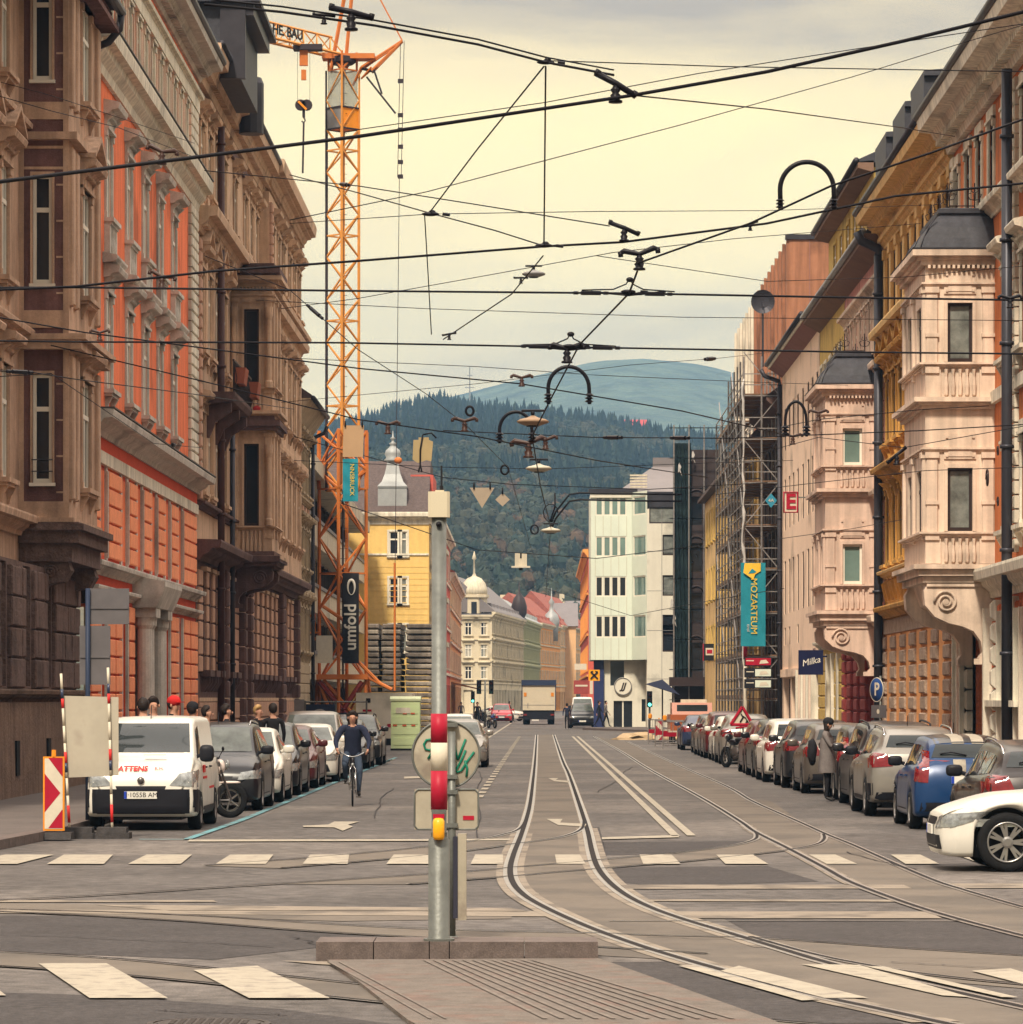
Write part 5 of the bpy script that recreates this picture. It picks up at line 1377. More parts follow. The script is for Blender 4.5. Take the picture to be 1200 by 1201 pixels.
sq(t,c,[(1.25,15.9),(1.36,16.0),(1.38,16.1),(1.0,16.4),(.74,16.9),(.55,17.5),(.52,17.8)])
t.smooth=True; t.lathe(c,[(.52,17.75),(.6,17.85),(.44,18.0),(.54,18.25),(.47,18.5),(.24,18.7),(.16,18.85),(.27,18.95),(.1,19.05),(.08,19.2),(.19,19.3),(.06,19.4),(.02,19.8)],12); t.smooth=False
B.frame((x1,0),(0,1),(1,0)); B.holes=[]
for u in(249.5,252.5,255.5,258.5):
 for z in(4,7.6,11.0):B.window(u,z,.9,1.7,'hood',m_fwhite,m_cr,None,'T')
b=B.mb('wall',m_y6); b.panel(Y6,262,0,13.9,B.holes,.004,.2)
b=B.mb('bay',m_red6); b.wbox(x1,x1+.9,254,259,4.5,12.3); b=B.mb('bay',m_cr);
for z in(5.6,8.6,11.9):b.wbox(x1,x1+1.05,253.8,259.2,z,z+.3)
b=B.mb('dormer',m_red6); b.wbox(x1-1.3,x1+.2,250,258,14.3,17.0); b.wbox(x1-.6,x1+.5,259,262.5,14.3,16.2)
for z in(5.9,9.0):
 w_=B.mb('bay_window',m_glass); w_.wbox(x1+.3,x1+.6,253.96,254.0,z+.2,z+1.9); w_=B.mb('bay_window_frame',m_fwhite); w_.wbox(x1+.22,x1+.3,253.93,254,z+.1,z+2.0); w_.wbox(x1+.6,x1+.68,253.93,254,z+.1,z+2.0)
B.cornice(m_cr,Y6,262,13.62,.75,.5)
B.finish()
def row_house(name,label,px0,Ya,px1,Yb,H,m,trim,fl,bay_w=3.2,roofm=None,rise=3,style='simple',group=None,depth=10):
 a=Vector((X(px0,Ya),Ya)); c=Vector((X(px1,Yb),Yb)); d=c-a; L_=d.length; U=d.normalized(); Nn=Vector((U.y,-U.x))
 if Nn.dot(-a)<0:Nn=-Nn
 B=Bld(name,label,'house',(a.x,a.y,0),(a.x,a.y),(U.x,U.y),(Nn.x,Nn.y),group=group)
 n=max(1,int(L_/bay_w)); s=L_/n; fh=(H-4.2)/fl
 for k in range(fl):
  for i in range(n):B.window((i+.5)*s,4.6+k*fh,min(1.1,s*.42),fh*.58,style,m_fwhite,trim,None,'T')
 for i in range(n):B.holes.append(((i+.2)*s,(i+.8)*s,.2,3.2))
 B.wall(m,0,L_,0,H,depth)
 for k in range(fl):B.band(trim,0,L_,4.0+k*fh,4.2+k*fh,.15)
 B.cornice(trim,-.1,L_+.1,H-.5,.7,.5); B.mb('roof',roofm or m_tred).prof(0,L_,[(.45,H+.15),(.4,H+.3),(-depth*.5,H+rise),(-depth,H+.15)])
 for i in range(n//2):
  q=B.new('dormer',roofm or m_tred); u=(i+.5)*2*s; q.prof(u,u+.9,[(-.3,H+.3),(-.3,H+1.4),(-2.2,H+1.5),(-2.2,H+.3)])
 return B
m_c8=M('plaster_ivory',(.58,.50,.36),rough=.85,var=.08,scale=.5,streak=.06)
m_gr8=M('plaster_pistachio',(.42,.42,.26),rough=.85,var=.1,scale=.5)
m_or8=M('plaster_apricot',(.68,.30,.08),rough=.85,var=.1,scale=.5)
m_pe8=M('plaster_peach',(.66,.40,.20),rough=.85,var=.1,scale=.5)
B=row_house('red_house','narrow red house just right of the pole on the left side of the far street',506,263,528,330,15.5,m_red6,m_cr,3,6); B.finish()
B=row_house('brown_fronted_house','pale house front with brown awning beyond the red house',528,331,541,400,13.0,m_pe8,m_cr,3,6)
b=B.mb('awning',M('awning_brown',(.30,.13,.07),rough=.8)); b.prof(5,30,[(0,3.6),(2.4,3.0),(2.4,2.9),(0,3.4)]); B.finish()
YA=490.
B=row_house('ivory_corner_house','ivory corner house with a small domed tower at the bend of the street',540,YA,577,YA,12.8,m_c8,m_c8,3,1.9,m_gut,1.5,'hood')
b=B.mb('tower',m_c8); cx,cy=X(556,YA),YA+1.6
b.lathe((cx,cy,0),[(1.7,12.6),(1.7,15.2),(1.95,15.3),(1.95,15.6),(1.6,15.7)],10)
d=B.mb('dome',m_w5); d.smooth=True; d.lathe((cx,cy,0),[(1.75,15.6),(1.72,16.4),(1.45,17.2),(.95,17.8),(.3,18.1),(.14,18.5),(.1,20.2),(.3,20.4),(.02,21.4)],16); d.smooth=False
g_=B.mb('tower_window',m_glass); g_.wbox(cx-.35,cx+.35,cy-1.74,cy-1.6,13.1,14.7); B.finish()
B=row_house('ivory_long_house','long ivory house with rows of windows left of the truck',577,YA,614,545,13.2,m_c8,m_c8,3,2.6,MATS['roof_grey'],5,'hood')
d=B.mb('dome',m_fdark); d.smooth=True; d.lathe((X(609,545),544,0),[(.7,13.6),(1.1,14.4),(1.15,15.4),(.8,16.6),(.15,17.4),(.05,19.0)],14); d.smooth=False
B.finish()
B=row_house('pistachio_house','pale green house with zinc onion turret between ivory and orange houses',614,546,633,590,13.4,m_gr8,m_gr8,3,2.4,m_cop,4,'hood')
d=B.mb('onion_turret',m_cop); d.smooth=True; d.lathe((X(647,612),617,0),[(1.1,11.5),(1.1,13.6),(1.25,14.2),(1.35,15.0),(1.0,15.9),(.4,16.5),(.25,17.4),(.5,17.9),(.1,18.5),(.04,20.2)],14); d.smooth=False
B.finish()
B=row_house('apricot_house','bright orange house above the far left edge of the truck',633,591,657,630,13.8,m_or8,m_c8,3,3.0,m_tred,5); B.finish()
B=row_house('peach_house','pale peach and white house just right of the truck top',657,631,688,680,14.2,m_pe8,m_w5,3,3.0,m_tred,6); B.finish()
B=row_house('red_trimmed_house','narrow orange red house edge beside the green corner block',681,400,690,330,15.0,m_red6,m_or8,3,6,m_tile,2); B.finish()
for(px,py,Y,w_,h_,dd,lab,mm)in((600,690,640,22,17.5,12,'long grey roofed house behind the ivory row','roof_grey'),(668,688,760,26,21,12,'grey roofed house behind the peach house','roof_grey'),(545,700,620,14,16,12,'dark roofed house behind the ivory corner tower','roof_tile_dark')):
 t=thing('background_house',lab,'house',(X(px,Y),Y,0)); b=MB(m_pe8); b.wbox(-w_/2,w_/2,0,dd,0,h_-3); inst('wall',b.mesh('wall'),t)
 b=MB(MATS[mm]); b.fr((0,0),(1,0),(0,-1)); b.prof(-w_/2-.4,w_/2+.4,[(.5,h_-3.1),(-dd/2,h_+1),(-dd-.5,h_-3.1)]); inst('roof',b.mesh('roof'),t)
 b=MB(m_c8); b.wbox(-2,-1,dd/2-1,dd/2,h_,h_+2.4); b.wbox(4,5,dd/2-1,dd/2,h_,h_+2.2); inst('chimney',b.mesh('chimney'),t)
xx,yy=X(742,1850),1850; zz=hill_h(xx,yy)
t=thing('hill_villa','small house with bright red roof among the trees on the hilltop','house',(xx,yy,zz)); b=MB(m_c8); b.wbox(-6,6,-4,4,0,12); inst('wall',b.mesh('wall'),t)
b=MB(M('roof_red_bright',(.45,.06,.05),rough=.8)); b.fr((0,0),(1,0),(0,-1)); b.prof(-7,7,[(5,11.5),(0,17),(-5,11.5)]); inst('roof',b.mesh('roof'),t)
xx=X(551,2000); t=thing('radio_mast','thin lattice radio mast rising from the wooded hilltop','mast',(xx,2000,0)); b=MB(m_tube); z0=Z(500,2000); z1=Z(430,2000)
for dx in(-.9,.9):b.tube((dx,0,z0-20),(0,0,z1),.22,4)
for k in range(9):zq=z0+(z1-z0)*k/9; r=.9*(1-k/9); b.tube((-r,0,zq),(r,0,zq+2),.14,4)
for k in(0,1,2):zq=z0+(z1-z0)*(.45+.2*k); b.tube((-3.5+k,0,zq),(3.5-k,0,zq),.28,4)
inst('lattice',b.mesh('lattice'),t)
m_tyre=M('tyre',(.009,.009,.010),rough=.85,var=.2,scale=8)
m_rim=M('rim_alloy',(.30,.29,.28),rough=.3,metal=.8,var=.1)
m_rimd=M('rim_grey',(.13,.115,.11),rough=.35,metal=.7,var=.1)
m_cglass=M('car_glass',(.02,.025,.027),rough=.04,var=.2,scale=1.5,spec=.6)
m_cglassL=M('car_windscreen',(.07,.08,.072),rough=.06,var=.55,scale=2.2,spec=.5)
m_blk=M('car_black_plastic',(.010,.010,.014),rough=.5,var=.15)
m_chr=M('chrome',(.5,.5,.5),rough=.15,metal=1,var=.05)
m_head=M('headlight',(.24,.25,.25),rough=.08,var=.5,scale=14,coat=1,metal=.3)
m_tail=M('taillight',(.16,.004,.007),rough=.12,var=.35,scale=12,coat=1)
m_plate=M('number_plate',(.62,.60,.55),rough=.4,var=.03)
m_pblue=M('plate_blue',(.02,.05,.35),rough=.4,var=0)
m_ink=M('ink_black',(.015,.015,.015),rough=.6,var=0)
m_amber=M('amber',(.6,.2,.02),rough=.2,var=.1)
WH={}
def wheel_meshes(r,w_,n,rm):
 k=(r,w_,n,rm.name)
 if k in WH:return WH[k]
 t=MB(m_tyre); t.smooth=True
 t.lathe((0,0,0),[(r*.68,-w_/2+.015),(r*.80,-w_/2),(r*.94,-w_/2+.005),(r,-w_/2+.035),(r,w_/2-.035),(r*.94,w_/2-.005),(r*.80,w_/2),(r*.68,w_/2-.015)],36,axis='x',cap=False)
 m=MB(rm); m.smooth=True
 ro=r*.69
 m.lathe((0,0,0),[(ro,-w_/2+.015),(ro,w_/2-.004),(ro*.93,w_/2-.002),(ro*.90,w_/2-.03),(ro*.88,-w_/2+.02)],36,axis='x',cap=False); m.smooth=False
 m.lathe((0,0,0),[(.075,w_/2-.08),(.07,w_/2-.012),(.045,w_/2-.004)],14,axis='x')
 for i in range(n):
  a=i*2*math.pi/n
  for da in((-.13,.13)if n>=6 else(0,)):
   ww=.016 if n>=6 else .035
   ca,sa=math.cos(a+da*.45),math.sin(a+da*.45); cb,sb=math.cos(a+da*1.0),math.sin(a+da*1.0)
   p=Vector((w_/2-.03,ca*.05,sa*.05)); q=Vector((w_/2-.022,cb*ro*.92,sb*ro*.92)); d=(q-p).normalized(); e=Vector((1,0,0)).cross(d)
   v=[p+e*ww*1.2,p-e*ww*1.2,q-e*ww,q+e*ww]; v=v+[u-Vector((.022,0,0))for u in v]
   m.add(v,[(0,1,2,3),(7,6,5,4),(0,4,5,1),(1,5,6,2),(2,6,7,3),(3,7,4,0)])
 m.mat(m_blk); m.lathe((0,0,0),[(ro*.88,-w_/2+.03),(0,-w_/2+.03)],24,axis='x',cap=False)
 m.lathe((0,0,0),[(ro*.5,w_/2-.085),(0.0,w_/2-.084)],20,axis='x',cap=False)
 a=t.mesh('wheel'); t.fixn(a); b=m.mesh('rim'); m.fixn(b); WH[k]=(a,b); return WH[k]
KINDS={'hatch':dict(L=3.75,W=.85,H=1.5,r=.30,wb=(.165,.815),st=[(0,.36,.50,.52,.66,.62),(.010,.26,.58,.62,.82,.78),(.05,.20,.70,.74,.96,.86),(.16,.20,.84,.90,1,.88),(.24,.20,.92,.99,1,.86),(.40,.20,.97,1.44,1,.72),(.50,.20,.98,1.5,1,.71),(.80,.20,1.0,1.47,1,.68),(.91,.20,1.02,1.38,.99,.68),(.965,.22,1.03,1.10,.97,.74),(.985,.25,.98,1.03,.93,.78),(1.0,.34,.64,.70,.82,.74)],sw=[(.30,.445,.03),(.455,.66,0),(.67,.83,-.0)]),'mpv':dict(L=4.4,W=.90,H=1.64,r=.32,wb=(.19,.81),st=[(0,.38,.54,.56,.66,.62),(.010,.27,.64,.68,.84,.80),(.04,.20,.80,.84,.96,.88),(.13,.20,.93,.99,1,.88),(.20,.20,.99,1.07,1,.86),(.36,.20,1.03,1.58,1,.74),(.48,.20,1.04,1.64,1,.73),(.84,.20,1.06,1.60,1,.71),(.93,.20,1.07,1.52,.99,.71),(.972,.22,1.07,1.14,.97,.78),(.99,.26,1.0,1.06,.93,.8),(1.0,.36,.66,.72,.82,.74)],sw=[(.27,.42,.03),(.43,.62,0),(.635,.80,0),(.81,.90,0)]),'suv':dict(L=4.45,W=.91,H=1.6,r=.35,wb=(.19,.81),st=[(0,.42,.58,.60,.66,.62),(.010,.30,.70,.74,.84,.80),(.04,.25,.84,.90,.96,.88),(.16,.25,.96,1.03,1,.88),(.25,.25,1.0,1.08,1,.86),(.41,.25,1.05,1.53,1,.72),(.52,.25,1.06,1.59,1,.71),(.82,.25,1.09,1.56,1,.68),(.92,.25,1.12,1.46,.99,.68),(.968,.27,1.12,1.18,.97,.76),(.988,.30,1.04,1.10,.93,.8),(1.0,.42,.70,.76,.82,.74)],sw=[(.31,.46,.03),(.47,.65,0),(.665,.84,0)]),'estate':dict(L=4.7,W=.90,H=1.46,r=.325,wb=(.185,.80),st=[(0,.34,.50,.52,.62,.58),(.008,.24,.58,.62,.80,.76),(.04,.19,.68,.72,.95,.86),(.16,.19,.84,.89,1,.88),(.26,.19,.90,.96,1,.86),(.40,.19,.95,1.39,1,.71),(.52,.19,.96,1.46,1,.70),(.80,.19,1.0,1.42,1,.67),(.91,.19,1.02,1.34,.98,.67),(.965,.22,1.02,1.08,.96,.74),(.988,.25,.95,1.0,.92,.78),(1.0,.34,.62,.68,.8,.72)],sw=[(.31,.46,.03),(.47,.64,0),(.655,.81,0),(.82,.89,0)]),'sedan':dict(L=4.7,W=.91,H=1.42,r=.36,wb=(.175,.785),st=[(0,.30,.54,.56,.60,.56),(.012,.20,.66,.70,.80,.76),(.045,.18,.74,.78,.95,.86),(.16,.18,.87,.93,1,.88),(.27,.18,.92,.98,1,.86),(.42,.18,.95,1.36,1,.69),(.52,.18,.96,1.42,1,.68),(.68,.18,.98,1.37,1,.66),(.86,.18,1.0,1.05,.99,.80),(.96,.20,.98,1.03,.96,.84),(.988,.24,.90,.96,.92,.8),(1.0,.34,.62,.68,.8,.72)],sw=[(.33,.47,.03),(.48,.64,0),(.65,.76,.0)]),'van':dict(L=4.4,W=.87,H=1.81,r=.31,wb=(.19,.80),st=[(0,.34,.62,.66,.78,.72),(.010,.26,.80,.86,.90,.84),(.045,.22,.94,1.0,.98,.90),(.13,.22,1.05,1.13,1,.90),(.19,.22,1.08,1.20,1,.88),(.33,.22,1.12,1.72,1,.80),(.42,.22,1.12,1.80,1,.80),(.94,.22,1.12,1.80,1,.80),(.985,.24,1.12,1.70,.98,.80),(.995,.26,1.1,1.5,.96,.8),(1.0,.34,.9,1.1,.92,.8)],sw=[(.25,.42,.03)]),}
def build_car(name,label,cat,kind,body,loc,rz,group=None,L=None,H=None,W=None,detail=1,front=True,spokes=5,rimm=None,rails=False,stripes=None,glassF=None,plate=None,taillight='corner',lower=None,writing_=None,badge=None,roofm=None):
 K=KINDS[kind]; L=L or K['L']; W=W or K['W']; kz=(H or K['H'])/K['H']; r=K['r']
 root=thing(name,label,cat,loc,rz,group)
 st=K['st']; wy=[f*L for f in K['wb']]; Ra=r+.055
 def keyat(y):
  f=y/L
  for i in range(len(st)-1):
   if f<=st[i+1][0]+1e-9:break
  a=st[i]; b=st[i+1]; t=(f-a[0])/(b[0]-a[0]); o=[]
  p_=st[max(i-1,0)]; n_=st[min(i+2,len(st)-1)]
  for k in range(1,6):
   d=b[k]-a[k]; h_=b[0]-a[0]
   m0=(b[k]-p_[k])/max(1e-6,b[0]-p_[0])*h_; m1=(n_[k]-a[k])/max(1e-6,n_[0]-a[0])*h_
   lim=1.6*abs(d); m0=max(-lim,min(lim,m0)); m1=max(-lim,min(lim,m1))
   t2,t3=t*t,t**3
   o.append((2*t3-3*t2+1)*a[k]+(t3-2*t2+t)*m0+(-2*t3+3*t2)*b[k]+(t3-t2)*m1)
  return o
 ys=sorted(set([round(q[0]*L,4)for q in st]+[round(L*i/64,4)for i in range(65)]+[round(c+Ra*math.cos(math.pi*k/12),4)for c in wy for k in range(13)]))
 ys2=[]
 for y in ys:
  if not ys2 or y-ys2[-1]>.006:ys2.append(y)
 hb=MB(body); hb.smooth=True; rings=[]
 for y in ys2:
  zb,zl,zt,wl,wt=keyat(y); zl*=kz; zt*=kz; wl*=W; wt*=W; arch=0
  for c in wy:
   if abs(y-c)<=Ra:arch=max(arch,r+math.sqrt(max(0,Ra*Ra-(y-c)**2)))
  zb2=max(zb,arch)
  z3=zb2+.42*(zl-zb2)
  half=[(0,zb2),(wl-.10,zb2),(wl-.02,zb2+.012),(wl+.008,zb2+.06 if zb2+.06<z3 else z3-.01),(wl+.016,z3),(wl+.002,zb2+.75*(zl-zb2)),(wl-.03,zl-.02),(wl-.075,zl),(wt+.02,zt-.10 if zt-.10>zl+.01 else zl+.01*(zt>zl)),(wt-.02,zt-.035 if zt-.035>zl+.012 else zl+(zt-zl)*.5),(wt-.13,zt-.006),(wt*.4,zt+.006),(0,zt+.01)]
  rings.append([(x,y,z)for x,z in half]+[(-x,y,z)for x,z in half[-2:0:-1]])
 n=len(rings[0]); v=[q for rg in rings for q in rg]
 f=[(i*n+j,i*n+(j+1)%n,(i+1)*n+(j+1)%n,(i+1)*n+j)for i in range(len(rings)-1)for j in range(n)]
 f+=[tuple(range(n-1,-1,-1)),tuple(range((len(rings)-1)*n,len(rings)*n))]
 hb.add(v,f); me=hb.mesh('body'); hb.fixn(me); inst('body',me,root)
 bv=BVHTree.FromPolygons([Vector(q)for q in v],f)
 def cast(a,b,ax):
  if ax=='f':o,d=Vector((a,-3,b)),Vector((0,1,0))
  elif ax=='r':o,d=Vector((a,L+3,b)),Vector((0,-1,0))
  elif ax=='R':o,d=Vector((3,a,b)),Vector((-1,0,0))
  elif ax=='L':o,d=Vector((-3,a,b)),Vector((1,0,0))
  else:o,d=Vector((a,b,5)),Vector((0,0,-1))
  h=bv.ray_cast(o,d)
  if h[0]is None:return None
  nn=h[1]
  if nn.dot(d)>0:nn=-nn
  return h[0],nn
 def patch(mb,q,ax,off=.006,nx=8,ny=5,pts=None):
  """a quad given in projection, laid onto the hull"""
  (a,b,c,d)=q; g=[]
  for j in range(ny+1):
   for i in range(nx+1):
    s,t=i/nx,j/ny
    u=(a[0]*(1-s)+b[0]*s)*(1-t)+(d[0]*(1-s)+c[0]*s)*t
    w_=(a[1]*(1-s)+b[1]*s)*(1-t)+(d[1]*(1-s)+c[1]*s)*t
    h=cast(u,w_,ax); g.append(None if h is None else h[0]+h[1]*off)
  idx={}; vs=[]; fs=[]; wn={'f':(0,-1,0),'r':(0,1,0),'R':(1,0,0),'L':(-1,0,0),'T':(0,0,1)}[ax]
  for k,q_ in enumerate(g):
   if q_ is not None:idx[k]=len(vs); vs.append(q_)
  for j in range(ny):
   for i in range(nx):
    ks=[j*(nx+1)+i,j*(nx+1)+i+1,(j+1)*(nx+1)+i+1,(j+1)*(nx+1)+i]
    if all(k in idx for k in ks):fs.append(tuple(idx[k]for k in ks))
  if fs:sm=mb.smooth; mb.smooth=True; mb.add(vs,fs,wn); mb.smooth=sm
 def part(nm,m):return MB(m)
 def put(nm,mb,par=root):
  if mb.f:
   me=mb.mesh(nm); mb.fixn(me); return inst(nm,me,par)
 ky={q[0]:q for q in st}
 hbelt=lambda f_:keyat(f_*L)[1]*kz
 htop=lambda f_:keyat(f_*L)[2]*kz
 if kind=='van':iW=4; iR=5
 else:iW=4; iR=5
 fW,fR=st[iW][0],st[iR][0]; zc,zr=st[iW][3]*kz,st[iR][3]*kz
 g=MB(glassF or m_cglassL); wc=W*st[iW][5]; wr=W*st[iR][5]
 patch(g,[(-wc+.07,zc+.03),(wc-.07,zc+.03),(wr-.06,zr-.03),(-wr+.06,zr-.03)],'f',.007,12,8); put('windscreen',g)
 i9=next(i for i in range(len(st))if st[i][0]>.8 and st[i+1][3]<st[i][3]-.15)
 za,zb_=st[i9][3]*kz,st[i9+1][3]*kz
 if kind!='van':
  g=MB(m_cglass if not front else m_cglass); wa=W*st[i9][5]
  patch(g,[(-W*.66,zb_+.05),(W*.66,zb_+.05),(wa-.10,za-.02),(-wa+.10,za-.02)],'r',.007,12,6); put('rear_window',g)
  wi=MB(m_blk); h0=cast(0,zb_+.09,'r')
  if h0:p0=h0[0]+Vector((0,.03,0)); wi.path([p0,p0+Vector((.25,-.01,.05)),p0+Vector((.42,-.02,.02))],.012,4); put('rear_wiper',wi)
 for sgn,ax in((1,'R'),(-1,'L')):
  for k,(f0,f1,sl)in enumerate(K['sw']):
   y0,y1=f0*L,f1*L; zlo0,zlo1=hbelt(f0)+.035,hbelt(f1)+.035
   zh0,zh1=htop(f0+.04 if k==0 else f0)-.14,htop(f1)-.14
   last=k==len(K['sw'])-1
   yt0=y0+(.30 if kind!='van' else .34)if k==0 else y0+.02; yt1=y1-(.14 if last and len(K['sw'])>1 else 0.01)
   if k==0:zh0=htop((yt0+.02)/L)-.13
   if zh0<zlo0+.1:zh0=zlo0+.1
   g=MB(m_cglass); patch(g,[(y0,zlo0),(y1,zlo1),(yt1,max(zh1,zlo1+.12)),(yt0,zh0)],ax,.006,8,5); put('side_window',g)
  s=MB(m_blk)
  seams=[K['sw'][0][0]-.02,K['sw'][0][1]+.005]+([K['sw'][1][1]+.005]if len(K['sw'])>1 else[.62])
  for f_ in seams:patch(s,[(f_*L-.006,.32),(f_*L+.006,.32),(f_*L+.006,hbelt(f_)+.0),(f_*L-.006,hbelt(f_)+.0)],ax,.003,1,8)
  patch(s,[(seams[0]*L,.30),(seams[-1]*L,.30),(seams[-1]*L,.32),(seams[0]*L,.32)],ax,.003,12,1)
  put('door_seam',s)
  h_=MB(body if kind!='van' else m_blk)
  for f_ in seams[1:]:
   q=cast(f_*L-.14,hbelt(f_)-.14,ax)
   if q:c=q[0]+q[1]*.02; h_.wbox(c.x-.018,c.x+.018,c.y-.09,c.y+.09,c.z-.014,c.z+.014)
  put('door_handle',h_)
  mr=MB(m_blk if kind=='van' or detail>1 else body); ym=fW*L+.38*(1 if kind!='van' else .8); q=cast(ym,hbelt(ym/L)+.01,ax)
  if q:
   c=q[0]+Vector((sgn*.15,0,.10)); mr.smooth=True
   sx,sy,sz=(.12,.07,.085)if kind!='van' else(.12,.09,.14)
   for(rr,hh)in():pass
   vv=[]; ff=[]; nu,nv=12,7
   for i in range(nv+1):
    ph=math.pi*i/nv
    for j in range(nu):
     th=2*math.pi*j/nu; ex=.6
     cc=lambda w_:math.copysign(abs(w_)**ex,w_)
     vv.append(c+Vector((sx*cc(math.sin(ph))*cc(math.cos(th)),sy*cc(math.sin(ph))*cc(math.sin(th)),sz*cc(math.cos(ph)))))
   for i in range(nv):
    for j in range(nu):ff.append((i*nu+j,i*nu+(j+1)%nu,(i+1)*nu+(j+1)%nu,(i+1)*nu+j))
   mr.add(vv,ff); mr.smooth=False; mr.tube(c-Vector((sgn*.16,0,.05)),c,.03,6); mo=put('wing_mirror',mr)
  if rails:
   rl_=MB(m_chr if detail>1 else m_blk); a=[]
   for t in[i/10 for i in range(11)]:
    f_=fR+.04+(st[i9][0]-.05-fR)*t; q=cast(sgn*(W*.66),f_*L,'T')
    if q:a.append(q[0]+Vector((0,0,.05 if 0<t<1 else-.005)))
   if len(a)>3:rl_.path(a,.018,6); put('roof_rail',rl_)
 zn=st[2][2]*kz
 zhl=zn-(.05 if kind!='van' else .02)
 for sgn in(-1,1):
  hl=MB(m_head)
  if kind=='van':patch(hl,[(sgn*.52*W,zhl-.20),(sgn*1.0*W,zhl-.23),(sgn*.99*W,zhl+.03),(sgn*.70*W,zhl-.02)],'f',.010,8,5)
  else:patch(hl,[(sgn*.56*W,zhl-.17),(sgn*1.0*W,zhl-.14),(sgn*.99*W,zhl+.02),(sgn*.62*W,zhl-.03)],'f',.010,8,5)
  ax='R' if sgn>0 else 'L'
  patch(hl,[(.03*L,zhl-.16),(.115*L,zhl-.03),(.13*L,zhl+.045),(.03*L,zhl+.01)],ax,.010,6,4)
  put('headlight',hl)
  tl=MB(m_tail); zt_=hbelt(.95)
  if taillight=='tall':
   patch(tl,[(sgn*.74*W,zt_-.28),(sgn*.97*W,zt_-.26),(sgn*.80*W,zt_+.24),(sgn*.68*W,zt_+.22)],'r',.010,4,8); patch(tl,[(.955*L,zt_-.24),(1.0*L,zt_-.26),(.985*L,zt_+.1),(.945*L,zt_+.16)],ax,.010,4,6)
  else:
   patch(tl,[(sgn*.54*W,zt_-.22),(sgn*.99*W,zt_-.25),(sgn*.97*W,zt_+.03),(sgn*.64*W,zt_-.02)],'r',.010,8,5); patch(tl,[(.93*L,zt_-.12),(1.0*L,zt_-.24),(.995*L,zt_-.0),(.93*L,zt_-.01)],ax,.010,5,4)
  put('taillight',tl)
 gr=MB(m_blk)
 zg=.50*kz if kind!='van' else .56
 patch(gr,[(-.42*W,zg+.06),(.42*W,zg+.06),(.46*W,zg+.15),(-.46*W,zg+.15)],'f',.008,10,3)
 patch(gr,[(-.80*W,.27),(.80*W,.27),(.72*W,zg-.06),(-.72*W,zg-.06)],'f',.007,12,3); put('grille',gr)
 rb=MB(lower or m_blk); patch(rb,[(-.9*W,.30),(.9*W,.30),(.86*W,.44),(-.86*W,.44)],'r',.007,12,3)
 if lower:
  patch(rb,[(-1.0*W,.28),(1.0*W,.28),(1.0*W,.66),(-1.0*W,.66)],'f',.012,16,6)
  for ax in 'RL':
   patch(rb,[(.02,.30),(wy[0]-Ra-.01,.30),(wy[0]-Ra*.9,.64),(.02,.66)],ax,.012,5,5); patch(rb,[(wy[0]+Ra+.02,.24),(wy[1]-Ra-.02,.24),(wy[1]-Ra-.02,.36),(wy[0]+Ra+.02,.36)],ax,.012,10,2)
   patch(rb,[(wy[1]+Ra+.01,.28),(L*.99,.32),(L*.99,.60),(wy[1]+Ra*.9,.60)],ax,.012,4,4)
 put('bumper_cover',rb)
 for ax,yy in(('f',-1),('r',1)):
  zp=.50 if(ax=='f')else(.80 if kind in('hatch','estate','sedan')else .72)*kz
  if lower and ax=='f':zp=.57
  h=cast(0,zp,ax)
  if not h:continue
  yq=h[0].y+(-.012 if ax=='f' else .012)
  pm=MB(m_plate); pm.wbox(-.26,.26,min(yq,yq+.02*yy),max(yq,yq+.02*yy),zp-.058,zp+.058)
  pm.mat(m_pblue); s_=-1 if ax=='f' else 1
  a,c=sorted((s_*.26,s_*.215)); pm.wbox(a,c,yq+.021*yy-.002,yq+.021*yy+.002,zp-.056,zp+.056)
  po=put('number_plate',pm)
  if plate and((ax=='f')==front):writing(plate,.105,m_ink,po,(.02*(1 if ax=='f' else-1),yq+.024*yy,zp),(R(90),0,0 if ax=='f' else R(180)),depth=.001)
 ub=MB(m_blk); ub.wbox(-W*.72,W*.72,.25,L-.25,.17,.42);
 for c in wy:ub.wbox(-W*.74,W*.74,c-Ra,c+Ra,.30,r+Ra+.0)
 put('underbody',ub)
 wm=wheel_meshes(r,.21,spokes,rimm or m_rim)
 for c in wy:
  for sgn in(-1,1):
   wo=inst('wheel',wm[0],root,loc=(sgn*(W-.085),c,r),rot=(0,0,0 if sgn>0 else math.pi)); inst('rim',wm[1],wo)
 if roofm:
  rf=MB(roofm); patch(rf,[(-W*.62,(fR+.01)*L),(W*.62,(fR+.01)*L),(W*.58,st[i9][0]*L),(-W*.58,st[i9][0]*L)],'T',.006,8,10); put('roof_panel',rf)
 if stripes:
  sm_=MB(stripes)
  for a,b in((-.30,-.10),(.02,.22)):
   patch(sm_,[(a,(fR+.02)*L),(b,(fR+.02)*L),(b,st[i9][0]*L+.02),(a,st[i9][0]*L+.02)],'T',.009,3,14)
   patch(sm_,[(a,.40),(b,.40),(b,zb_+.02),(a,zb_+.02)],'r',.009,3,10)
  put('stripe',sm_)
 if kind=='van' or detail>1:
  ae=MB(m_blk); q=cast(0,(fR+.03)*L,'T');
  if q:ae.tube(q[0],q[0]+Vector((0,.12,.22)),.008,5); put('aerial',ae)
 return root,cast,L,W
c_white=paint('white',(.60,.57,.51)); c_black=paint('black',(.006,.006,.009)); c_grey=paint('grey',(.022,.021,.024),.3); c_silver=paint('silver',(.26,.24,.215),.5)
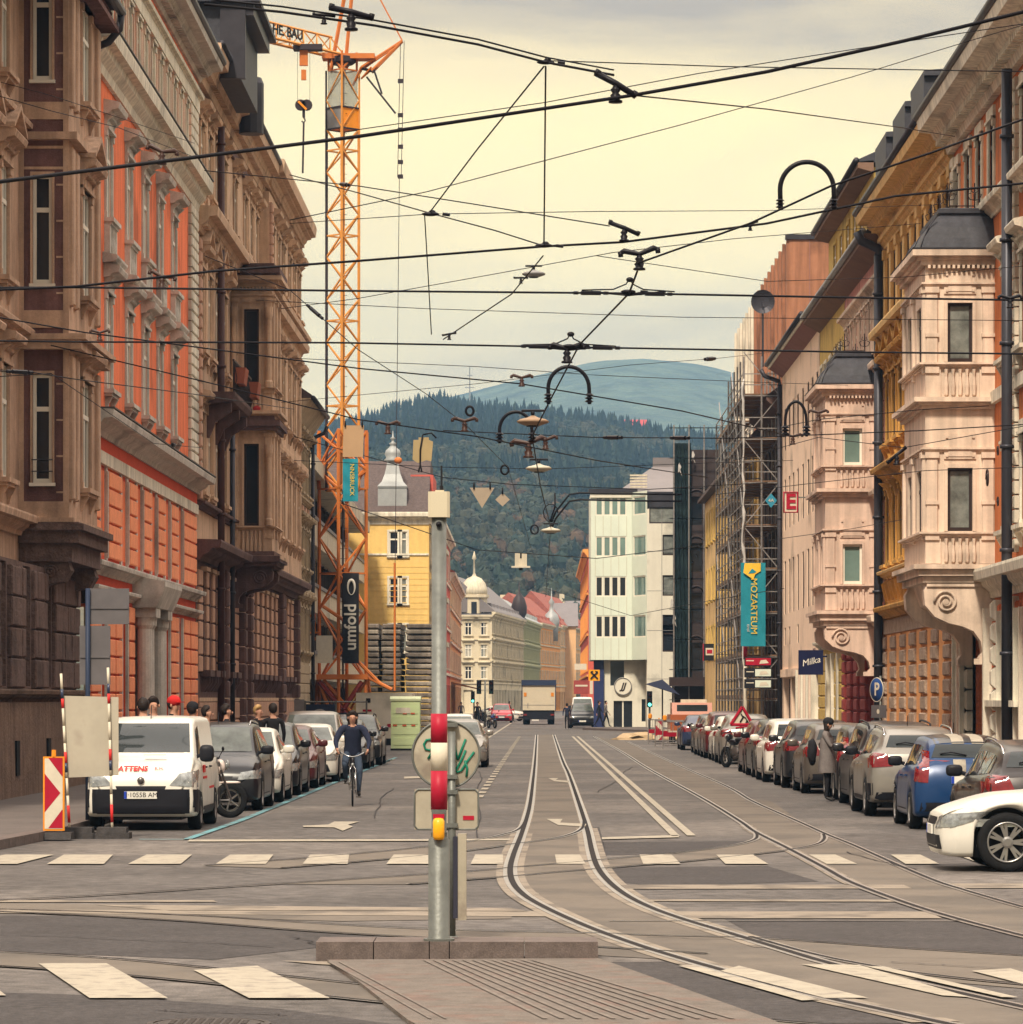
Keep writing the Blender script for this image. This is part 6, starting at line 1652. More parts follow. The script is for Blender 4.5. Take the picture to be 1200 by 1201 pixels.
c_beige=paint('beige',(.11,.092,.08),.4); c_dred=paint('darkred',(.07,.012,.014)); c_blue=paint('blue',(.004,.032,.11),.1); c_brown=paint('brown',(.028,.023,.023),.3); c_red=paint('red',(.35,.02,.03)); c_dblue=paint('darkblue',(.02,.03,.07))
GL='cars parked nose to camera along the left kerb'; GRR='cars parked tail to camera along the right kerb'
v,cast,Lv,Wv=build_car('delivery_van','white delivery van with black bumper and red lettering on its bonnet','van','van',c_white,(-6.28,59.3,0),0,None,lower=m_blk,glassF=m_cglass,detail=2,plate='I·1055B AM',rimm=m_rimd)
tm=M('lettering_red',(.55,.03,.03),rough=.5,var=0)
writing('ATTENS',.13,tm,v,(-.14,.115,.985),(R(50),0,0),depth=.004,shear=.15,bold=.004)
writing('K.H.',.08,tm,v,(.28,.122,.99),(R(50),0,0),depth=.003)
b=MB(tm); b.wbox(Wv-.005,Wv+.016,1.25,1.9,.80,.84); b.wbox(Wv-.005,Wv+.016,1.3,1.6,.90,1.02); b.wbox(Wv-.005,Wv+.016,2.3,3.2,.62,.66); inst('side_lettering',b.mesh('side_lettering'),v)
b=MB(m_plate); b.wbox(-.62,-.42,.42,.50,1.19,1.21); b.wbox(.0,.35,.42,.50,1.19,1.21); inst('dashboard_paper',b.mesh('dashboard_paper'),v)
b=MB(m_rimd); b.smooth=True; b.lathe((0,.0,.80),[(.0,-.02),(.05,-.02),(.06,.01)],10,axis='y'); inst('badge',b.mesh('badge'),v)
for a in(('mpv',c_black,-6.08,69.6,'black people carrier with roof rails right behind the white van',dict(rails=True,detail=2,plate='IL 71 K')),('hatch',c_white,-6.0,75.2,'small white hatchback squeezed between two black cars on the left',dict()),('hatch',c_black,-6.0,80.6,'black hatchback with large pale windscreen behind the small white hatchback',dict(L=4.3,H=1.58)),('estate',c_dred,-6.05,87.0,'dark red estate car behind the black hatchback, showing a red mirror',dict()),('sedan',c_white,-5.9,93.4,'white saloon beside the cyclist on the left kerb',dict(H=1.45)),('mpv',c_silver,-6.1,99.6,'pale silver people carrier with high roof left of the cyclist',dict(H=1.75)),('hatch',c_grey,-6.0,105.6,'grey hatchback behind the pale silver people carrier',dict()),('estate',c_black,-5.9,110.4,'black estate car just right of the cyclist',dict()),('suv',c_grey,-5.8,116.6,'dark grey car at the far end of the left row, by the green cabin',dict(rails=True))):
 kind,col,x,y,lab,kw=a
 build_car('parked_car',lab,'car',kind,col,(x,y,0),0,GL,**kw)
for a in(('estate',c_brown,6.85,49.9,'dark brown grey estate car partly hidden by the white saloon',dict(rails=True,detail=2,H=1.52)),('hatch',c_blue,6.84,59.7,'small blue hatchback with two white stripes over its roof',dict(stripes=m_white,roofm=c_black,detail=2,taillight='tall')),('suv',c_silver,6.76,66.2,'silver off roader in front of the blue striped hatchback',dict(rails=True,detail=2,lower=m_blk)),('mpv',c_grey,6.95,71.6,'dark grey people carrier between the silver off roader and the woman',dict(rails=True)),('hatch',c_black,6.98,77.0,'black hatchback with tall red tail lamps next to the woman',dict(taillight='tall',H=1.55)),('hatch',c_beige,6.68,82.2,'beige hatchback left of the woman in the grey coat',dict(H=1.55,L=4.0)),('suv',c_grey,6.64,87.2,'dark grey off roader with red tail lamps left of the beige hatchback',dict()),('mpv',c_white,6.55,93.4,'white people carrier in the middle of the right row',dict(H=1.58)),('estate',c_black,6.6,98.8,'black estate car behind the white people carrier on the right',dict(H=1.55)),('hatch',c_dred,6.6,104.2,'dark red hatchback nearest behind the parked motor scooter',dict()),('suv',c_silver,6.7,119.0,'silver off roader just left of the warning triangle',dict()),('hatch',c_white,6.7,125.2,'white hatchback far along the right row',dict()),('mpv',c_dred,6.72,130.6,'dark red people carrier far along the right row',dict()),('estate',c_silver,6.75,136.2,'silver estate car far along the right row',dict()),('hatch',c_black,6.8,142.2,'black hatchback last in the right row before the dark pickup',dict())):
 kind,col,x,y,lab,kw=a
 KK=kw.get('L')or KINDS[kind]['L']
 build_car('parked_car',lab,'car',kind,col,(x,y+KK,0),math.pi,GRR,front=False,**kw)
build_car('dark_pickup','dark car with a low roof at the head of the right row by the roadworks','car','sedan',c_dblue,(6.7,156,0),math.pi,None,front=False)
build_car('white_saloon','white saloon turning in from the right edge with many spoked alloy wheels','car','sedan',c_white,(4.85,46.22,0),R(-90),None,detail=2,spokes=7,rimm=m_rim)
build_car('driving_car','pale car driving towards the camera behind the round sign','car','estate',c_silver,(-2.45,113.4,0),0,None)
build_car('driving_car','white car following the pale one behind the striped pole','car','hatch',c_white,(-3.1,141,0),0,None,L=4.0)
build_car('driving_car','small red car near the far traffic light','car','mpv',c_red,(-3.1,318,0),0,None)
build_car('driving_car','white car just left of the walking man at the far crossing','car','sedan',c_white,(-1.4,345,0),R(60),None)
build_car('driving_car','dark off roader waiting right of the truck','car','suv',c_black,(3.1,262,0),0,None,H=1.75)
build_car('driving_car','white van behind the dark off roader by the yellow cross sign','van','van',c_white,(3.25,272,0),0,None,H=2.2)
t=thing('lorry','box lorry with pale rear doors driving away down the middle of the street','truck',(X(632,298),298,0))
b=MB(M('lorry_panel',(.50,.44,.33),rough=.6,var=.06)); b.wbox(-1.3,1.3,0,6.5,1.15,3.15); inst('box_body',b.mesh('box_body'),t)
b=MB(c_dblue); b.wbox(-1.38,1.38,-.12,6.7,3.12,3.55); b.wbox(-1.36,-1.3,-.05,.05,1.1,3.12); b.wbox(1.3,1.36,-.05,.05,1.1,3.12); inst('top_cover',b.mesh('top_cover'),t)
b=MB(m_blk); b.wbox(-1.25,1.25,.1,8.5,.62,1.14); b.wbox(-1.2,1.2,-.05,.1,.42,.62); b.wbox(-1.2,1.2,6.9,8.9,1.1,2.7); inst('chassis',b.mesh('chassis'),t)
wt_=MB(m_tyre)
wt_.lathe((0,0,0),[(.3,-.28),(.47,-.26),(.5,-.2),(.5,.2),(.47,.26),(.3,.28),(0,.27)],20,axis='x'); wmesh=wt_.mesh('wheel')
for x in(-.98,.98):
 for y in(1.6,7.8):inst('wheel',wmesh,t,loc=(x,y,.5))
for x in(-1.08,1.08):
 b=MB(m_tail); b.wbox(x-.14,x+.14,-.08,-.02,.72,.86); inst('taillight',b.mesh('taillight'),t)
 b=MB(m_amber); b.wbox(x-.11,x+.11,-.03,.01,2.25,2.55); inst('reflector',b.mesh('reflector'),t)
b=MB(m_plate); b.wbox(-.55,.0,-.14,-.11,.30,.42); inst('number_plate',b.mesh('number_plate'),t)
b=MB(MATS['lorry_panel']); b.mat(m_g5); b.wbox(-1.25,1.25,-.02,-.005,1.55,1.58); b.wbox(-.9,-.84,-.03,0,1.3,1.7); inst('door_bar',b.mesh('door_bar'),t)
t=thing('works_vehicle','orange works van standing behind the far end of the right row','van',(X(812,172),172,0)); b=MB(paint('orange',(.32,.085,.03))); b.wbox(-1,1,0,4.4,.5,1.35); b.fr((0,0),(1,0),(0,-1)); b.prof(-.92,.92,[(0,1.3),(-1.0,1.3),(-2.6,1.3),(-2.4,1.9),(-.3,1.9)]); inst('body',b.mesh('body'),t)
b=MB(m_cglass); b.wbox(-.7,.7,-.0+.10,.14,1.42,1.8); inst('rear_window',b.mesh('rear_window'),t); b=MB(m_w5); b.wbox(-.5,.7,.5,1.0,1.9,2.05); inst('light_bar',b.mesh('light_bar'),t)
for x in(-.85,.85):
 for y in(.9,3.5):inst('wheel',wheel_meshes(.33,.21,5,m_rim)[0],t,loc=(x,y,.33))
m_skin=M('skin',(.42,.22,.15),rough=.55,var=.08,scale=12)
m_navy=M('cloth_navy',(.020,.024,.048),rough=.9,var=.2,scale=9,bump=.3,bscale=40)
m_jean=M('cloth_jeans',(.040,.055,.085),rough=.9,var=.2,scale=9,bump=.3,bscale=40)
m_blkc=M('cloth_black',(.016,.015,.018),rough=.9,var=.2,scale=9)
m_gryc=M('cloth_grey',(.15,.13,.125),rough=.95,var=.2,scale=8,bump=.4,bscale=60)
m_hair=M('hair_dark',(.020,.013,.011),rough=.6,var=.3,scale=20)
m_hairb=M('hair_blond',(.45,.28,.12),rough=.6,var=.3,scale=20)
m_shoe=M('shoe',(.018,.016,.016),rough=.5,var=.1)
m_redc=M('cloth_red',(.45,.02,.02),rough=.9,var=.15)
def skin_mesh(J,E,mats,sub=1):
 """J: joint -> (pos, radius); E: (a, b, material index). grown as one continuous surface, coloured by the nearest limb"""
 names=list(J); me=bpy.data.meshes.new('body'); me.from_pydata([J[k][0]for k in names],[(names.index(a),names.index(b))for a,b,_ in E],[])
 ob=bpy.data.objects.new('body',me); COL.objects.link(ob)
 md=ob.modifiers.new('skin','SKIN'); md.use_smooth_shade=True; md.branch_smoothing=.5
 for i,k in enumerate(names):
  r=J[k][1]; me.skin_vertices[0].data[i].radius=r if isinstance(r,tuple)else(r,r)
  me.skin_vertices[0].data[i].use_root=(k=='pelvis')
 s=ob.modifiers.new('sub','SUBSURF'); s.levels=sub; s.render_levels=sub
 dg=bpy.context.evaluated_depsgraph_get(); m2=bpy.data.meshes.new_from_object(ob.evaluated_get(dg))
 bpy.data.objects.remove(ob); bpy.data.meshes.remove(me); m2.name='body'; m2.materials.clear()
 for m in mats:m2.materials.append(m)
 seg=[(Vector(J[a][0]),Vector(J[b][0]),c)for a,b,c in E]
 for p in m2.polygons:
  c=p.center; best=9; bi=0
  for a,b,mi in seg:
   d=b-a; t=max(0,min(1,(c-a).dot(d)/max(1e-9,d.length_squared))); q=(a+d*t-c).length
   if q<best:best=q; bi=mi
  p.material_index=bi; p.use_smooth=True
 return m2
def blob(mb,c,r,n=12,m=8,jit=0.,cut=None):
 v=[]; f=[]
 for i in range(m+1):
  ph=math.pi*i/m
  for j in range(n):
   th=2*math.pi*j/n; q=Vector((r[0]*math.sin(ph)*math.cos(th),r[1]*math.sin(ph)*math.sin(th),r[2]*math.cos(ph)))
   q*=1+jit*noise.noise(q*14+Vector(c))
   if cut:q=cut(q)
   v.append(Vector(c)+q)
 for i in range(m):
  for j in range(n):f.append((i*n+j,i*n+(j+1)%n,(i+1)*n+(j+1)%n,(i+1)*n+j))
 sm=mb.smooth; mb.smooth=True; mb.add(v,f); mb.smooth=sm
def person(label,loc,rz,top,legs,hair,pose='walk',h=1.72,group=None,hairlen=0.,cap=None,ride=False,skirt=None,arms=None,step=.0,sub=1):
 """faces -y. joints in metres for a body 1.72 m tall"""
 k=h/1.72; t=thing('person',label,'person',loc,rz,group)
 J={'pelvis':((0,0,.93),(.15,.11)),'belly':((0,0,1.06),(.14,.10)),'chest':((0,.01,1.28),(.175,.115)),'neck0':((0,.01,1.42),(.09,.075)),'neck':((0,0,1.49),.052),'head':((0,-.01,1.58),(.072,.088)),'crown':((0,-.005,1.66),(.066,.080))}
 for s,n in((-1,'r'),(1,'l')):
  st=step*s
  J['hip'+n]=((s*.09,0,.86),.088); J['knee'+n]=((s*.10,-st*.5-.02,.48),.058); J['ankle'+n]=((s*.10,-st+(.06 if st<0 else 0),.09+(.07 if st<0 else 0)),.036)
  J['toe'+n]=((s*.12,-st-.15+(.06 if st<0 else 0),.035),.032)
  J['sh'+n]=((s*.19,.01,1.38),.062); J['elb'+n]=((s*.25,.02+st*.5,1.12),.042); J['wr'+n]=((s*.26,-.06+st*.9,.89),.028); J['hand'+n]=((s*.26,-.09+st,.81),(.016,.034))
 if arms:
  for a,q in arms.items():J[a]=(q,J[a][1])
 if ride:
  J.update(ride)
 J={a:(tuple(c*k for c in q[0]),tuple(z*k for z in q[1])if isinstance(q[1],tuple)else q[1]*k)for a,q in J.items()}
 E=[('pelvis','belly',1),('belly','chest',1),('chest','neck0',1),('neck0','neck',0),('neck','head',0),('head','crown',0)]
 for n in 'rl':E+=[('pelvis','hip'+n,2),('hip'+n,'knee'+n,2),('knee'+n,'ankle'+n,2),('ankle'+n,'toe'+n,3),('neck0','sh'+n,1),('sh'+n,'elb'+n,1),('elb'+n,'wr'+n,1),('wr'+n,'hand'+n,0)]
 for n,s in(('r',-1),('l',1)):
  hp=Vector(J['hand'+n][0]); wp=Vector(J['wr'+n][0]); d=(hp-wp).normalized(); e=d.cross(Vector((s,0,0))).normalized()if abs(d.x)<.9 else Vector((0,1,0))
  for i,L_ in enumerate((.055,.065,.060,.045)):
   b=hp+e*(i-1.5)*.019; m_=b+d*L_*.6; q=m_+(d*.7+Vector((-s*.5,0,0))).normalized()*L_*.6
   J['f%s%d'%(n,i)]=(tuple(m_),.009); J['g%s%d'%(n,i)]=(tuple(q),.008); E+=[('hand'+n,'f%s%d'%(n,i),0),('f%s%d'%(n,i),'g%s%d'%(n,i),0)]
  q=wp+(hp-wp)*.5-e*.045; J['t'+n]=(tuple(q+d*.02),.010); E.append(('wr'+n,'t'+n,0))
 inst('body',skin_mesh(J,E,[m_skin,top,legs,m_shoe],sub),t)
 hc=Vector(J['head'][0]).lerp(Vector(J['crown'][0]),.45)
 hm=MB(hair)
 def cut(q):return Vector((q.x,max(q.y,-.055*k if q.z>.02 else .005),q.z))
 blob(hm,hc+Vector((0,.015,.025))*k,(.093*k,.108*k,.115*k),jit=.12,cut=cut)
 if ride:blob(hm,hc+Vector((0,.02,.0))*k,(.118*k,.105*k,.13*k),jit=.35,cut=cut)
 if hairlen:blob(hm,hc+Vector((0,.045,-.06-hairlen/2))*k,(.10*k,.065*k,(.12+hairlen)*k),jit=.25)
 inst('hair',hm.mesh('hair'),t)
 fc=MB(m_skin); blob(fc,hc+Vector((0,-.095,-.035))*k,(.012*k,.016*k,.024*k),6,4)
 for s in(-1,1):blob(fc,hc+Vector((s*.086,.0,-.02))*k,(.012*k,.02*k,.03*k),6,4)
 inst('nose_and_ears',fc.mesh('nose_and_ears'),t)
 ey=MB(m_ink);
 for s in(-1,1):blob(ey,hc+Vector((s*.03,-.083,-.008))*k,(.010*k,.006*k,.006*k),6,4)
 inst('eyes',ey.mesh('eyes'),t)
 mo=MB(M('lips',(.30,.09,.07),rough=.5)); blob(mo,hc+Vector((0,-.086,-.072))*k,(.022*k,.006*k,.006*k),6,4); inst('mouth',mo.mesh('mouth'),t)
 if cap:cm=MB(cap); blob(cm,hc+Vector((0,.01,.05))*k,(.10*k,.115*k,.095*k),jit=.05); cm.wbox(hc.x-.07,hc.x+.07,hc.y-.18,hc.y-.08,hc.z+.035,hc.z+.05); inst('cap',cm.mesh('cap'),t)
 if skirt:
  cm,z0,z1,r0,r1=skirt[:5]; y0,y1=skirt[5:]if len(skirt)>5 else(0,0); sk=MB(cm); sk.smooth=True; pr_=[(r0,z0)]+[(r0+(r1-r0)*i/5+.008*math.sin(i*2),z0+(z1-z0)*i/5)for i in range(1,6)]
  v=[]; n=20
  for r,z in pr_:
   for j in range(n):a=2*math.pi*j/n; q=r*(1+.04*math.sin(5*a+z)); v.append((q*math.cos(a)*k,(q*.72*math.sin(a)+y0+(y1-y0)*(z-z0)/(z1-z0))*k,z*k))
  f=[(i*n+j,i*n+(j+1)%n,(i+1)*n+(j+1)%n,(i+1)*n+j)for i in range(5)for j in range(n)]
  sk.add(v,f); inst('coat',sk.mesh('coat'),t)
 return t,J,k
def bicycle(label,loc,rz):
 t=thing('bicycle',label,'bicycle',loc,rz)
 fm_=M('bike_frame',(.03,.03,.035),rough=.3,coat=.5)
 for y in(-.52,.53):
  b=MB(m_tyre); b.path([(0,y+.335*math.cos(a*math.pi/16),.345+.335*math.sin(a*math.pi/16))for a in range(32)],.019,7,closed=True); wo=inst('wheel',b.mesh('wheel'),t)
  b=MB(m_rim); b.path([(0,y+.305*math.cos(a*math.pi/16),.345+.305*math.sin(a*math.pi/16))for a in range(32)],.011,5,closed=True)
  for a in range(16):b.tube((.02*(-1)**a,y,.345),(0,y+.3*math.cos(a*math.pi/8),.345+.3*math.sin(a*math.pi/8)),.0015,3)
  b.tube((-.04,y,.345),(.04,y,.345),.018,8); inst('rim',b.mesh('rim'),wo)
 b=MB(fm_)
 for p,q,r in(((0,-.34,.86),(0,-.02,.30),.018),((0,-.32,.78),(0,.16,.84),.016),((0,.16,.84),(0,-.02,.30),.016),((0,-.02,.30),(.05,.53,.345),.010),((0,-.02,.30),(-.05,.53,.345),.010),((0,.15,.80),(.05,.53,.345),.009),((0,.15,.80),(-.05,.53,.345),.009),((0,.16,.84),(0,.20,.95),.013),((0,-.33,.80),(0,-.37,.93),.017)):b.tube(p,q,r,8)
 inst('frame',b.mesh('frame'),t)
 b=MB(m_chr)
 for s in(-1,1):b.path([(0,-.345,.82),(s*.055,-.37,.70),(s*.055,-.44,.52),(s*.05,-.52,.345)],.012,6)
 inst('fork',b.mesh('fork'),t)
 b=MB(m_chr); b.path([(-.31,-.26,1.02),(-.22,-.30,1.03),(-.1,-.36,.97),(0,-.38,.95),(.1,-.36,.97),(.22,-.30,1.03),(.31,-.26,1.02)],.013,7); inst('handlebar',b.mesh('handlebar'),t)
 b=MB(m_blk)
 for s in(-1,1):b.tube((s*.31,-.26,1.02),(s*.22,-.30,1.03),.018,7)
 inst('grip',b.mesh('grip'),t)
 b=MB(m_blk); blob(b,(0,.21,.965),(.08,.14,.035)); inst('saddle',b.mesh('saddle'),t)
 b=MB(m_rimd); b.lathe((.045,-.02,.30),[(.09,-.004),(.09,.004)],20,axis='x'); b.tube((.06,-.02,.30),(.08,-.10,.17),.01,6); b.tube((-.06,-.02,.30),(-.08,.06,.43),.01,6); b.wbox(.07,.17,-.15,-.05,.155,.18); b.wbox(-.17,-.07,.01,.11,.42,.445); inst('crankset',b.mesh('crankset'),t)
 b=MB(m_head); b.smooth=True; b.lathe((0,-.46,.80),[(.0,-.03),(.035,-.03),(.03,.02)],10,axis='y'); inst('lamp',b.mesh('lamp'),t)
 return t
cy=G(412,946)
bicycle('city bicycle with silver handlebar ridden by the man in the dark jacket',(cy[0],cy[1]+.5,0.01),R(3))
person('bearded man with dark hair in navy jacket riding a bicycle towards the camera',(cy[0],cy[1]+.5,.01),R(3),m_navy,m_jean,m_hair,h=1.72,ride={'pelvis':((0,.20,1.07),(.15,.12)),'belly':((0,.16,1.18),(.15,.11)),'chest':((0,.05,1.40),(.185,.12)),'neck0':((0,.0,1.53),(.10,.08)),'neck':((0,-.03,1.60),.055),'head':((0,-.06,1.69),(.074,.09)),'crown':((0,-.055,1.77),(.068,.082)),'hipr':((-.10,.17,1.0),.095),'hipl':((.10,.17,1.0),.095),'kneer':((-.15,-.20,.82),.066),'kneel':((.14,-.06,.64),.066),'ankler':((-.13,.08,.50),.040),'anklel':((.12,-.03,.26),.040),'toer':((-.14,-.06,.47),.035),'toel':((.13,-.17,.20),.035),'shr':((-.21,.0,1.50),.085),'shl':((.21,.0,1.50),.085),'elbr':((-.33,-.08,1.26),.060),'elbl':((.33,-.08,1.26),.060),'wrr':((-.30,-.23,1.08),.030),'wrl':((.30,-.23,1.08),.030),'handr':((-.285,-.28,1.045),(.018,.034)),'handl':((.285,-.28,1.045),(.018,.034))},hairlen=.09,sub=2,skirt=(m_navy,.98,1.48,.170,.165,.19,.01))
wy_=76.0
person('woman in grey knee length coat and dark cap standing by the black car looking down',(X(970,wy_),wy_,0),R(75),m_gryc,m_blkc,m_hair,h=1.70,hairlen=.08,cap=m_blkc,skirt=(m_gryc,.60,1.32,.25,.19),sub=2,arms={'elbr':(-.22,-.12,1.14),'wrr':(-.10,-.30,1.18),'handr':(-.05,-.36,1.20),'elbl':(.22,-.12,1.14),'wrl':(.10,-.30,1.18),'handl':(.05,-.36,1.20),'head':(0,-.05,1.56),'crown':(0,-.03,1.64)})
b=MB(m_blkc); blob(b,(0,0,0),(.10,.17,.26),jit=.3); o=inst('shoulder_bag',b.mesh('shoulder_bag'),None,loc=(X(953,wy_+.2),wy_+.25,1.02)); tag(o,'large black shoulder bag hanging at the back of the woman in the grey coat','bag')
for px,py,Y,rz,top,hair,cap,lab in((168,827,64.5,180,m_blkc,m_hair,None,'person with dark hair walking away behind the white van, left of the pair'),(180,823,65.5,20,m_navy,m_hair,None,'taller dark haired person behind the white van, right of the pair'),(204,821,67,60,m_blkc,m_hair,m_redc,'person in a red cap behind the white van roof'),(226,832,69,150,m_blkc,m_hair,m_blkc,'person in a black hat just right of the red cap'),(243,836,71.5,90,m_gryc,m_hair,None,'person in profile with brown hair above the black people carrier'),(266,834,73,100,m_blkc,m_hair,None,'dark haired person over the roof of the black people carrier'),(303,835,80,60,m_blkc,m_hairb,None,'blond person standing over the small white hatchback'),(320,833,81,200,m_dlt if False else m_blkc,m_hair,None,'short haired person with bare neck next to the blond one')):
 hz=Z(py-7,Y)-.13
 person(lab,(X(px,Y),Y,.13),R(rz),top,m_jean,hair,h=max(1.55,min(1.98,hz)),cap=cap,step=.12,group='people on the left pavement')
yy=52.5; person('dark haired person behind the brown estate car at the right edge',(X(1184,yy),yy,.0),R(10),m_blkc,m_jean,m_hair,h=Z(874,yy)-.0,step=.0)
for px,py,h_,Y,rz,top,st,lab in((665,855,1.75,256,170,m_navy,.1,'person standing at the far crossing right of the truck'),(703,855,1.8,257,90,m_blkc,.25,'man in dark suit walking left of the corner block entrance'),(711,855,1.78,257.3,80,m_gryc,.2,'person in grey walking close behind the man in the dark suit'),(598,845,1.8,335,90,m_blkc,.32,'dark figure striding across the far street left of the truck'),(560,852,1.8,280,0,m_blkc,.1,'person by the kerb left of the far traffic light'),(541,846,1.75,330,0,m_gryc,.1,'distant person on the left far pavement under the awning')):
 person(lab,(X(px,Y),Y,.13 if px in(703,711)else 0),R(rz),top,m_blkc,m_hair,h=h_,step=st,group='distant walkers')
def scooter(label,loc,rz,c1,c2,top=None):
 t=thing('motorcycle',label,'motorcycle',loc,rz)
 for y in(-.66,.66):
  b=MB(m_tyre); b.smooth=True; b.lathe((0,y,.31),[(.20,-.05),(.26,-.065),(.31,-.04),(.31,.04),(.26,.065),(.20,.05)],28,axis='x',cap=False); w_=inst('wheel',b.mesh('wheel'),t)
  b=MB(m_rim); b.lathe((0,y,.31),[(.20,-.02),(.20,.02),(.17,.02),(.17,-.02)],24,axis='x',cap=False)
  for k in range(5):a=k*1.257; b.tube((0,y,.31),(0,y+.19*math.cos(a),.31+.19*math.sin(a)),.016,5)
  inst('rim',b.mesh('rim'),w_)
 b=MB(c1); blob(b,(0,-.15,.78),(.13,.26,.11),jit=.1); blob(b,(0,-.48,.90),(.12,.09,.13),jit=.1); b.fr((0,0),(1,0),(0,-1)); blob(b,(0,-.66,.62),(.07,.2,.03)); inst('fairing',b.mesh('fairing'),t)
 b=MB(c2); blob(b,(0,.38,.86),(.14,.42,.07)); inst('seat',b.mesh('seat'),t)
 b=MB(m_rimd); blob(b,(0,0,.45),(.16,.28,.2),jit=.3)
 for s in(-1,1):b.tube((s*.08,-.66,.31),(s*.09,-.42,.98),.022,6); b.tube((s*.08,.66,.31),(s*.1,.05,.42),.02,6)
 b.path([(.2,.2,.30),(.2,.75,.42)],.045,8); inst('frame',b.mesh('frame'),t)
 b=MB(m_blk); b.path([(-.36,-.30,1.04),(-.2,-.40,1.06),(.2,-.40,1.06),(.36,-.30,1.04)],.016,6)
 for s in(-1,1):b.tube((s*.3,-.36,1.05),(s*.36,-.42,1.2),.008,4); blob(b,(s*.37,-.42,1.22),(.06,.02,.04))
 inst('handlebar',b.mesh('handlebar'),t)
 b=MB(m_head); blob(b,(0,-.60,.93),(.10,.05,.09)); inst('headlight',b.mesh('headlight'),t)
 b=MB(m_tail); blob(b,(0,.80,.84),(.09,.05,.04)); inst('taillight',b.mesh('taillight'),t)
 b=MB(m_plate); b.wbox(-.1,.1,.86,.87,.60,.74); inst('number_plate',b.mesh('number_plate'),t)
 return t
scooter('motorcycle with white and red tail parked between the white van and the black people carrier',(-6.02,65.6,0),R(112),paint('bike_white',(.6,.5,.45)),paint('bike_red',(.4,.02,.02)))
scooter('dark motor scooter parked between the two groups of cars in the right row',(6.0,113.3,0),R(205),c_black,m_blk)
scooter('motorcycle with blue and white fairing waiting left of the far traffic light',(X(577,262),262,0),R(20),paint('bike_blue',(.03,.08,.3)),m_blk)
m_galv=M('galvanised',(.145,.15,.14),rough=.5,metal=.45,var=.22,scale=6,bump=.15,bscale=30)
m_signb=M('sign_back',(.36,.32,.25),rough=.6,metal=.15,var=.14,scale=4,grime=((.24,.20,.16),3,.56))
m_cred=M('stripe_red',(.34,.010,.03),rough=.45,var=.08,scale=6)
m_cwht=M('stripe_white',(.56,.50,.40),rough=.45,var=.08,scale=6)
m_yelb=M('button_yellow',(.78,.34,.01),rough=.35,var=.06,coat=.3)
m_orf=M('frame_orange',(.72,.25,.02),rough=.5,var=.1)
m_boxb=M('box_beige',(.52,.46,.34),rough=.5,var=.06)
m_rub=M('rubber',(.040,.036,.036),rough=.85,var=.3,scale=9,bump=.4)
Y=30.05; px_=X(515,Y)
t=thing('signal_pole','galvanised pole with red and white band, yellow push button and beige box on top','pole',(px_,Y,.158))
zt=Z(605,Y)-.158; zb0=Z(846,Y)-.158; zb1=Z(942,Y)-.158
b=MB(m_galv); b.smooth=True; z990=Z(985,Y)-.158
b.lathe((0,0,0),[(.095,0),(.095,.02),(.086,.03),(.086,z990),(.060,z990+.03),(.060,zt)],24); b.smooth=False; inst('pole',b.mesh('pole'),t)
b=MB(m_cred); r=.0665; b.smooth=True; hh=(zb1-zb0)
za,zc,ze,zg=Z(950,Y)-.158,Z(904,Y)-.158,Z(871,Y)-.158,Z(837,Y)-.158
b.lathe((0,0,0),[(r,za),(r,zc)],24); b.lathe((0,0,0),[(r,ze),(r,zg)],24); b.mat(m_cwht); b.lathe((0,0,0),[(r,zc+.001),(r,ze-.001)],24); b.smooth=False; inst('striped_band',b.mesh('striped_band'),t)
b=MB(m_boxb); zz0,zz1=Z(607,Y)-.158,Z(577,Y)-.158; b.fr((0,0),(1,0),(0,-1))
w_=.086; b.pz(zz0,zz1,[(-w_,-.06),(-w_+.02,-.08),(w_-.02,-.08),(w_,-.06),(w_,.06),(w_-.02,.08),(-w_+.02,.08),(-w_,.06)]); b.box(-.03,.04,-.04,.04,zz1,zz1+.012); inst('box',b.mesh('box'),t)
b=MB(m_blk); b.tube((.02,0,zz1),(.02,0,zz1+.21),.008,6); b.lathe((.02,0,zz1),[(.016,0),(.014,.05)],8); b.smooth=True; b.lathe((0,-.065,zt-.07),[(0,-.03),(.022,-.02),(.025,.02)],10,axis='y'); inst('aerial',b.mesh('aerial'),t)
b=MB(m_yelb); zc_=Z(972,Y)-.158; blob(b,(0,-.105,zc_),(.052,.055,.095),14,10,cut=lambda q:Vector((max(-.046,min(.046,q.x*1.25)),q.y,max(-.085,min(.09,q.z*1.1))))); inst('push_button',b.mesh('push_button'),t)
b=MB(m_galv); b.wbox(-.055,.055,-.10,.0,zc_+.09,zc_+.135); b.wbox(-.06,.06,-.07,.0,zc_+.135,zc_+.155); b.mat(m_cred); b.wbox(-.045,.045,-.115,-.09,zc_+.085,zc_+.12); inst('button_housing',b.mesh('button_housing'),t)
b=MB(m_galv); b.lathe((0,0,z990+.02),[(.066,0),(.066,.04)],20); b.wbox(.05,.075,-.02,.02,.5,.56); b.lathe((0,0,0),[(.125,.001),(.125,.018),(.09,.02)],20); inst('collar',b.mesh('collar'),t)
Y=32.2
t=thing('sign_post','round and oblong signs seen from behind on a thin post, green scrawl on the disc','sign',(X(530,Y),Y,.0))
b=MB(m_galv); b.smooth=True; b.lathe((0,0,0),[(.033,.0),(.033,Z(858,Y))],14); b.lathe((0,0,0),[(.06,0),(.05,.06)],12); b.smooth=False; inst('post',b.mesh('post'),t)
cz=Z(885,Y); dx=X(523,Y)-X(530,Y); rr=39.5*Y/F
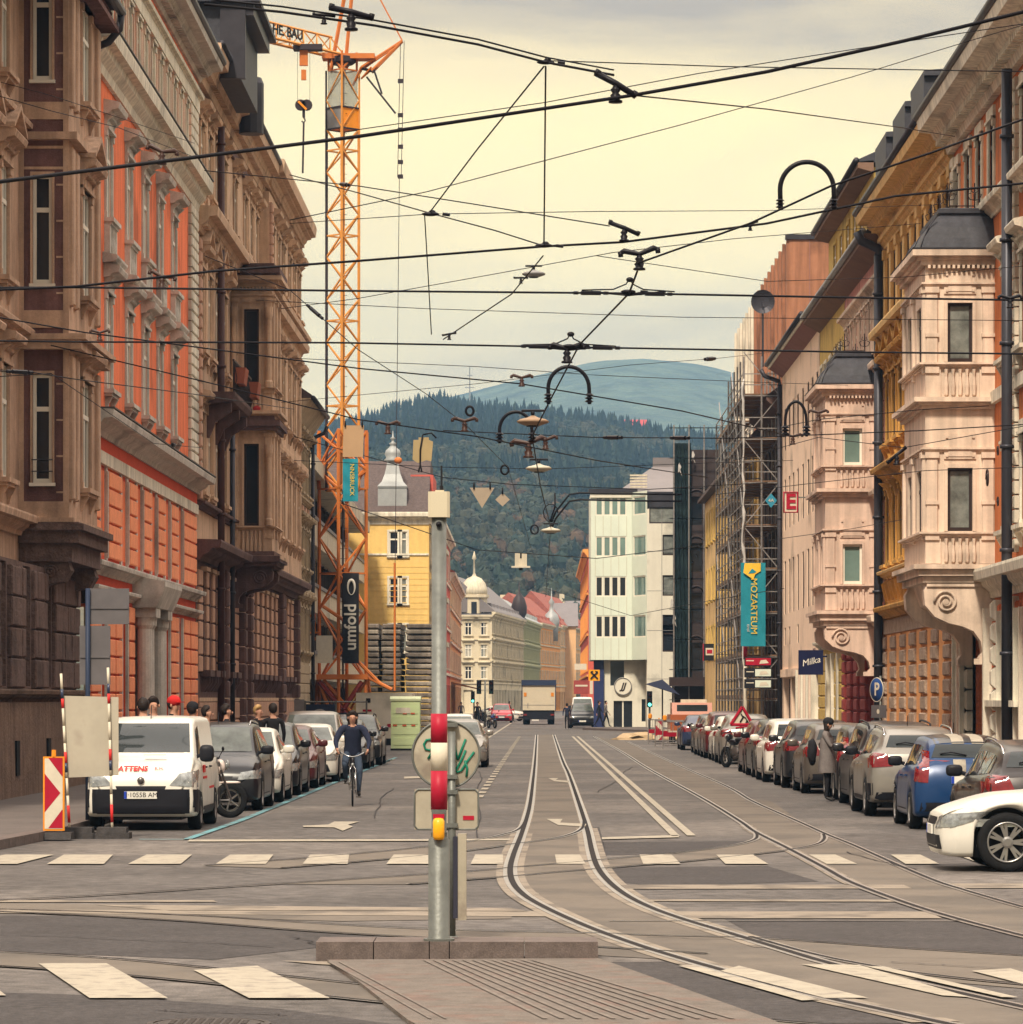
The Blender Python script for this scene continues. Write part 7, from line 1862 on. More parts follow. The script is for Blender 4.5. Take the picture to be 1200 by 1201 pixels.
b=MB(m_signb); b.smooth=True; b.lathe((dx,.05,cz),[(0,0),(rr-.01,0),(rr,.004)],48,axis='y'); b.mat(m_galv); b.path([(dx+rr*math.cos(k*math.pi/24),.045,cz+rr*math.sin(k*math.pi/24))for k in range(48)],.011,6,closed=True); dsc=inst('round_sign',b.mesh('round_sign'),t)
gm_g=M('marker_green',(.01,.16,.10),rough=.4,var=.05); b=MB(gm_g)
def stroke(pts,r=.011):
 b.path([(X(a,Y)-X(530,Y),.044,Z(c,Y))for a,c in pts],r,6)
stroke([(511,871),(506,867),(500,868),(497,873),(499,879),(504,880),(509,876),(511,871),(508,880),(502,890)])
stroke([(510,884),(507,893),(507,900)]); stroke([(533,872),(534,880),(537,891)]); stroke([(546,867),(541,880),(537,891)])
stroke([(546,880),(541,892),(535,903),(536,906),(541,904),(548,893),(556,882)]); stroke([(545,892),(548,901),(547,911)])
inst('graffiti',b.mesh('graffiti'),dsc)
b=MB(m_signb); x0,x1=X(486,Y)-X(530,Y),X(561,Y)-X(530,Y); z0,z1=Z(973,Y),Z(926,Y)
b.wbox(x0,x1,.045,.05,z0,z1); b.mat(m_galv); b.path([(x0+.03,.042,z0),(x1-.03,.042,z0),(x1,.042,z0+.03),(x1,.042,z1-.03),(x1-.03,.042,z1),(x0+.03,.042,z1),(x0,.042,z1-.03),(x0,.042,z0+.03)],.009,6,closed=True)
pl=inst('oblong_sign',b.mesh('oblong_sign'),t)
b=MB(m_cred); b.wbox(X(543,Y)-X(530,Y),X(556,Y)-X(530,Y),.040,.044,Z(962,Y),Z(957,Y)); inst('sticker',b.mesh('sticker'),pl)
b=MB(m_galv)
for zz in(850,911,929,968):b.wbox(-.05,.05,-.045,.045,Z(zz,Y)-.018,Z(zz,Y)+.018)
inst('clamp',b.mesh('clamp'),t)
b=MB(M('panel_edge',(.03,.03,.045),rough=.5)); b.wbox(X(529,Y)-X(530,Y)+.02,X(537,Y)-X(530,Y),-.05,.12,Z(1077,Y),Z(981,Y)); b.mat(m_signb); b.wbox(X(537,Y)-X(530,Y),X(547,Y)-X(530,Y),-.04,.13,Z(1079,Y),Z(978,Y)); inst('hanging_panel',b.mesh('hanging_panel'),t)
Y=60.5
t=thing('direction_sign','grey sign panels seen from behind on a dark post left of the white van','sign',(X(103,Y),Y,.125))
o_=X(103,Y)
b=MB(M('post_blue_dark',(.02,.03,.06),rough=.5)); b.tube((0,0,0),(0,0,Z(690,Y)-.125),.04,8); inst('post',b.mesh('post'),t)
for(a,c,d,e,nm)in((100,151,690,732,'upper_panel'),(93,129,734,803,'lower_panel')):
 b=MB(M('sign_back_grey',(.115,.105,.11),rough=.6,metal=.2,var=.12,scale=3)); b.wbox(X(a,Y)-o_,X(c,Y)-o_,.04,.07,Z(e,Y)-.125,Z(d,Y)-.125); b.wbox(X(a,Y)-o_+.01,X(c,Y)-o_-.01,.02,.04,Z((d+e)/2+3,Y)-.125,Z((d+e)/2,Y)-.125); inst(nm,b.mesh(nm),t)
Y=56.2; o_=X(104,Y)
t=thing('site_board','large blank grey site board on red and white posts in front of the white van','board',(o_,Y,0))
b=MB(M('board_grey',(.40,.36,.29),rough=.6,metal=.1,var=.1,scale=2,grime=((.30,.26,.21),2,.56))); z0,z1=Z(912,Y),Z(816,Y)
v=[(X(73,Y)-o_,0,z1-.0),(X(139,Y)-o_,0,z1-.02),(X(139,Y)-o_,0,z0+.03),(X(79,Y)-o_,0,z0)]
b.add([(x,-.0,z)for x,y,z in v]+[(x,.012,z)for x,y,z in v],[(0,1,2,3),(7,6,5,4),(0,4,5,1),(1,5,6,2),(2,6,7,3),(3,7,4,0)]); inst('board',b.mesh('board'),t)
for(pa,pb)in(((72,790),(82,978)),((127,783),(132,975))):
 b=MB(m_cwht); A=Vector((X(pa[0],Y)-o_,-.04,Z(pa[1],Y))); C_=Vector((X(pb[0],Y)-o_,-.04,.12)); n=9
 for k in range(n):
  b.mat(m_cwht)
  b.tube(A.lerp(C_,k/n),A.lerp(C_,(k+1)/n),.02,8)
 for k,(q0,q1,mm)in enumerate(((.10,.16,'paint_darkblue'),(.16,.22,'lettering_red'),(.50,.57,'lettering_red'),(.57,.63,'paint_darkblue'),(.84,.95,'lettering_red'))):
  b.mat(MATS[mm]); b.tube(A.lerp(C_,q0),A.lerp(C_,q1),.0225,8)
 inst('post',b.mesh('post'),t)
for px in(92,132):
 b=MB(m_rub); x=X(px,Y)-o_; b.fr((x,0,0),(1,0),(0,-1)); b.prof(-.27,.27,[(-.22,.0),(.22,0),(.20,.09),(-.20,.09)]); b.prof(-.22,.22,[(-.18,.09),(.18,.09),(.15,.17),(-.15,.17)]); inst('rubber_foot',b.mesh('rubber_foot'),t)
def beacon(label,px,pz0,pz1,Y,w_px):
 t=thing('chevron_beacon',label,'beacon',(X(px,Y),Y,.02)); h0,h1=Z(pz0,Y),Z(pz1,Y); w=w_px*Y/F/2
 b=MB(m_rub); b.fr((0,0),(1,0),(0,-1)); b.prof(-w-.12,w+.12,[(-.22,0),(.22,0),(.16,.1),(-.16,.1)]); inst('rubber_foot',b.mesh('rubber_foot'),t)
 b=MB(m_orf); b.wbox(-w,w,-.0,.05,h0,h1); b.wbox(-.03,.03,.0,.04,h1,h1+.09); b.lathe((0,.02,h1),[(.035,0),(.03,.1)],8); inst('frame',b.mesh('frame'),t)
 b=MB(m_cwht); wi=w*.84; zi0,zi1=h0+w*.18,h1-w*.18; b.wbox(-wi,wi,-.006,0,zi0,zi1)
 b.mat(m_cred); H=zi1-zi0; s=-1 if px<600 else 1; b.fr((0,-.006,0),(1,0),(0,-1)); zm=(zi0+zi1)/2+H*.01
 def P_(q):b.pu(0,.003,[(x*wi,zm+z*H/2)for x,z in q])
 P_([(-1,.55),(-1,-.55),(.75,0)]); P_([(-.6,1),(1,1),(1,.50),(.95,.47)]); P_([(-.6,-1),(.95,-.47),(1,-.5),(1,-1)])
 inst('reflective_face',b.mesh('reflective_face'),t)
beacon('red and white chevron beacon in an orange frame at the left kerb',63,976,889,55.4,25)
beacon('small red and white chevron beacon beside the roadworks barrier on the right',773,871,845,178,9)
Y=112; o_=X(870,Y); t=thing('warning_sign','red edged roadworks warning triangle leaning between the parked cars on the right','sign',(o_,Y,0))
z0,z1=Z(850,Y),Z(829,Y); b=MB(m_galv); b.tube((.12,.05,0),(.0,.05,z1),.025,6); inst('post',b.mesh('post'),t)
b=MB(m_cwht); hw=13*Y/F; b.fr((0,0),(1,0),(0,-1)); b.pu(-.01,.0,[(-hw,z0),(hw,z0),(0.02,z1)])
b.mat(m_cred);
for p,q in(((-hw,z0),(hw,z0)),((hw,z0),(.02,z1)),((.02,z1),(-hw,z0))):b.tube((p[0],-.012,p[1]),(q[0],-.012,q[1]),.045,6)
b.mat(m_ink); b.path([(-.02,-.02,z0+.33),(.04,-.02,z0+.22),(-.05,-.02,z0+.08)],.022,5); b.path([(.03,-.02,z0+.26),(.12,-.02,z0+.2),(.16,-.02,z0+.1)],.016,5); blob(b,(-.03,-.02,z0+.4),(.03,.01,.03),6,4); b.pu(.012,.02,[(.10,z0+.06),(.22,z0+.06),(.17,z0+.15)])
inst('triangle',b.mesh('triangle'),t)
b=MB(m_cred); b.path([(-.18,-.01,z0-.10),(.2,-.01,z0-.05),(.05,-.01,z0-.40),(.0,-.01,z0-.78)],.035,5); inst('red_stay',b.mesh('red_stay'),t)
for k,(px,py,Y)in enumerate(((781,874,172),(790,877,164),(800,880,157))):
 t=thing('site_barrier',['mesh site barrier with orange lamp nearest the chevron beacon','mesh site barrier in the middle of the three by the roadworks','mesh site barrier with orange lamp next to the dark low car'][k],'barrier',(X(px,Y),Y,0),R(35),'site barriers')
 b=MB(m_tube)
 for x in(-1,1):b.tube((x,0,0),(x,0,1.15),.03,6)
 for z in(.15,1.12):b.tube((-1,0,z),(1,0,z),.025,6)
 for i in range(9):b.tube((-1+i*.25,0,.15),(-1+i*.25,0,1.12),.010,4)
 inst('frame',b.mesh('frame'),t); b=MB(m_cred); b.wbox(-1,-.3,-.03,-.01,.5,.68); b.wbox(.3,1,-.03,-.01,.5,.68); b.mat(m_cwht); b.wbox(-.3,.3,-.03,-.01,.5,.68); inst('board',b.mesh('board'),t)
 if k!=1:b=MB(m_orf); b.lathe((-.9,0,1.15),[(.04,0),(.09,.05),(.09,.2),(.05,.25)],10); inst('lamp',b.mesh('lamp'),t)
t=thing('rubble_pile','low pale heap of sand on the kerb left of the chevron beacon','sand heap',(X(748,190),190,.0)); b=MB(M('sand',(.42,.30,.18),rough=.95,var=.2)); blob(b,(0,0,.02),(1.1,1.5,.32),16,10,jit=.5); blob(b,(1.3,-.6,.02),(1.2,.6,.2),14,8,jit=.5); inst('heap',b.mesh('heap'),t)
def signal(label,px,Y,ztop,col,heads=((0,0),),gantry=False):
 t=thing('traffic_light',label,'traffic light',(X(px,Y),Y,.0)); b=MB(m_galv); b.tube((0,0,0),(0,0,ztop),.07,8); inst('pole',b.mesh('pole'),t)
 for dx,dz in heads:
  b=MB(m_blk); b.wbox(dx-.17,dx+.17,-.16,.1,ztop-1.0+dz,ztop+.02+dz)
  for k in range(3):b.lathe((dx,-.16,ztop-.18-k*.33+dz),[(.12,0),(.13,-.14),(.115,-.14),(.11,0)],12,axis='y')
  h=inst('signal_head',b.mesh('signal_head'),t)
  for k,(cc,on)in enumerate((((.5,.01,.01),col=='r'),((.5,.3,.01),False),((.15,.95,.75),col=='g'))):
   b=MB(M('lens_%d_%d'%(k,on),cc if on else tuple(q*.08 for q in cc),rough=.3,var=0,emit=2.2 if on else 0)); b.lathe((dx,-.17,ztop-.18-k*.33+dz),[(0,-.03),(.11,-.005),(.11,.01)],14,axis='y'); inst('lens',b.mesh('lens'),h)
 return t
signal('traffic light showing green beside the netted building on the right',762,240,Z(811,240),'g')
signal('far traffic light with two dark heads above the motorcycle',569,275,Z(798,275),'n',((-.45,0),(.45,0)))
signal('far traffic light glowing green over the left far pavement',556,330,Z(811,330),'g',((-.1,0),))
t=thing('cafe_parasol','dark square parasol folded low over the pavement by the netted building','parasol',(X(777,243),243,.12)); b=MB(m_fdark); b.tube((0,0,0),(0,0,3.0),.05,6); inst('pole',b.mesh('pole'),t); b=MB(m_navy); b.add([(-1.1,-1,2.9),(1.1,-1,2.2),(1.1,1,2.2),(-1.1,1,2.9),(0,0,3.2)],[(0,1,4),(1,2,4),(2,3,4),(3,0,4),(3,2,1,0)]); inst('canopy',b.mesh('canopy'),t)
Y=104.; o_=X(1030,Y); t=thing('parking_sign','round blue P sign on a grey post with small panels before the ochre house base','sign',(o_,Y,.125),R(-62))
b=MB(m_galv); b.tube((.12,0,0),(.12,0,Z(798,Y)),.035,8); inst('post',b.mesh('post'),t)
b=MB(M('sign_blue',(.02,.06,.20),rough=.4,var=.05)); zc=Z(809,Y)-.125; b.smooth=True; b.lathe((-.02,-.02,zc),[(0,-.02),(.33,-.02),(.34,0)],28,axis='y'); b.mat(m_cwht); b.path([(-.02+.33*math.cos(k*math.pi/14),-.03,zc+.33*math.sin(k*math.pi/14))for k in range(28)],.014,5,closed=True); ds_=inst('disc',b.mesh('disc'),t)
writing('P',.5,m_cwht,ds_,(0,-.045,zc),(R(90),0,0),bold=.01)
for(za,zb)in((827,842),(845,868)):
 b=MB(MATS['sign_back_grey']); b.wbox(-.30,.42,-.03,0,Z(zb,Y)-.125,Z(za,Y)-.125); b.mat(m_cwht); b.lathe((.06,-.03,Z((za+zb)/2,Y)-.125),[(0,-.012),(.07,-.01)],10,axis='y'); inst('panel',b.mesh('panel'),t)
Y=186.
t=thing('portable_toilet','pale green portable toilet cabin at the edge of the building site','toilet cabin',(X(475.5,151),151,0)); gm1=M('plastic_green',(.50,.60,.33),rough=.55,var=.06)
b=MB(gm1); b.wbox(-.58,.58,0,1.15,.08,2.0);
for k in range(4):b.wbox(-.50,.50,-.02,0,.22+k*.42,.50+k*.42)
inst('cabin',b.mesh('cabin'),t); b=MB(M('plastic_pale',(.45,.50,.32),rough=.55)); b.fr((0,0),(1,0),(0,-1)); b.prof(-.62,.62,[(.04,2.0),(.04,2.08),(-.3,2.18),(-.9,2.18),(-1.2,2.06),(-1.2,2.0)]); inst('roof',b.mesh('roof'),t)
b=MB(M('strip_redorange',(.55,.10,.04),rough=.6));
for x in(-.42,-.04,.32):b.wbox(x-.08,x+.08,-.03,-.02,.98,1.04)
for x in(-.02,.3):b.wbox(x-.08,x+.08,-.03,-.02,1.46,1.52)
b.mat(MATS['plaster_cream']); b.wbox(-.38,.2,-.032,-.02,1.50,1.72); inst('label_strip',b.mesh('label_strip'),t)
b=MB(m_blk); b.wbox(-.6,.6,-.05,1.2,.0,.08); inst('skid',b.mesh('skid'),t)
m_conb=M('concrete_block',(.25,.21,.175),rough=.9,var=.3,scale=1.6,bump=.5,bscale=14,streak=.3)
m_conb2=M('concrete_block_pale',(.38,.33,.27),rough=.9,var=.25,scale=1.6,bump=.5,bscale=14,streak=.3)
Yb=196.; cols_=((428,444,'left'),(448,470,'middle'),(476,507,'right'))
slab={}
for(a,c,nm)in cols_:
 w_=(c-a)*Yb/F; z0=0; H=Z(731,Yb); n=20; h=H/n
 for k in range(n):
  key=(nm,k%3)
  if key not in slab:
   b=MB(m_conb if k%3 else m_conb2); b.fr((0,0),(1,0),(0,-1)); b.box(-w_/2,w_/2,-6.5,0,.03,h-.03,.05); b.box(-w_*.3,-w_*.2,.0,.02,h*.3,h*.6); b.box(w_*.2,w_*.3,0,.02,h*.3,h*.6)
   me=b.mesh('concrete_block'); b.fixn(me); slab[key]=me
  o=inst('concrete_block',slab[key],None,loc=(X((a+c)/2,Yb)+rnd.uniform(-.05,.05),Yb+rnd.uniform(-.06,.06),k*h),rz=rnd.uniform(-.004,.004))
  tag(o,'grey concrete block in the %s tall stack beside the crane foot'%nm,'concrete block','stacked slabs, %s stack'%nm)
t=thing('hoarding','low site fence with dark banner and grey ring left of the cyclist','fence',(X(400,157),157,0)); o_=X(400,157)
b=MB(m_galv)
for px in(358,394,430):b.tube((X(px,157)-o_,0,0),(X(px,157)-o_,0,2.0),.04,6)
b.tube((X(358,157)-o_,0,1.95),(X(430,157)-o_,0,1.95),.03,6); b.mat(m_g5); b.wbox(X(345,157)-o_,X(357,157)-o_,0,.1,0,2.05); inst('fence_frame',b.mesh('fence_frame'),t)
b=MB(m_navy); b.wbox(X(359,157)-o_,X(393,157)-o_,-.05,-.03,.1,1.85); b.wbox(X(396,157)-o_,X(429,157)-o_,-.05,-.03,.1,1.5); inst('banner',b.mesh('banner'),t)
b=MB(m_g5); cx=X(375,157)-o_; b.path([(cx+.42*math.cos(k*math.pi/16),-.06,1.05+.55*math.sin(k*math.pi/16))for k in range(-2,19)],.06,6); inst('ring_mark',b.mesh('ring_mark'),t)
t=thing('site_container','white site container with small red marks behind the green cabin','container',(X(449,168),168,0)); b=MB(MATS['panel_offwhite']); b.wbox(-1.2,1.3,0,5,.3,2.35); inst('box',b.mesh('box'),t); b=MB(m_cred); b.wbox(-.9,-.5,-.02,0,1.5,1.6); b.wbox(.2,.6,-.02,0,.8,.95); b.mat(m_blk); b.wbox(-.75,-.55,-.02,0,1.9,2.1); inst('mark',b.mesh('mark'),t); b=MB(m_blk); b.wbox(-1.2,1.3,-.03,5,.0,.3); inst('base_frame',b.mesh('base_frame'),t)
m_cry=M('crane_ochre',(.58,.24,.05),rough=.5,var=.12,scale=2)
m_crn=M('crane_orange',(.50,.15,.035),rough=.5,var=.12,scale=2)
m_crd=M('crane_dark',(.035,.025,.03),rough=.6,var=.15)
Y=186.; cxw=X(402,Y); t=thing('tower_crane','tall orange lattice tower crane with cabin high on its mast over the left side','crane',(cxw,Y,0))
def latt(b,z0,z1,r,ang,seg,rl=.055,rb=.032,drift=0,m=None):
 m=m or m_crn
 cs=[Vector((r*math.cos(ang+k*math.pi/2),r*math.sin(ang+k*math.pi/2),0))for k in range(4)]
 for k,c in enumerate(cs):
  b.mat(m_crd if k==3 and drift else m); b.tube(c+Vector((0,0,z0)),c+Vector((0,0,z1)),rl,5)
 b.mat(m); n=max(1,round((z1-z0)/seg)); s=(z1-z0)/n
 for i in range(n):
  a,c=z0+i*s,z0+(i+1)*s
  for k in range(4):
   p,q=cs[k],cs[(k+1)%4]
   if(i+k)%2:p,q=q,p
   b.tube(p+Vector((0,0,a)),q+Vector((0,0,c)),rb,4)
   if i%4==0:b.tube(p+Vector((0,0,a)),q+Vector((0,0,a)),rb,4)
zt=Z(152,Y); zj=Z(505,Y)
b=MB(m_crn); latt(b,zj-3,zt,.80,R(-90),1.05,.075,.050,1,m_cry); inst('upper_mast',b.mesh('upper_mast'),t)
b=MB(m_crn); latt(b,1.2,zj,1.18,R(-97),1.75,.09,.058,0); latt(b,zj-2.9,zj-.1,1.22,R(-97),.95,.08,.06); inst('lower_mast',b.mesh('lower_mast'),t)
b=MB(m_crd); b.tube((.05,-.72,2),(.05,-.72,zt),.05,5);
for k in range(60):b.tube((-.1,-.6,3+k*.5),(.25,-.6,3+k*.5),.014,3)
inst('ladder',b.mesh('ladder'),t)
z0,z1=zt,Z(83,Y); b=MB(MATS['glass_curtain']); rr_=.78
q=[Vector((rr_*math.cos(R(-90+90*k)),rr_*math.sin(R(-90+90*k)),0))for k in range(4)]
def slabz(b,p,q_,za,zb):b.add([(p.x,p.y,za),(q_.x,q_.y,za),(q_.x,q_.y,zb),(p.x,p.y,zb)],[(0,1,2,3)])
zm=z0+(z1-z0)*.36
m_cabg=M('cabin_glass',(.22,.23,.22),rough=.1,var=.3,scale=2,trans=.0,alpha=.45); b=MB(m_cabg)
for k in range(4):slabz(b,q[k]*.95,q[(k+1)%4]*.95,zm,z1)
inst('cabin_glazing',b.mesh('cabin_glazing'),t)
b=MB(m_g5); slabz(b,q[0],q[3],z0,zm); slabz(b,q[3],q[2],z0,zm); b.mat(m_orf); slabz(b,q[0],q[1],z0,zm); slabz(b,q[1],q[2],z0,zm); b.add([tuple(v+Vector((0,0,z0)))for v in q],[(0,1,2,3)]); inst('cabin_panel',b.mesh('cabin_panel'),t)
b=MB(m_crn); latt(b,z0,z1,.82,R(-90),1.2,.05,.035,1,m_cry); b.mat(m_crd)
for zz in(z0,zm):
 for k in range(4):b.tube(q[k]*1.03+Vector((0,0,zz)),q[(k+1)%4]*1.03+Vector((0,0,zz)),.05,5)
inst('cabin_frame',b.mesh('cabin_frame'),t)
zh=Z(76,Y); b=MB(m_crn); latt(b,z1,zh+.6,.7,R(-90),.8,.06,.05); b.mat(m_crd); b.lathe((0,0,z1+.3),[(.5,0),(.65,.1),(.65,.35),(.4,.45)],12); b.mat(m_crn); b.wbox(-1.0,1.6,-.5,.5,zh+.25,zh+.5); inst('slewing_head',b.mesh('slewing_head'),t)
D=Vector((-3.45,-5.2,0)).normalized(); S_=Vector((D.y,-D.x,0)); A=Vector((-.3,0,zh+.45)); jl=24.
b=MB(m_crn); n=22; hw,hh=.45,.85; b.mat(m_cry)
for s in(-1,1):b.tube(A+S_*hw*s,A+S_*hw*s+D*jl+Vector((0,0,.0)),.08,5)
b.tube(A+Vector((0,0,hh))+D*.4,A+Vector((0,0,hh))+D*jl,.065,5)
for i in range(n):
 p=A+D*(jl*i/n); q_=A+D*(jl*(i+.5)/n)+Vector((0,0,hh)); r_=A+D*(jl*(i+1)/n)
 for s in(-1,1):b.tube(p+S_*hw*s,q_,.038,4); b.tube(q_,r_+S_*hw*s,.038,4)
 b.tube(p+S_*hw,p-S_*hw,.025,4)
jb=inst('jib',b.mesh('jib'),t)
lb=MB(m_cwht); c0=A+D*3.2;
ang=math.atan2(D.y,D.x)+math.pi
me=text_mesh('HE. BAU',.66,m_ink,bold=.02,depth=.01)
inst('jib_lettering',me,jb,loc=A+D*4.6+Vector((0,0,hh*.5))-S_*(-.47 if S_.y<0 else .47),rot=(R(90),0,ang))
hx=X(357,183.5)-cxw; T=Vector((hx,-3.0,zh+.35)); b=MB(m_crd); b.wbox(T.x-.5,T.x+.9,T.y-.3,T.y+.4,T.z-.15,T.z+.12); b.mat(m_crn); b.wbox(T.x-.2,T.x+.2,T.y-.1,T.y+.1,T.z-.9,T.z-.15); b.wbox(T.x-.12,T.x+.12,T.y-.08,T.y+.08,T.z-1.6,T.z-1.1); inst('trolley',b.mesh('trolley'),t)
zk=Z(128,183); b=MB(m_crd)
for s in(-1,1):b.lathe((T.x+s*.15,T.y,zk+.2),[(.0,-.16),(.26,-.16),(.28,0),(.26,.16),(0,.16)],12,axis='y'); b.tube((T.x+s*.3,T.y,zk+.3),(T.x+s*.3,T.y,T.z-.2),.012,4)
b.mat(m_orf); b.tube((T.x-.25,T.y-.2,zk+.35),(T.x+.15,T.y-.2,zk-.05),.07,4); b.mat(m_crd); b.tube((T.x,T.y,zk),(T.x,T.y,zk-.4),.07,6)
b.path([(T.x,T.y,zk-.4),(T.x+.08,T.y,zk-.55),(T.x,T.y,zk-.66),(T.x-.1,T.y,zk-.58)],.04,5); b.tube((T.x,T.y,zk-.66),(T.x-.05,T.y,Z(203,183)),.05,5); inst('hook_block',b.mesh('hook_block'),t)
def pt(px,py,y=186.):return Vector((X(px,y)-cxw,y-186.,Z(py,y)))
b=MB(m_crn)
for o_ in(-.35,.35):
 dy=Vector((0,o_,0)); b.tube(pt(388,84)+dy,pt(407,-20)+dy,.07,5); b.tube(pt(405,78)+dy,pt(414,-20)+dy,.07,5); b.tube(pt(424,80)+dy,pt(472,48)+dy*.5,.06,5); b.tube(pt(436,84)+dy,pt(472,48)+dy*.5,.06,5)
 b.tube(pt(472,48)+dy*.5,pt(440,-12)+dy*.5,.035,4); b.tube(pt(414,100),pt(424,80)+dy,.06,5); b.tube(pt(424,92),pt(436,80)+dy,.05,5)
b.mat(m_crd); b.tube(pt(430,90),pt(464,133),.05,5); b.tube(pt(438,80),pt(448,110),.05,5); b.tube(pt(424,80),pt(440,84),.08,5); inst('rear_strut',b.mesh('rear_strut'),t)
b=MB(m_crd)
for s in(-.09,.09):b.tube(pt(472,48)+Vector((s,0,0)),pt(468.5,208)+Vector((s,0,0)),.022,4)
for py in(95,135,152,172,190,207):b.wbox(pt(470,py).x-.14,pt(470,py).x+.12,-.06,.06,pt(470,py).z-.1,pt(470,py).z+.1)
b.tube(pt(468.5,208),pt(463,700),.022,4); b.mat(m_crn); b.tube(pt(463,660),pt(463,810),.06,5); blob(b,pt(467,540),(.2,.15,.17)); inst('counterweight_rope',b.mesh('counterweight_rope'),t)
b=MB(m_crn); zf=Z(797,Y)
b.wbox(-1.5,1.3,-1.3,1.3,zf,zf+.25)
for p,q_ in(((-1.2,-1,zf),(-.1,-1,.3)),((-.9,-1,zf),(.9,-1,.9)),((1.1,-1,zf+.2),(2.5,-1.4,zf-.5)),((1.2,-1,zf-.2),(1.1,-1,.1)),((-1.3,1,zf),(-1.6,1.4,.1)),((1.2,1,zf),(1.6,1.4,.1)),((-1.3,-1,zf+2.0),(-2.1,-1.2,zf+2.0)),((-.9,-1.2,zf+3.6),(.3,-1.2,zf+2.8)),((.3,-1.2,zf+1.4),(2.0,-1.2,zf-.3))):b.tube(p,q_,.09,6)
b.mat(M('primer_red',(.20,.03,.025),rough=.6)); b.tube((-1.1,-1.1,zf-.1),(.9,-1.1,.5),.12,6); b.tube((1.0,-1.1,zf-.1),(-.6,-1.1,.5),.12,6); inst('foot',b.mesh('foot'),t)
b=MB(m_redc); blob(b,pt(390,813),(.22,.2,.24)); inst('red_buoy',b.mesh('red_buoy'),t)
b=MB(m_orf); b.wbox(pt(356,0).x,pt(370,0).x,-1.2,.6,Z(724,Y),Z(713,Y)); b.mat(m_crn); b.tube(pt(356,742),pt(376,742),.05,5); b.tube(pt(358,713),pt(358,742),.03,4); b.tube(pt(370,713),pt(370,742),.03,4); inst('winch',b.mesh('winch'),t)
b=MB(m_cwht); b.wbox(pt(358,0).x,pt(371,0).x,-1.5,-1.45,Z(776,Y),Z(746,Y)); b.wbox(pt(373,0).x,pt(392,0).x,-1.5,-1.45,Z(778,Y),Z(746,Y)); inst('notice_panel',b.mesh('notice_panel'),t)
def banner(name,label,px0,px1,py0,py1,m,Y=184.4,txt=None,ts=.5,tcol=None,arrow=None,spacing=None):
 t=thing(name,label,'banner',(X((px0+px1)/2,Y),Y,Z(py1,Y))); w_=(px1-px0)*Y/F/2; h=(py1-py0)*Y/F; b=MB(m); n=14
 v=[];
 for s in(0,1):
  for j in range(n+1):
   for i in range(5):v.append((-w_+2*w_*i/4,.03*math.sin(j*1.1+i*1.3)+s*.012,h*j/n))
 f=[(s*5*(n+1)+j*5+i,s*5*(n+1)+j*5+i+1,s*5*(n+1)+(j+1)*5+i+1,s*5*(n+1)+(j+1)*5+i)for s in(0,1)for j in range(n)for i in range(4)]
 b.smooth=True; b.add(v,f); o=inst('cloth',b.mesh('cloth'),t); return t,w_,h
t2,w2,h2=banner('site_banner','black banner with pale letters umfold reading upwards and a ring above, on the crane mast',402,421,672,778,m_blkc)
writing('umfold',.82,M('writing_pale',(.50,.47,.42),rough=.6,var=0),t2,(.0,-.07,h2*.40),(R(90),R(-90),0),bold=.015)
b=MB(MATS['writing_pale']); b.smooth=True; b.path([(.03+.17*math.cos(k*math.pi/10),-.07,h2*.84+.36*math.sin(k*math.pi/10))for k in range(20)],[.05+.03*math.sin(k*math.pi/10)for k in range(20)],6,closed=True); inst('ring_mark',b.mesh('ring_mark'),t2)
m_tur=M('banner_turquoise',(.015,.20,.26),rough=.7,var=.12,scale=1.5)
t2,w2,h2=banner('turquoise_banner','small turquoise banner with yellow lettering hanging on the crane mast',402,420,538,588,m_tur)
writing('INNSBRUCK',.30,M('writing_yellow',(.62,.42,.03),rough=.6,var=0),t2,(.08,-.07,h2*.52),(R(90),R(90),0))
t2,w2,h2=banner('turquoise_banner','long turquoise banner with yellow corner and yellow lettering on the right hand scaffolding',869,898,660,758,m_tur,Y=171.2)
b=MB(M('banner_yellow',(.70,.42,.04),rough=.7)); b.fr((0,-.075,0),(1,0),(0,-1)); b.pu(0,.01,[(-w2*.7,h2*.995),(w2*.6,h2*.995),(w2*.6,h2*.90),(w2*.15,h2*.86),(w2*.0,h2*.80),(-w2*.8,h2*.88)]); inst('yellow_corner',b.mesh('yellow_corner'),t2)
b=MB(m_tur); b.fr((0,-.09,0),(1,0),(0,-1)); b.pu(0,.01,[(-w2*.4,h2*.87),(-w2*.1,h2*.93),(w2*.25,h2*.89),(w2*.05,h2*.875)]); inst('arrow_mark',b.mesh('arrow_mark'),t2)
writing('MOZARTEUM',.42,MATS['writing_yellow'],t2,(.02,-.08,h2*.48),(R(90),R(90),0));
writing('tirol',.20,MATS['writing_pale'],t2,(-w2*.4,-.08,h2*.22),(R(90),R(90),0))
def flat_sign(name,label,px,py,wp,hp,Y,m,diamond=False,dy=0,rim=None,depth=.05):
 t=thing(name,label,'sign',(X(px,Y),Y,Z(py,Y))); w_,h=wp*Y/F/2,hp*Y/F/2; b=MB(m); b.fr((0,0),(1,0),(0,-1))
 pts=[(-w_,0),(0,-h),(w_,0),(0,h)]if diamond else[(-w_,-h),(w_,-h),(w_,h),(-w_,h)]
 b.pu(-depth,0,pts); inst('panel',b.mesh('panel'),t)
 if rim:
  b=MB(rim);
  b.path([(u*.94,-.012,z*.94)for u,z in pts],.045*h/.5,4,closed=True); inst('rim',b.mesh('rim'),t)
 return t,w_,h
s_,w_,h_=flat_sign('letter_sign','square white sign with a red letter E in a red frame on the pink wall',927.5,589,17,25,155,m_cwht,rim=m_cred)
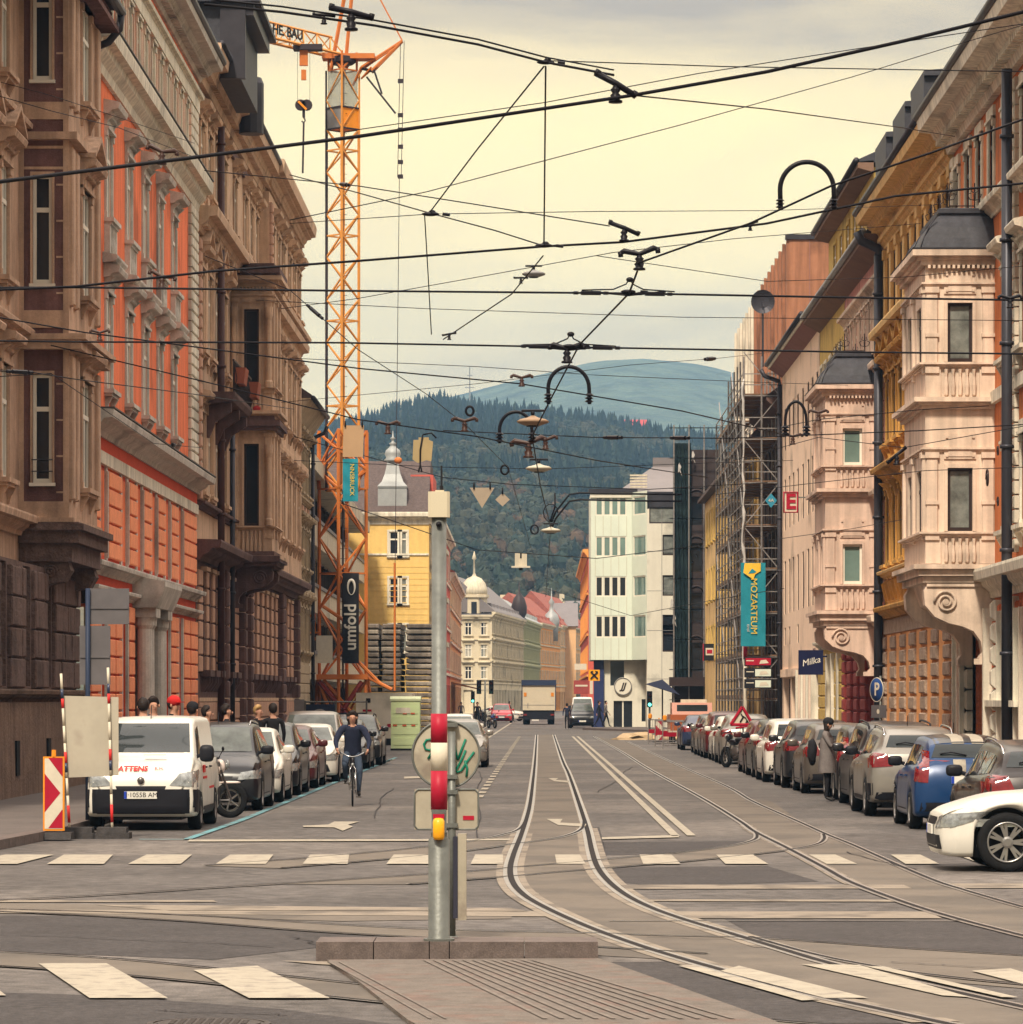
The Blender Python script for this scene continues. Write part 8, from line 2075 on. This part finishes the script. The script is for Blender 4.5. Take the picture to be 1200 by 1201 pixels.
writing('E',.86,m_cred,s_,(0,-.03,0),(R(90),0,0),bold=.03)
b=MB(m_galv); b.tube((w_,0,.2),(w_+.6,0,.2),.03,5); inst('arm',b.mesh('arm'),s_)
s_,w_,h_=flat_sign('diamond_sign','blue diamond sign with white ladder marks on the scaffolding',904.5,587,14,17,171.5,M('sign_cyan',(.03,.20,.30),rough=.5),diamond=True)
writing('4A',.22,m_cwht,s_,(0,-.02,0),(R(90),0,0))
s_,w_,h_=flat_sign('shop_sign','black sign with white frame and red block on the yellow gabled house',831,765,13,20,215,m_ink)
b=MB(m_cwht); b.wbox(-w_*.5,w_*.9,-.03,-.01,-h_*.35,h_*.5); b.mat(m_cred); b.wbox(-w_*.3,w_*.7,-.045,-.03,-h_*.15,h_*.3); b.wbox(-w_,-w_*.85,-.03,.0,-h_,h_); inst('mark',b.mesh('mark'),s_)
s_,w_,h_=flat_sign('cross_sign','square yellow sign with a black crossed emblem on the far right corner',697,792,13,13,254,m_yelb)
b=MB(m_ink); b.tube((-w_*.62,-.02,-h_*.62),(w_*.62,-.02,h_*.62),.07,4); b.tube((-w_*.62,-.02,h_*.62),(w_*.62,-.02,-h_*.62),.07,4)
for s in(-1,1):b.tube((s*w_*.62,-.02,h_*.62),(s*w_*.2,-.02,h_*.72),.05,4)
inst('emblem',b.mesh('emblem'),s_)
s_,w_,h_=flat_sign('shop_sign','dark red fascia signs clustered left of the yellow cross sign',682,806,18,16,300,m_bordo)
b=MB(m_cwht); b.wbox(-w_*.8,w_*.8,-.02,0,h_*.1,h_*.35); b.wbox(w_*1.1,w_*1.5,-.02,0,-h_,h_*2); inst('stripe',b.mesh('stripe'),s_)
s_,w_,h_=flat_sign('shop_sign','small white sign on the red trimmed house above the dark red signs',681,782,14,7,320,m_cwht)
for k,(py,mm)in enumerate(((775,'stripe_red'),(788,'panel_mint'),(801,'panel_mint'))):
 s_,w_,h_=flat_sign('site_advert',['top red and white advert board under the long turquoise banner','middle landscape advert board under the long turquoise banner','bottom landscape advert board under the long turquoise banner'][k],889,py+1,32,11,171.3,m_blkc)
 b=MB(MATS[mm]); b.wbox(-w_*(.9 if k==0 else .2),w_*.95,-.02,0,-h_*.75,h_*.75); b.mat(m_cwht); b.wbox(-w_*.85,-w_*.3,-.025,0,h_*.1,h_*.3); b.add([(w_*.1,-.03,-h_*.5),(w_*.8,-.03,-h_*.3),(w_*.6,-.03,h_*.4),(w_*.2,-.03,h_*.3)],[(0,1,2,3)]); inst('picture',b.mesh('picture'),s_)
t=thing('marker_pole','slim red and white marker pole standing on the lower scaffolding','pole',(9.5,171.8,0)); b=MB(m_cwht); b.tube((0,0,0),(0,0,4.6),.09,8); b.mat(m_cred); b.tube((0,0,3.9),(0,0,4.7),.1,8); inst('pole',b.mesh('pole'),t)
m_wire=M('wire',(.008,.007,.010),rough=.6,var=0,spec=.1)
m_ins=M('insulator',(.007,.006,.009),rough=.4,var=.1,spec=.15)
m_insr=M('insulator_brown',(.045,.022,.017),rough=.35,var=.1)
m_lamp=M('lamp_shade_pale',(.45,.42,.33),rough=.4,var=.1)
def wire(label,pts,r=.012,name='overhead_wire',group='overhead wires',sag=0.,n=8,clamps=(),twin=0.):
 """pts: (px, py, distance) survey of where the wire hangs"""
 q=[Vector(P(*p))for p in pts]
 if pts[0][0]<0:q.insert(0,q[0]+(q[0]-q[1]).normalized()*9)
 if pts[-1][0]>1200:q.append(q[-1]+(q[-1]-q[-2]).normalized()*9)
 c=q[0]; t=thing(name,label,'wire',tuple(c),group=group); out=[]
 for a,b_ in zip(q,q[1:]):
  for k in range(n):
   s=k/n; out.append(a.lerp(b_,s)-c-Vector((0,0,sag*4*s*(1-s))))
 out.append(q[-1]-c)
 b=MB(m_wire); b.path(out,r,5)
 inst('cable',b.mesh('cable'),t)
 if twin:b=MB(m_wire); b.path([p+Vector((0,0,twin))for p in out],r*.7,4); inst('messenger_cable',b.mesh('messenger_cable'),t)
 for px in clamps:
  best=min(range(len(out)-1),key=lambda i:abs((VX+F*(out[i]+c).x/(out[i]+c).y)-px)); p=out[best]; d=(out[best+1]-out[best]).normalized(); cl_=MB(m_ins); s=(p+c).y/60.
  cl_.tube(p-d*.16*s,p+d*.16*s,.035*s,6); cl_.tube(p-d*.28*s,p-d*.2*s,.028*s,6); cl_.tube(p+d*.2*s,p+d*.28*s,.028*s,6); inst('clamp',cl_.mesh('clamp'),t)
 return t
W_=wire
W_('double span wire from the top left across the crane to the top black coupling',[(240,5,33),(330,14,34),(440,30,35),(560,52,36),(640,73,37),(720,88,36.5)],.013,twin=.05)
W_('thin span wire leaving the top centre clamp to the right edge',[(640,71,37),(850,78,38),(1200,84,40),(1500,92,42)],.006)
W_('wire running down from the top black coupling to the right gable',[(745,112,36.5),(900,128,44),(1060,150,60),(1120,160,95)],.008)
W_('thick contact wire climbing from the left edge to the upper right corner',[(-150,228,30),(0,213,31),(200,188,33),(420,160,35),(640,127,36),(740,112,36.5),(900,84,36),(1060,48,35),(1200,14,34),(1400,-40,33)],.018,sag=.0)
W_('thin wire just above the thick contact wire on the right half',[(420,152,37),(640,120,37),(820,86,37),(1000,58,38),(1200,28,38)],.005)
W_('thin slanting wire from the crane mast to the upper right eaves',[(340,258,50),(500,225,52),(640,188,54),(800,146,56),(1000,90,60),(1130,50,62),(1300,0,64)],.007)
W_('stay wire running from the top centre clamp down left to the small junction',[(638,78,37),(560,175,42),(505,248,46)],.009)
W_('vertical hanger between the top centre clamp and the middle contact wire',[(640,78,37),(639,180,41),(638,284,45)],.010,twin=0)
W_('thin hanger dropping from the small left junction to the lower junction',[(498,252,46),(502,320,49),(506,392,52)],.008)
W_('wire from the brown house to the upper left bracket insulator and on to the centre',[(240,200,60),(360,212,55),(420,218,52),(560,240,49),(715,265,46)],.008,clamps=(402,))
W_('wire sloping from the crane mast to the middle clamp',[(340,205,60),(420,226,55),(505,250,50),(580,270,47),(637,288,45)],.009)
W_('faint level wire from the small left junction to the right house',[(340,262,60),(505,251,50),(700,248,52),(900,247,60),(1100,240,90)],.006)
W_('contact wire sweeping from the left middle up to the right edge',[(-120,345,42),(90,336,43),(250,318,44),(420,306,44),(638,289,45),(730,284,45.5),(900,262,46),(1050,230,46),(1200,215,46),(1400,195,46)],.015)
W_('diagonal contact wire from the junction by the arch up to the right edge',[(745,310,47),(880,262,45),(975,218,43),(1090,180,42),(1200,140,40),(1400,70,38)],.014)
W_('level contact wire crossing the whole street at the star shaped junction',[(-150,338,50),(90,337,50),(400,341,50),(735,344,50),(1000,349,50),(1200,352,50),(1400,356,50)],.015,clamps=(681,780))
W_('faint wire below the star shaped junction',[(300,352,62),(500,362,60),(800,372,60),(1200,376,62)],.006)
W_('faint wire rising from the lamp bracket to the right side',[(330,362,60),(420,350,58),(560,325,55),(720,296,52),(860,280,56),(1080,262,90)],.006)
W_('level contact wire crossing the street at the lower junction',[(-150,398,57),(100,401,57),(400,402,57),(665,407,57),(1000,413,57),(1200,415,57),(1400,418,57)],.015,clamps=(630,720))
W_('long diagonal contact wire running down the street from the star junction',[(752,306,47),(738,344,50),(680,404,57),(645,470,66),(624,512,75),(634,570,95),(646,618,125),(640,700,190)],.014)
W_('wire from the lower left junction up to the middle clamp',[(520,398,54),(600,345,50),(637,300,46)],.009)
W_('slanting wire from the brown house oriel over the crane down to the pole',[(240,300,66),(340,340,64),(420,410,62),(500,462,68),(548,500,76),(596,548,92),(628,660,170)],.008,clamps=(372,))
W_('wire falling from the left edge to the right scaffolding across the hill',[(-100,355,60),(100,390,60),(420,432,62),(610,450,64),(800,482,68),(920,510,80)],.012)
W_('lower wire falling from the orange house to the netted building',[(60,405,74),(250,450,72),(420,492,70),(560,512,72),(700,540,78),(830,560,100)],.012)
W_('faint wire above the mountain ending at the scaffold coupling',[(330,472,80),(560,450,76),(740,428,74),(845,420,80),(930,410,130)],.006,clamps=(838,))
W_('faint wire level with the mountain top',[(340,420,90),(560,430,86),(700,440,84),(880,448,100),(1000,452,124)],.008)
W_('wire along the tree tops with small clamps to the right',[(520,505,90),(700,513,85),(860,514,80),(1080,505,78),(1200,498,78)],.012,clamps=(720,790))
W_('thin wire carrying the triangle and diamond signs',[(345,512,110),(520,560,108),(600,568,108),(760,574,110),(900,566,125)],.012)
W_('thin wire above the triangle and diamond signs',[(345,540,118),(520,548,116),(640,550,114),(830,543,118),(930,540,140)],.010)
W_('span wire to the pink oriel past the round bracket',[(920,500,92),(960,492,88),(1085,480,84),(1160,476,90)],.010)
W_('wire across both pink oriels at window height',[(840,580,100),(960,566,92),(1085,552,86),(1200,548,82),(1400,540,80)],.009)
W_('wire from the scaffolding up to the large oriel ledge',[(860,540,100),(960,513,90),(1060,525,84),(1200,500,80)],.009)
W_('wire across the lower half of the small pink oriel',[(900,634,128),(1000,620,118),(1110,600,104)],.010)
W_('thin wire over the far roofs from the pole to the corner block',[(400,590,150),(560,645,150),(700,655,170),(820,640,200)],.018)
W_('thin wire low over the corner block front',[(640,690,210),(740,722,200),(830,705,180),(920,690,165)],.015)
W_('wire grazing the left houses near the top',[(-80,90,70),(60,130,72),(140,150,80),(230,185,100)],.009)
W_('second wire grazing the left houses near the top',[(-80,75,75),(60,112,77),(140,138,84),(228,168,104)],.008)
W_('wire over the orange house below its middle cornice',[(-60,445,70),(60,438,72),(180,520,90),(235,525,110)],.009,clamps=(205,))
W_('double wire over the near oriel window on the left',[(-100,430,60),(40,437,62),(90,445,64),(225,462,80),(345,480,100)],.010,clamps=(30,))
W_('thin wire crossing the right houses at dome height',[(700,300,60),(900,330,70),(1060,325,82),(1200,312,84)],.007)
def coupling(label,px,py,Y,ang,s=1.,kind='T',mat_=None):
 m=mat_ or m_ins; c=P(px,py,Y); t=thing('wire_coupling',label,'coupling',c,group='wire couplings'); b=MB(m); k=s*Y/40.; ca,sa=math.cos(ang),math.sin(ang)
 def q(u,v):return((u*ca-v*sa)*k,0,(u*sa+v*ca)*k)
 b.smooth=True; b.path([q(-.22,.02),q(-.16,.05),q(0,0),q(.16,.05),q(.22,.02)]if kind=='Y' else[q(-.22,.0),q(.0,.01),q(.22,0)],[.022*k,.032*k,.026*k,.032*k,.022*k]if kind=='Y' else .03*k,8)
 for u in(-.2,.2):b.path([q(u,-.01),q(u,.04)],.03*k,6)
 inst('arm',b.mesh('arm'),t); b=MB(m); b.smooth=True; a=c;
 b.lathe((0,0,0),[(.02*k,-.0),(.03*k,-.03*k),(.05*k,-.05*k),(.03*k,-.08*k),(.05*k,-.10*k),(.04*k,-.14*k),(.065*k,-.15*k),(.065*k,-.17*k)],10); inst('insulator',b.mesh('insulator'),t); return t
coupling('long black coupling on the thick wires at the top beside the crane',412,15,34.5,R(-14),1.1)
coupling('second black coupling just left of the long one at the top',380,18,34.6,R(-4),.55)
coupling('black tilted coupling high in the middle of the sky right of the hanger',722,99,36.5,R(-30),1.15)
coupling('black coupling left of the arch above the middle contact wire',732,268,45.5,R(-22),.8)
coupling('bow shaped black coupling at the top of the diagonal wire',750,298,47,R(6),1.0,'Y')
coupling('black pear shaped insulator on the level wire under the middle clamp',611,326,50,R(0),.35)
coupling('flat black coupling at the lower junction',665,409,57,R(0),.9,'Y')
coupling('small brown coupling above the mountain flank',612,443,64,R(0),.55,'Y',m_insr)
coupling('small black coupling at the lower left junction',527,392,53,R(10),.35)
coupling('small brown coupling left over the wooded ridge',545,494,76,R(0),.65,'Y',m_insr)
coupling('brown coupling below the round arch over the wood',620,520,76,R(8),.9,'Y',m_insr)
coupling('second brown coupling close right below the round arch',640,516,77,R(5),.6,'Y',m_insr)
coupling('brown coupling over the crane top banner',455,498,72,R(0),.6,'Y',m_insr)
coupling('dark coupling in front of the orange house cornice',190,178,60,R(-12),.8,'Y',m_insr)
coupling('dark coupling in front of the orange house middle windows',190,325,62,R(-15),.7,'Y',m_insr)
coupling('dark coupling over the left oriel of the corner house',117,390,62,R(0),.5,'Y',m_insr)
coupling('brown coupling by the plain pink building',930,512,88,R(0),.5,'Y',m_insr)
coupling('brown coupling by the small pink oriel dome',960,484,84,R(0),.5,'Y',m_insr)
coupling('dark twisted fitting on the ochre house wires',1052,534,84,R(40),.6,'T')
coupling('dark fitting on the rising contact wire near the right arch',880,263,46,R(20),.4)
coupling('dark fitting at the right edge over the large oriel',1185,350,50,R(0),.6,'Y')
for px,py,Y,lab in((737,342,50,'star shaped junction of two contact wires above the hill'),(668,406,57,'flat junction of two contact wires left of the star shaped one'),(638,288,45,'small junction clamp at the foot of the vertical hanger'),(640,73,37,'junction clamp at the head of the vertical hanger'),(505,251,46,'junction clamp left of the vertical hanger')):
 t=thing('wire_junction',lab,'junction',P(px,py,Y),group='wire junctions'); k=Y/50.; b=MB(m_ins); big=px in(737,668)
 if big:
  b.path([(-.62*k,0,.02),(-.2*k,0,.03),(-.03,0,.10*k),(.02,0,.18*k)],.010*k,5); b.path([(.62*k,0,0),(.2*k,0,.03),(.06,0,.10*k),(.02,0,.18*k)],.010*k,5); b.path([(-.5*k,0,.0),(0,0,-.05*k),(.5*k,0,0)],.014*k,5)
 blob(b,(0,0,0),((.10 if big else .12)*k,.05*k,.03*k)); blob(b,(.02,0,.16*k if big else .02),(.05*k,.03,.035*k)); b.tube((.16*k,0,-.0),(.26*k,0,-.01),.022*k,6); inst('clamp',b.mesh('clamp'),t)
def arch(label,px0,px1,pyt,pyb,Y,r=.028):
 x0,x1=X(px0,Y),X(px1,Y); zt_,zb_=Z(pyt,Y),Z(pyb,Y); t=thing('jumper_arch',label,'cable arch',((x0+x1)/2,Y,zb_),group='cable arches'); w_=(x1-x0)/2; h=zt_-zb_; b=MB(m_ins)
 pts=[(-w_*.98,0,0)]+[(-w_*math.cos(k*math.pi/18),0,h*.42+h*.58*math.sin(k*math.pi/18))for k in range(19)]+[(w_*1.02,0,0)]
 b.path(pts,r,7); inst('pipe',b.mesh('pipe'),t); b=MB(m_ins); k=Y/45.
 for s in(-1,1):
  for z in(.02,.06,.10):b.lathe((s*w_,0,z*k),[(.03*k,0),(.055*k,.01*k),(.03*k,.03*k)],8)
 inst('insulator',b.mesh('insulator'),t)
arch('large black cable arch near the right hand roofs',915,978,190,246,44.5,.03)
arch('black cable arch standing over the mountain flank',643,691,430,474,66,.035)
arch('black cable arch above the wooded hill left of the other one',586,624,483,520,76,.035)
arch('black cable arch in front of the plain pink building',921,946,471,512,88,.035)
def ufo(label,px,py,Y,w_px,mat_=None,up=.25):
 t=thing('hanging_lamp',label,'street lamp',P(px,py,Y),group='hanging street lamps'); r=w_px*Y/F/2; b=MB(mat_ or m_lamp); b.smooth=True
 b.lathe((0,0,0),[(0,-.30*r),(.45*r,-.28*r),(.95*r,-.10*r),(r,.0),(.8*r,.12*r),(.35*r,.22*r),(.12*r,.34*r),(0,.36*r)],24); inst('shade',b.mesh('shade'),t)
 b=MB(m_ins); b.smooth=True; b.lathe((0,0,0),[(.40*r,-.27*r),(.38*r,-.34*r),(0,-.36*r)],16); b.lathe((0,0,.36*r),[(.12*r,0),(.12*r,up*r)],8); b.tube((-.7*r,0,(.4+up)*r),(.7*r,0,(.4+up)*r),.08*r,6); inst('mount',b.mesh('mount'),t)
ufo('dark saucer lamp hanging by the middle clamp against the sky',626,321,49,28,m_g5)
ufo('pale saucer lamp hanging in front of the wood',632,549,92,31)
ufo('pale saucer lamp hung lowest from the curved arm beside the corner block',646,622,125,24)
ufo('wide brownish lamp just under the round arch over the wood',625,494,74,38,M('lamp_brown',(.30,.20,.13),rough=.5))
t=thing('curved_arm','dark curved arm reaching from the corner block to the lowest saucer lamp','arm',P(646,612,126),group=None); b=MB(m_ins); Yq=126.; o_=Vector(P(646,612,Yq))
for dz in(0,10):b.path([Vector(P(a,c+dz*.8,Yq))-o_ for a,c in((647,612),(652,600),(660,590),(668,580),(680,578),(720,579),(800,580))],.035,6)
b.path([Vector(P(a,c,Yq))-o_ for a,c in((651,578),(651,595),(645,612))],.03,6); b.path([(.25*math.cos(k*.6)-.0,0,.3+.3*math.sin(k*.6))for k in range(10)],.02,5); inst('pipe',b.mesh('pipe'),t)
t=thing('hanging_box_lamp','white square box lamp hanging over the far street','street lamp',P(611,664,185)); b=MB(m_w5); k=185/F; b.wbox(-7*k,7*k,-.2,.2,0,15*k); b.mat(m_cwht); b.wbox(-11*k,11*k,-.3,.3,-2*k,0); inst('box',b.mesh('box'),t); b=MB(m_blk); b.wbox(-1*k,1*k,-.22,-.2,9*k,15*k); b.lathe((0,0,-5*k),[(2*k,0),(3*k,1*k),(2*k,3*k)],8); inst('mount',b.mesh('mount'),t)
def plate_(name,label,pts,Y,m,extra=()):
 cx_=sum(p[0]for p in pts)/len(pts); cy_=sum(p[1]for p in pts)/len(pts); t=thing(name,label,'sign',P(cx_,cy_,Y)); b=MB(m); b.fr((0,0),(1,0),(0,-1)); k=Y/F
 b.pu(0,.02,[((p[0]-cx_)*k,(cy_-p[1])*k)for p in pts]); inst('plate',b.mesh('plate'),t); b=MB(m_ins)
 for a in extra:b.path([((p[0]-cx_)*k,-.04,(cy_-p[1])*k)for p in a],.018*Y/80,5)
 inst('hanger',b.mesh('hanger'),t)
m_pl=M('plate_ochre',(.36,.27,.14),rough=.6,var=.1); m_pl2=M('plate_grey_beige',(.34,.28,.21),rough=.6,var=.1)
plate_('hanging_sign','downward triangle sign seen from behind over the left lane',[(551,572),(580,572),(565.5,596)],108,m_pl2,[[(556,566),(556,574)],[(575,566),(575,574)]])
plate_('hanging_sign','small diamond sign seen from behind beside the triangle',[(589.5,578),(598,586),(589.5,594),(581,586)],108,m_pl2,[[(589.5,572),(589.5,580)]])
plate_('hanging_sign','ochre sign with notched corners hanging left of the wood',[(485,516),(491,516),(491,513),(503,513),(503,516),(508,518),(506,541),(500,540),(490,543),(484,539)],78,m_pl,[[(496,510),(493,528),(493,545),(495,554),(491,554),(493,545)],[(496,510),(506,508),(512,514)]])
plate_('hanging_sign','square brownish plate hanging in front of the crane mast',[(403,499),(427,499),(426,536),(402,536)],82,M('plate_brown',(.40,.26,.15),rough=.6,var=.08),[[(405,494),(405,501)],[(425,494),(425,501)]])
for px,py,Y in((551,482,80),(592,551,95),(627,621,125)):
 t=thing('ring_insulator',{551:'dark ring in the wire against the hilltop',592:'dark ring in the wire over the middle of the wood',627:'dark ring in the wire left of the lowest saucer lamp'}[px],'ring',P(px,py,Y),group='ring insulators'); b=MB(m_ins); k=Y/F*4.4; b.path([(k*math.cos(a*math.pi/8),0,1.2*k*math.sin(a*math.pi/8))for a in range(16)],.03,6,closed=True); inst('ring',b.mesh('ring'),t)
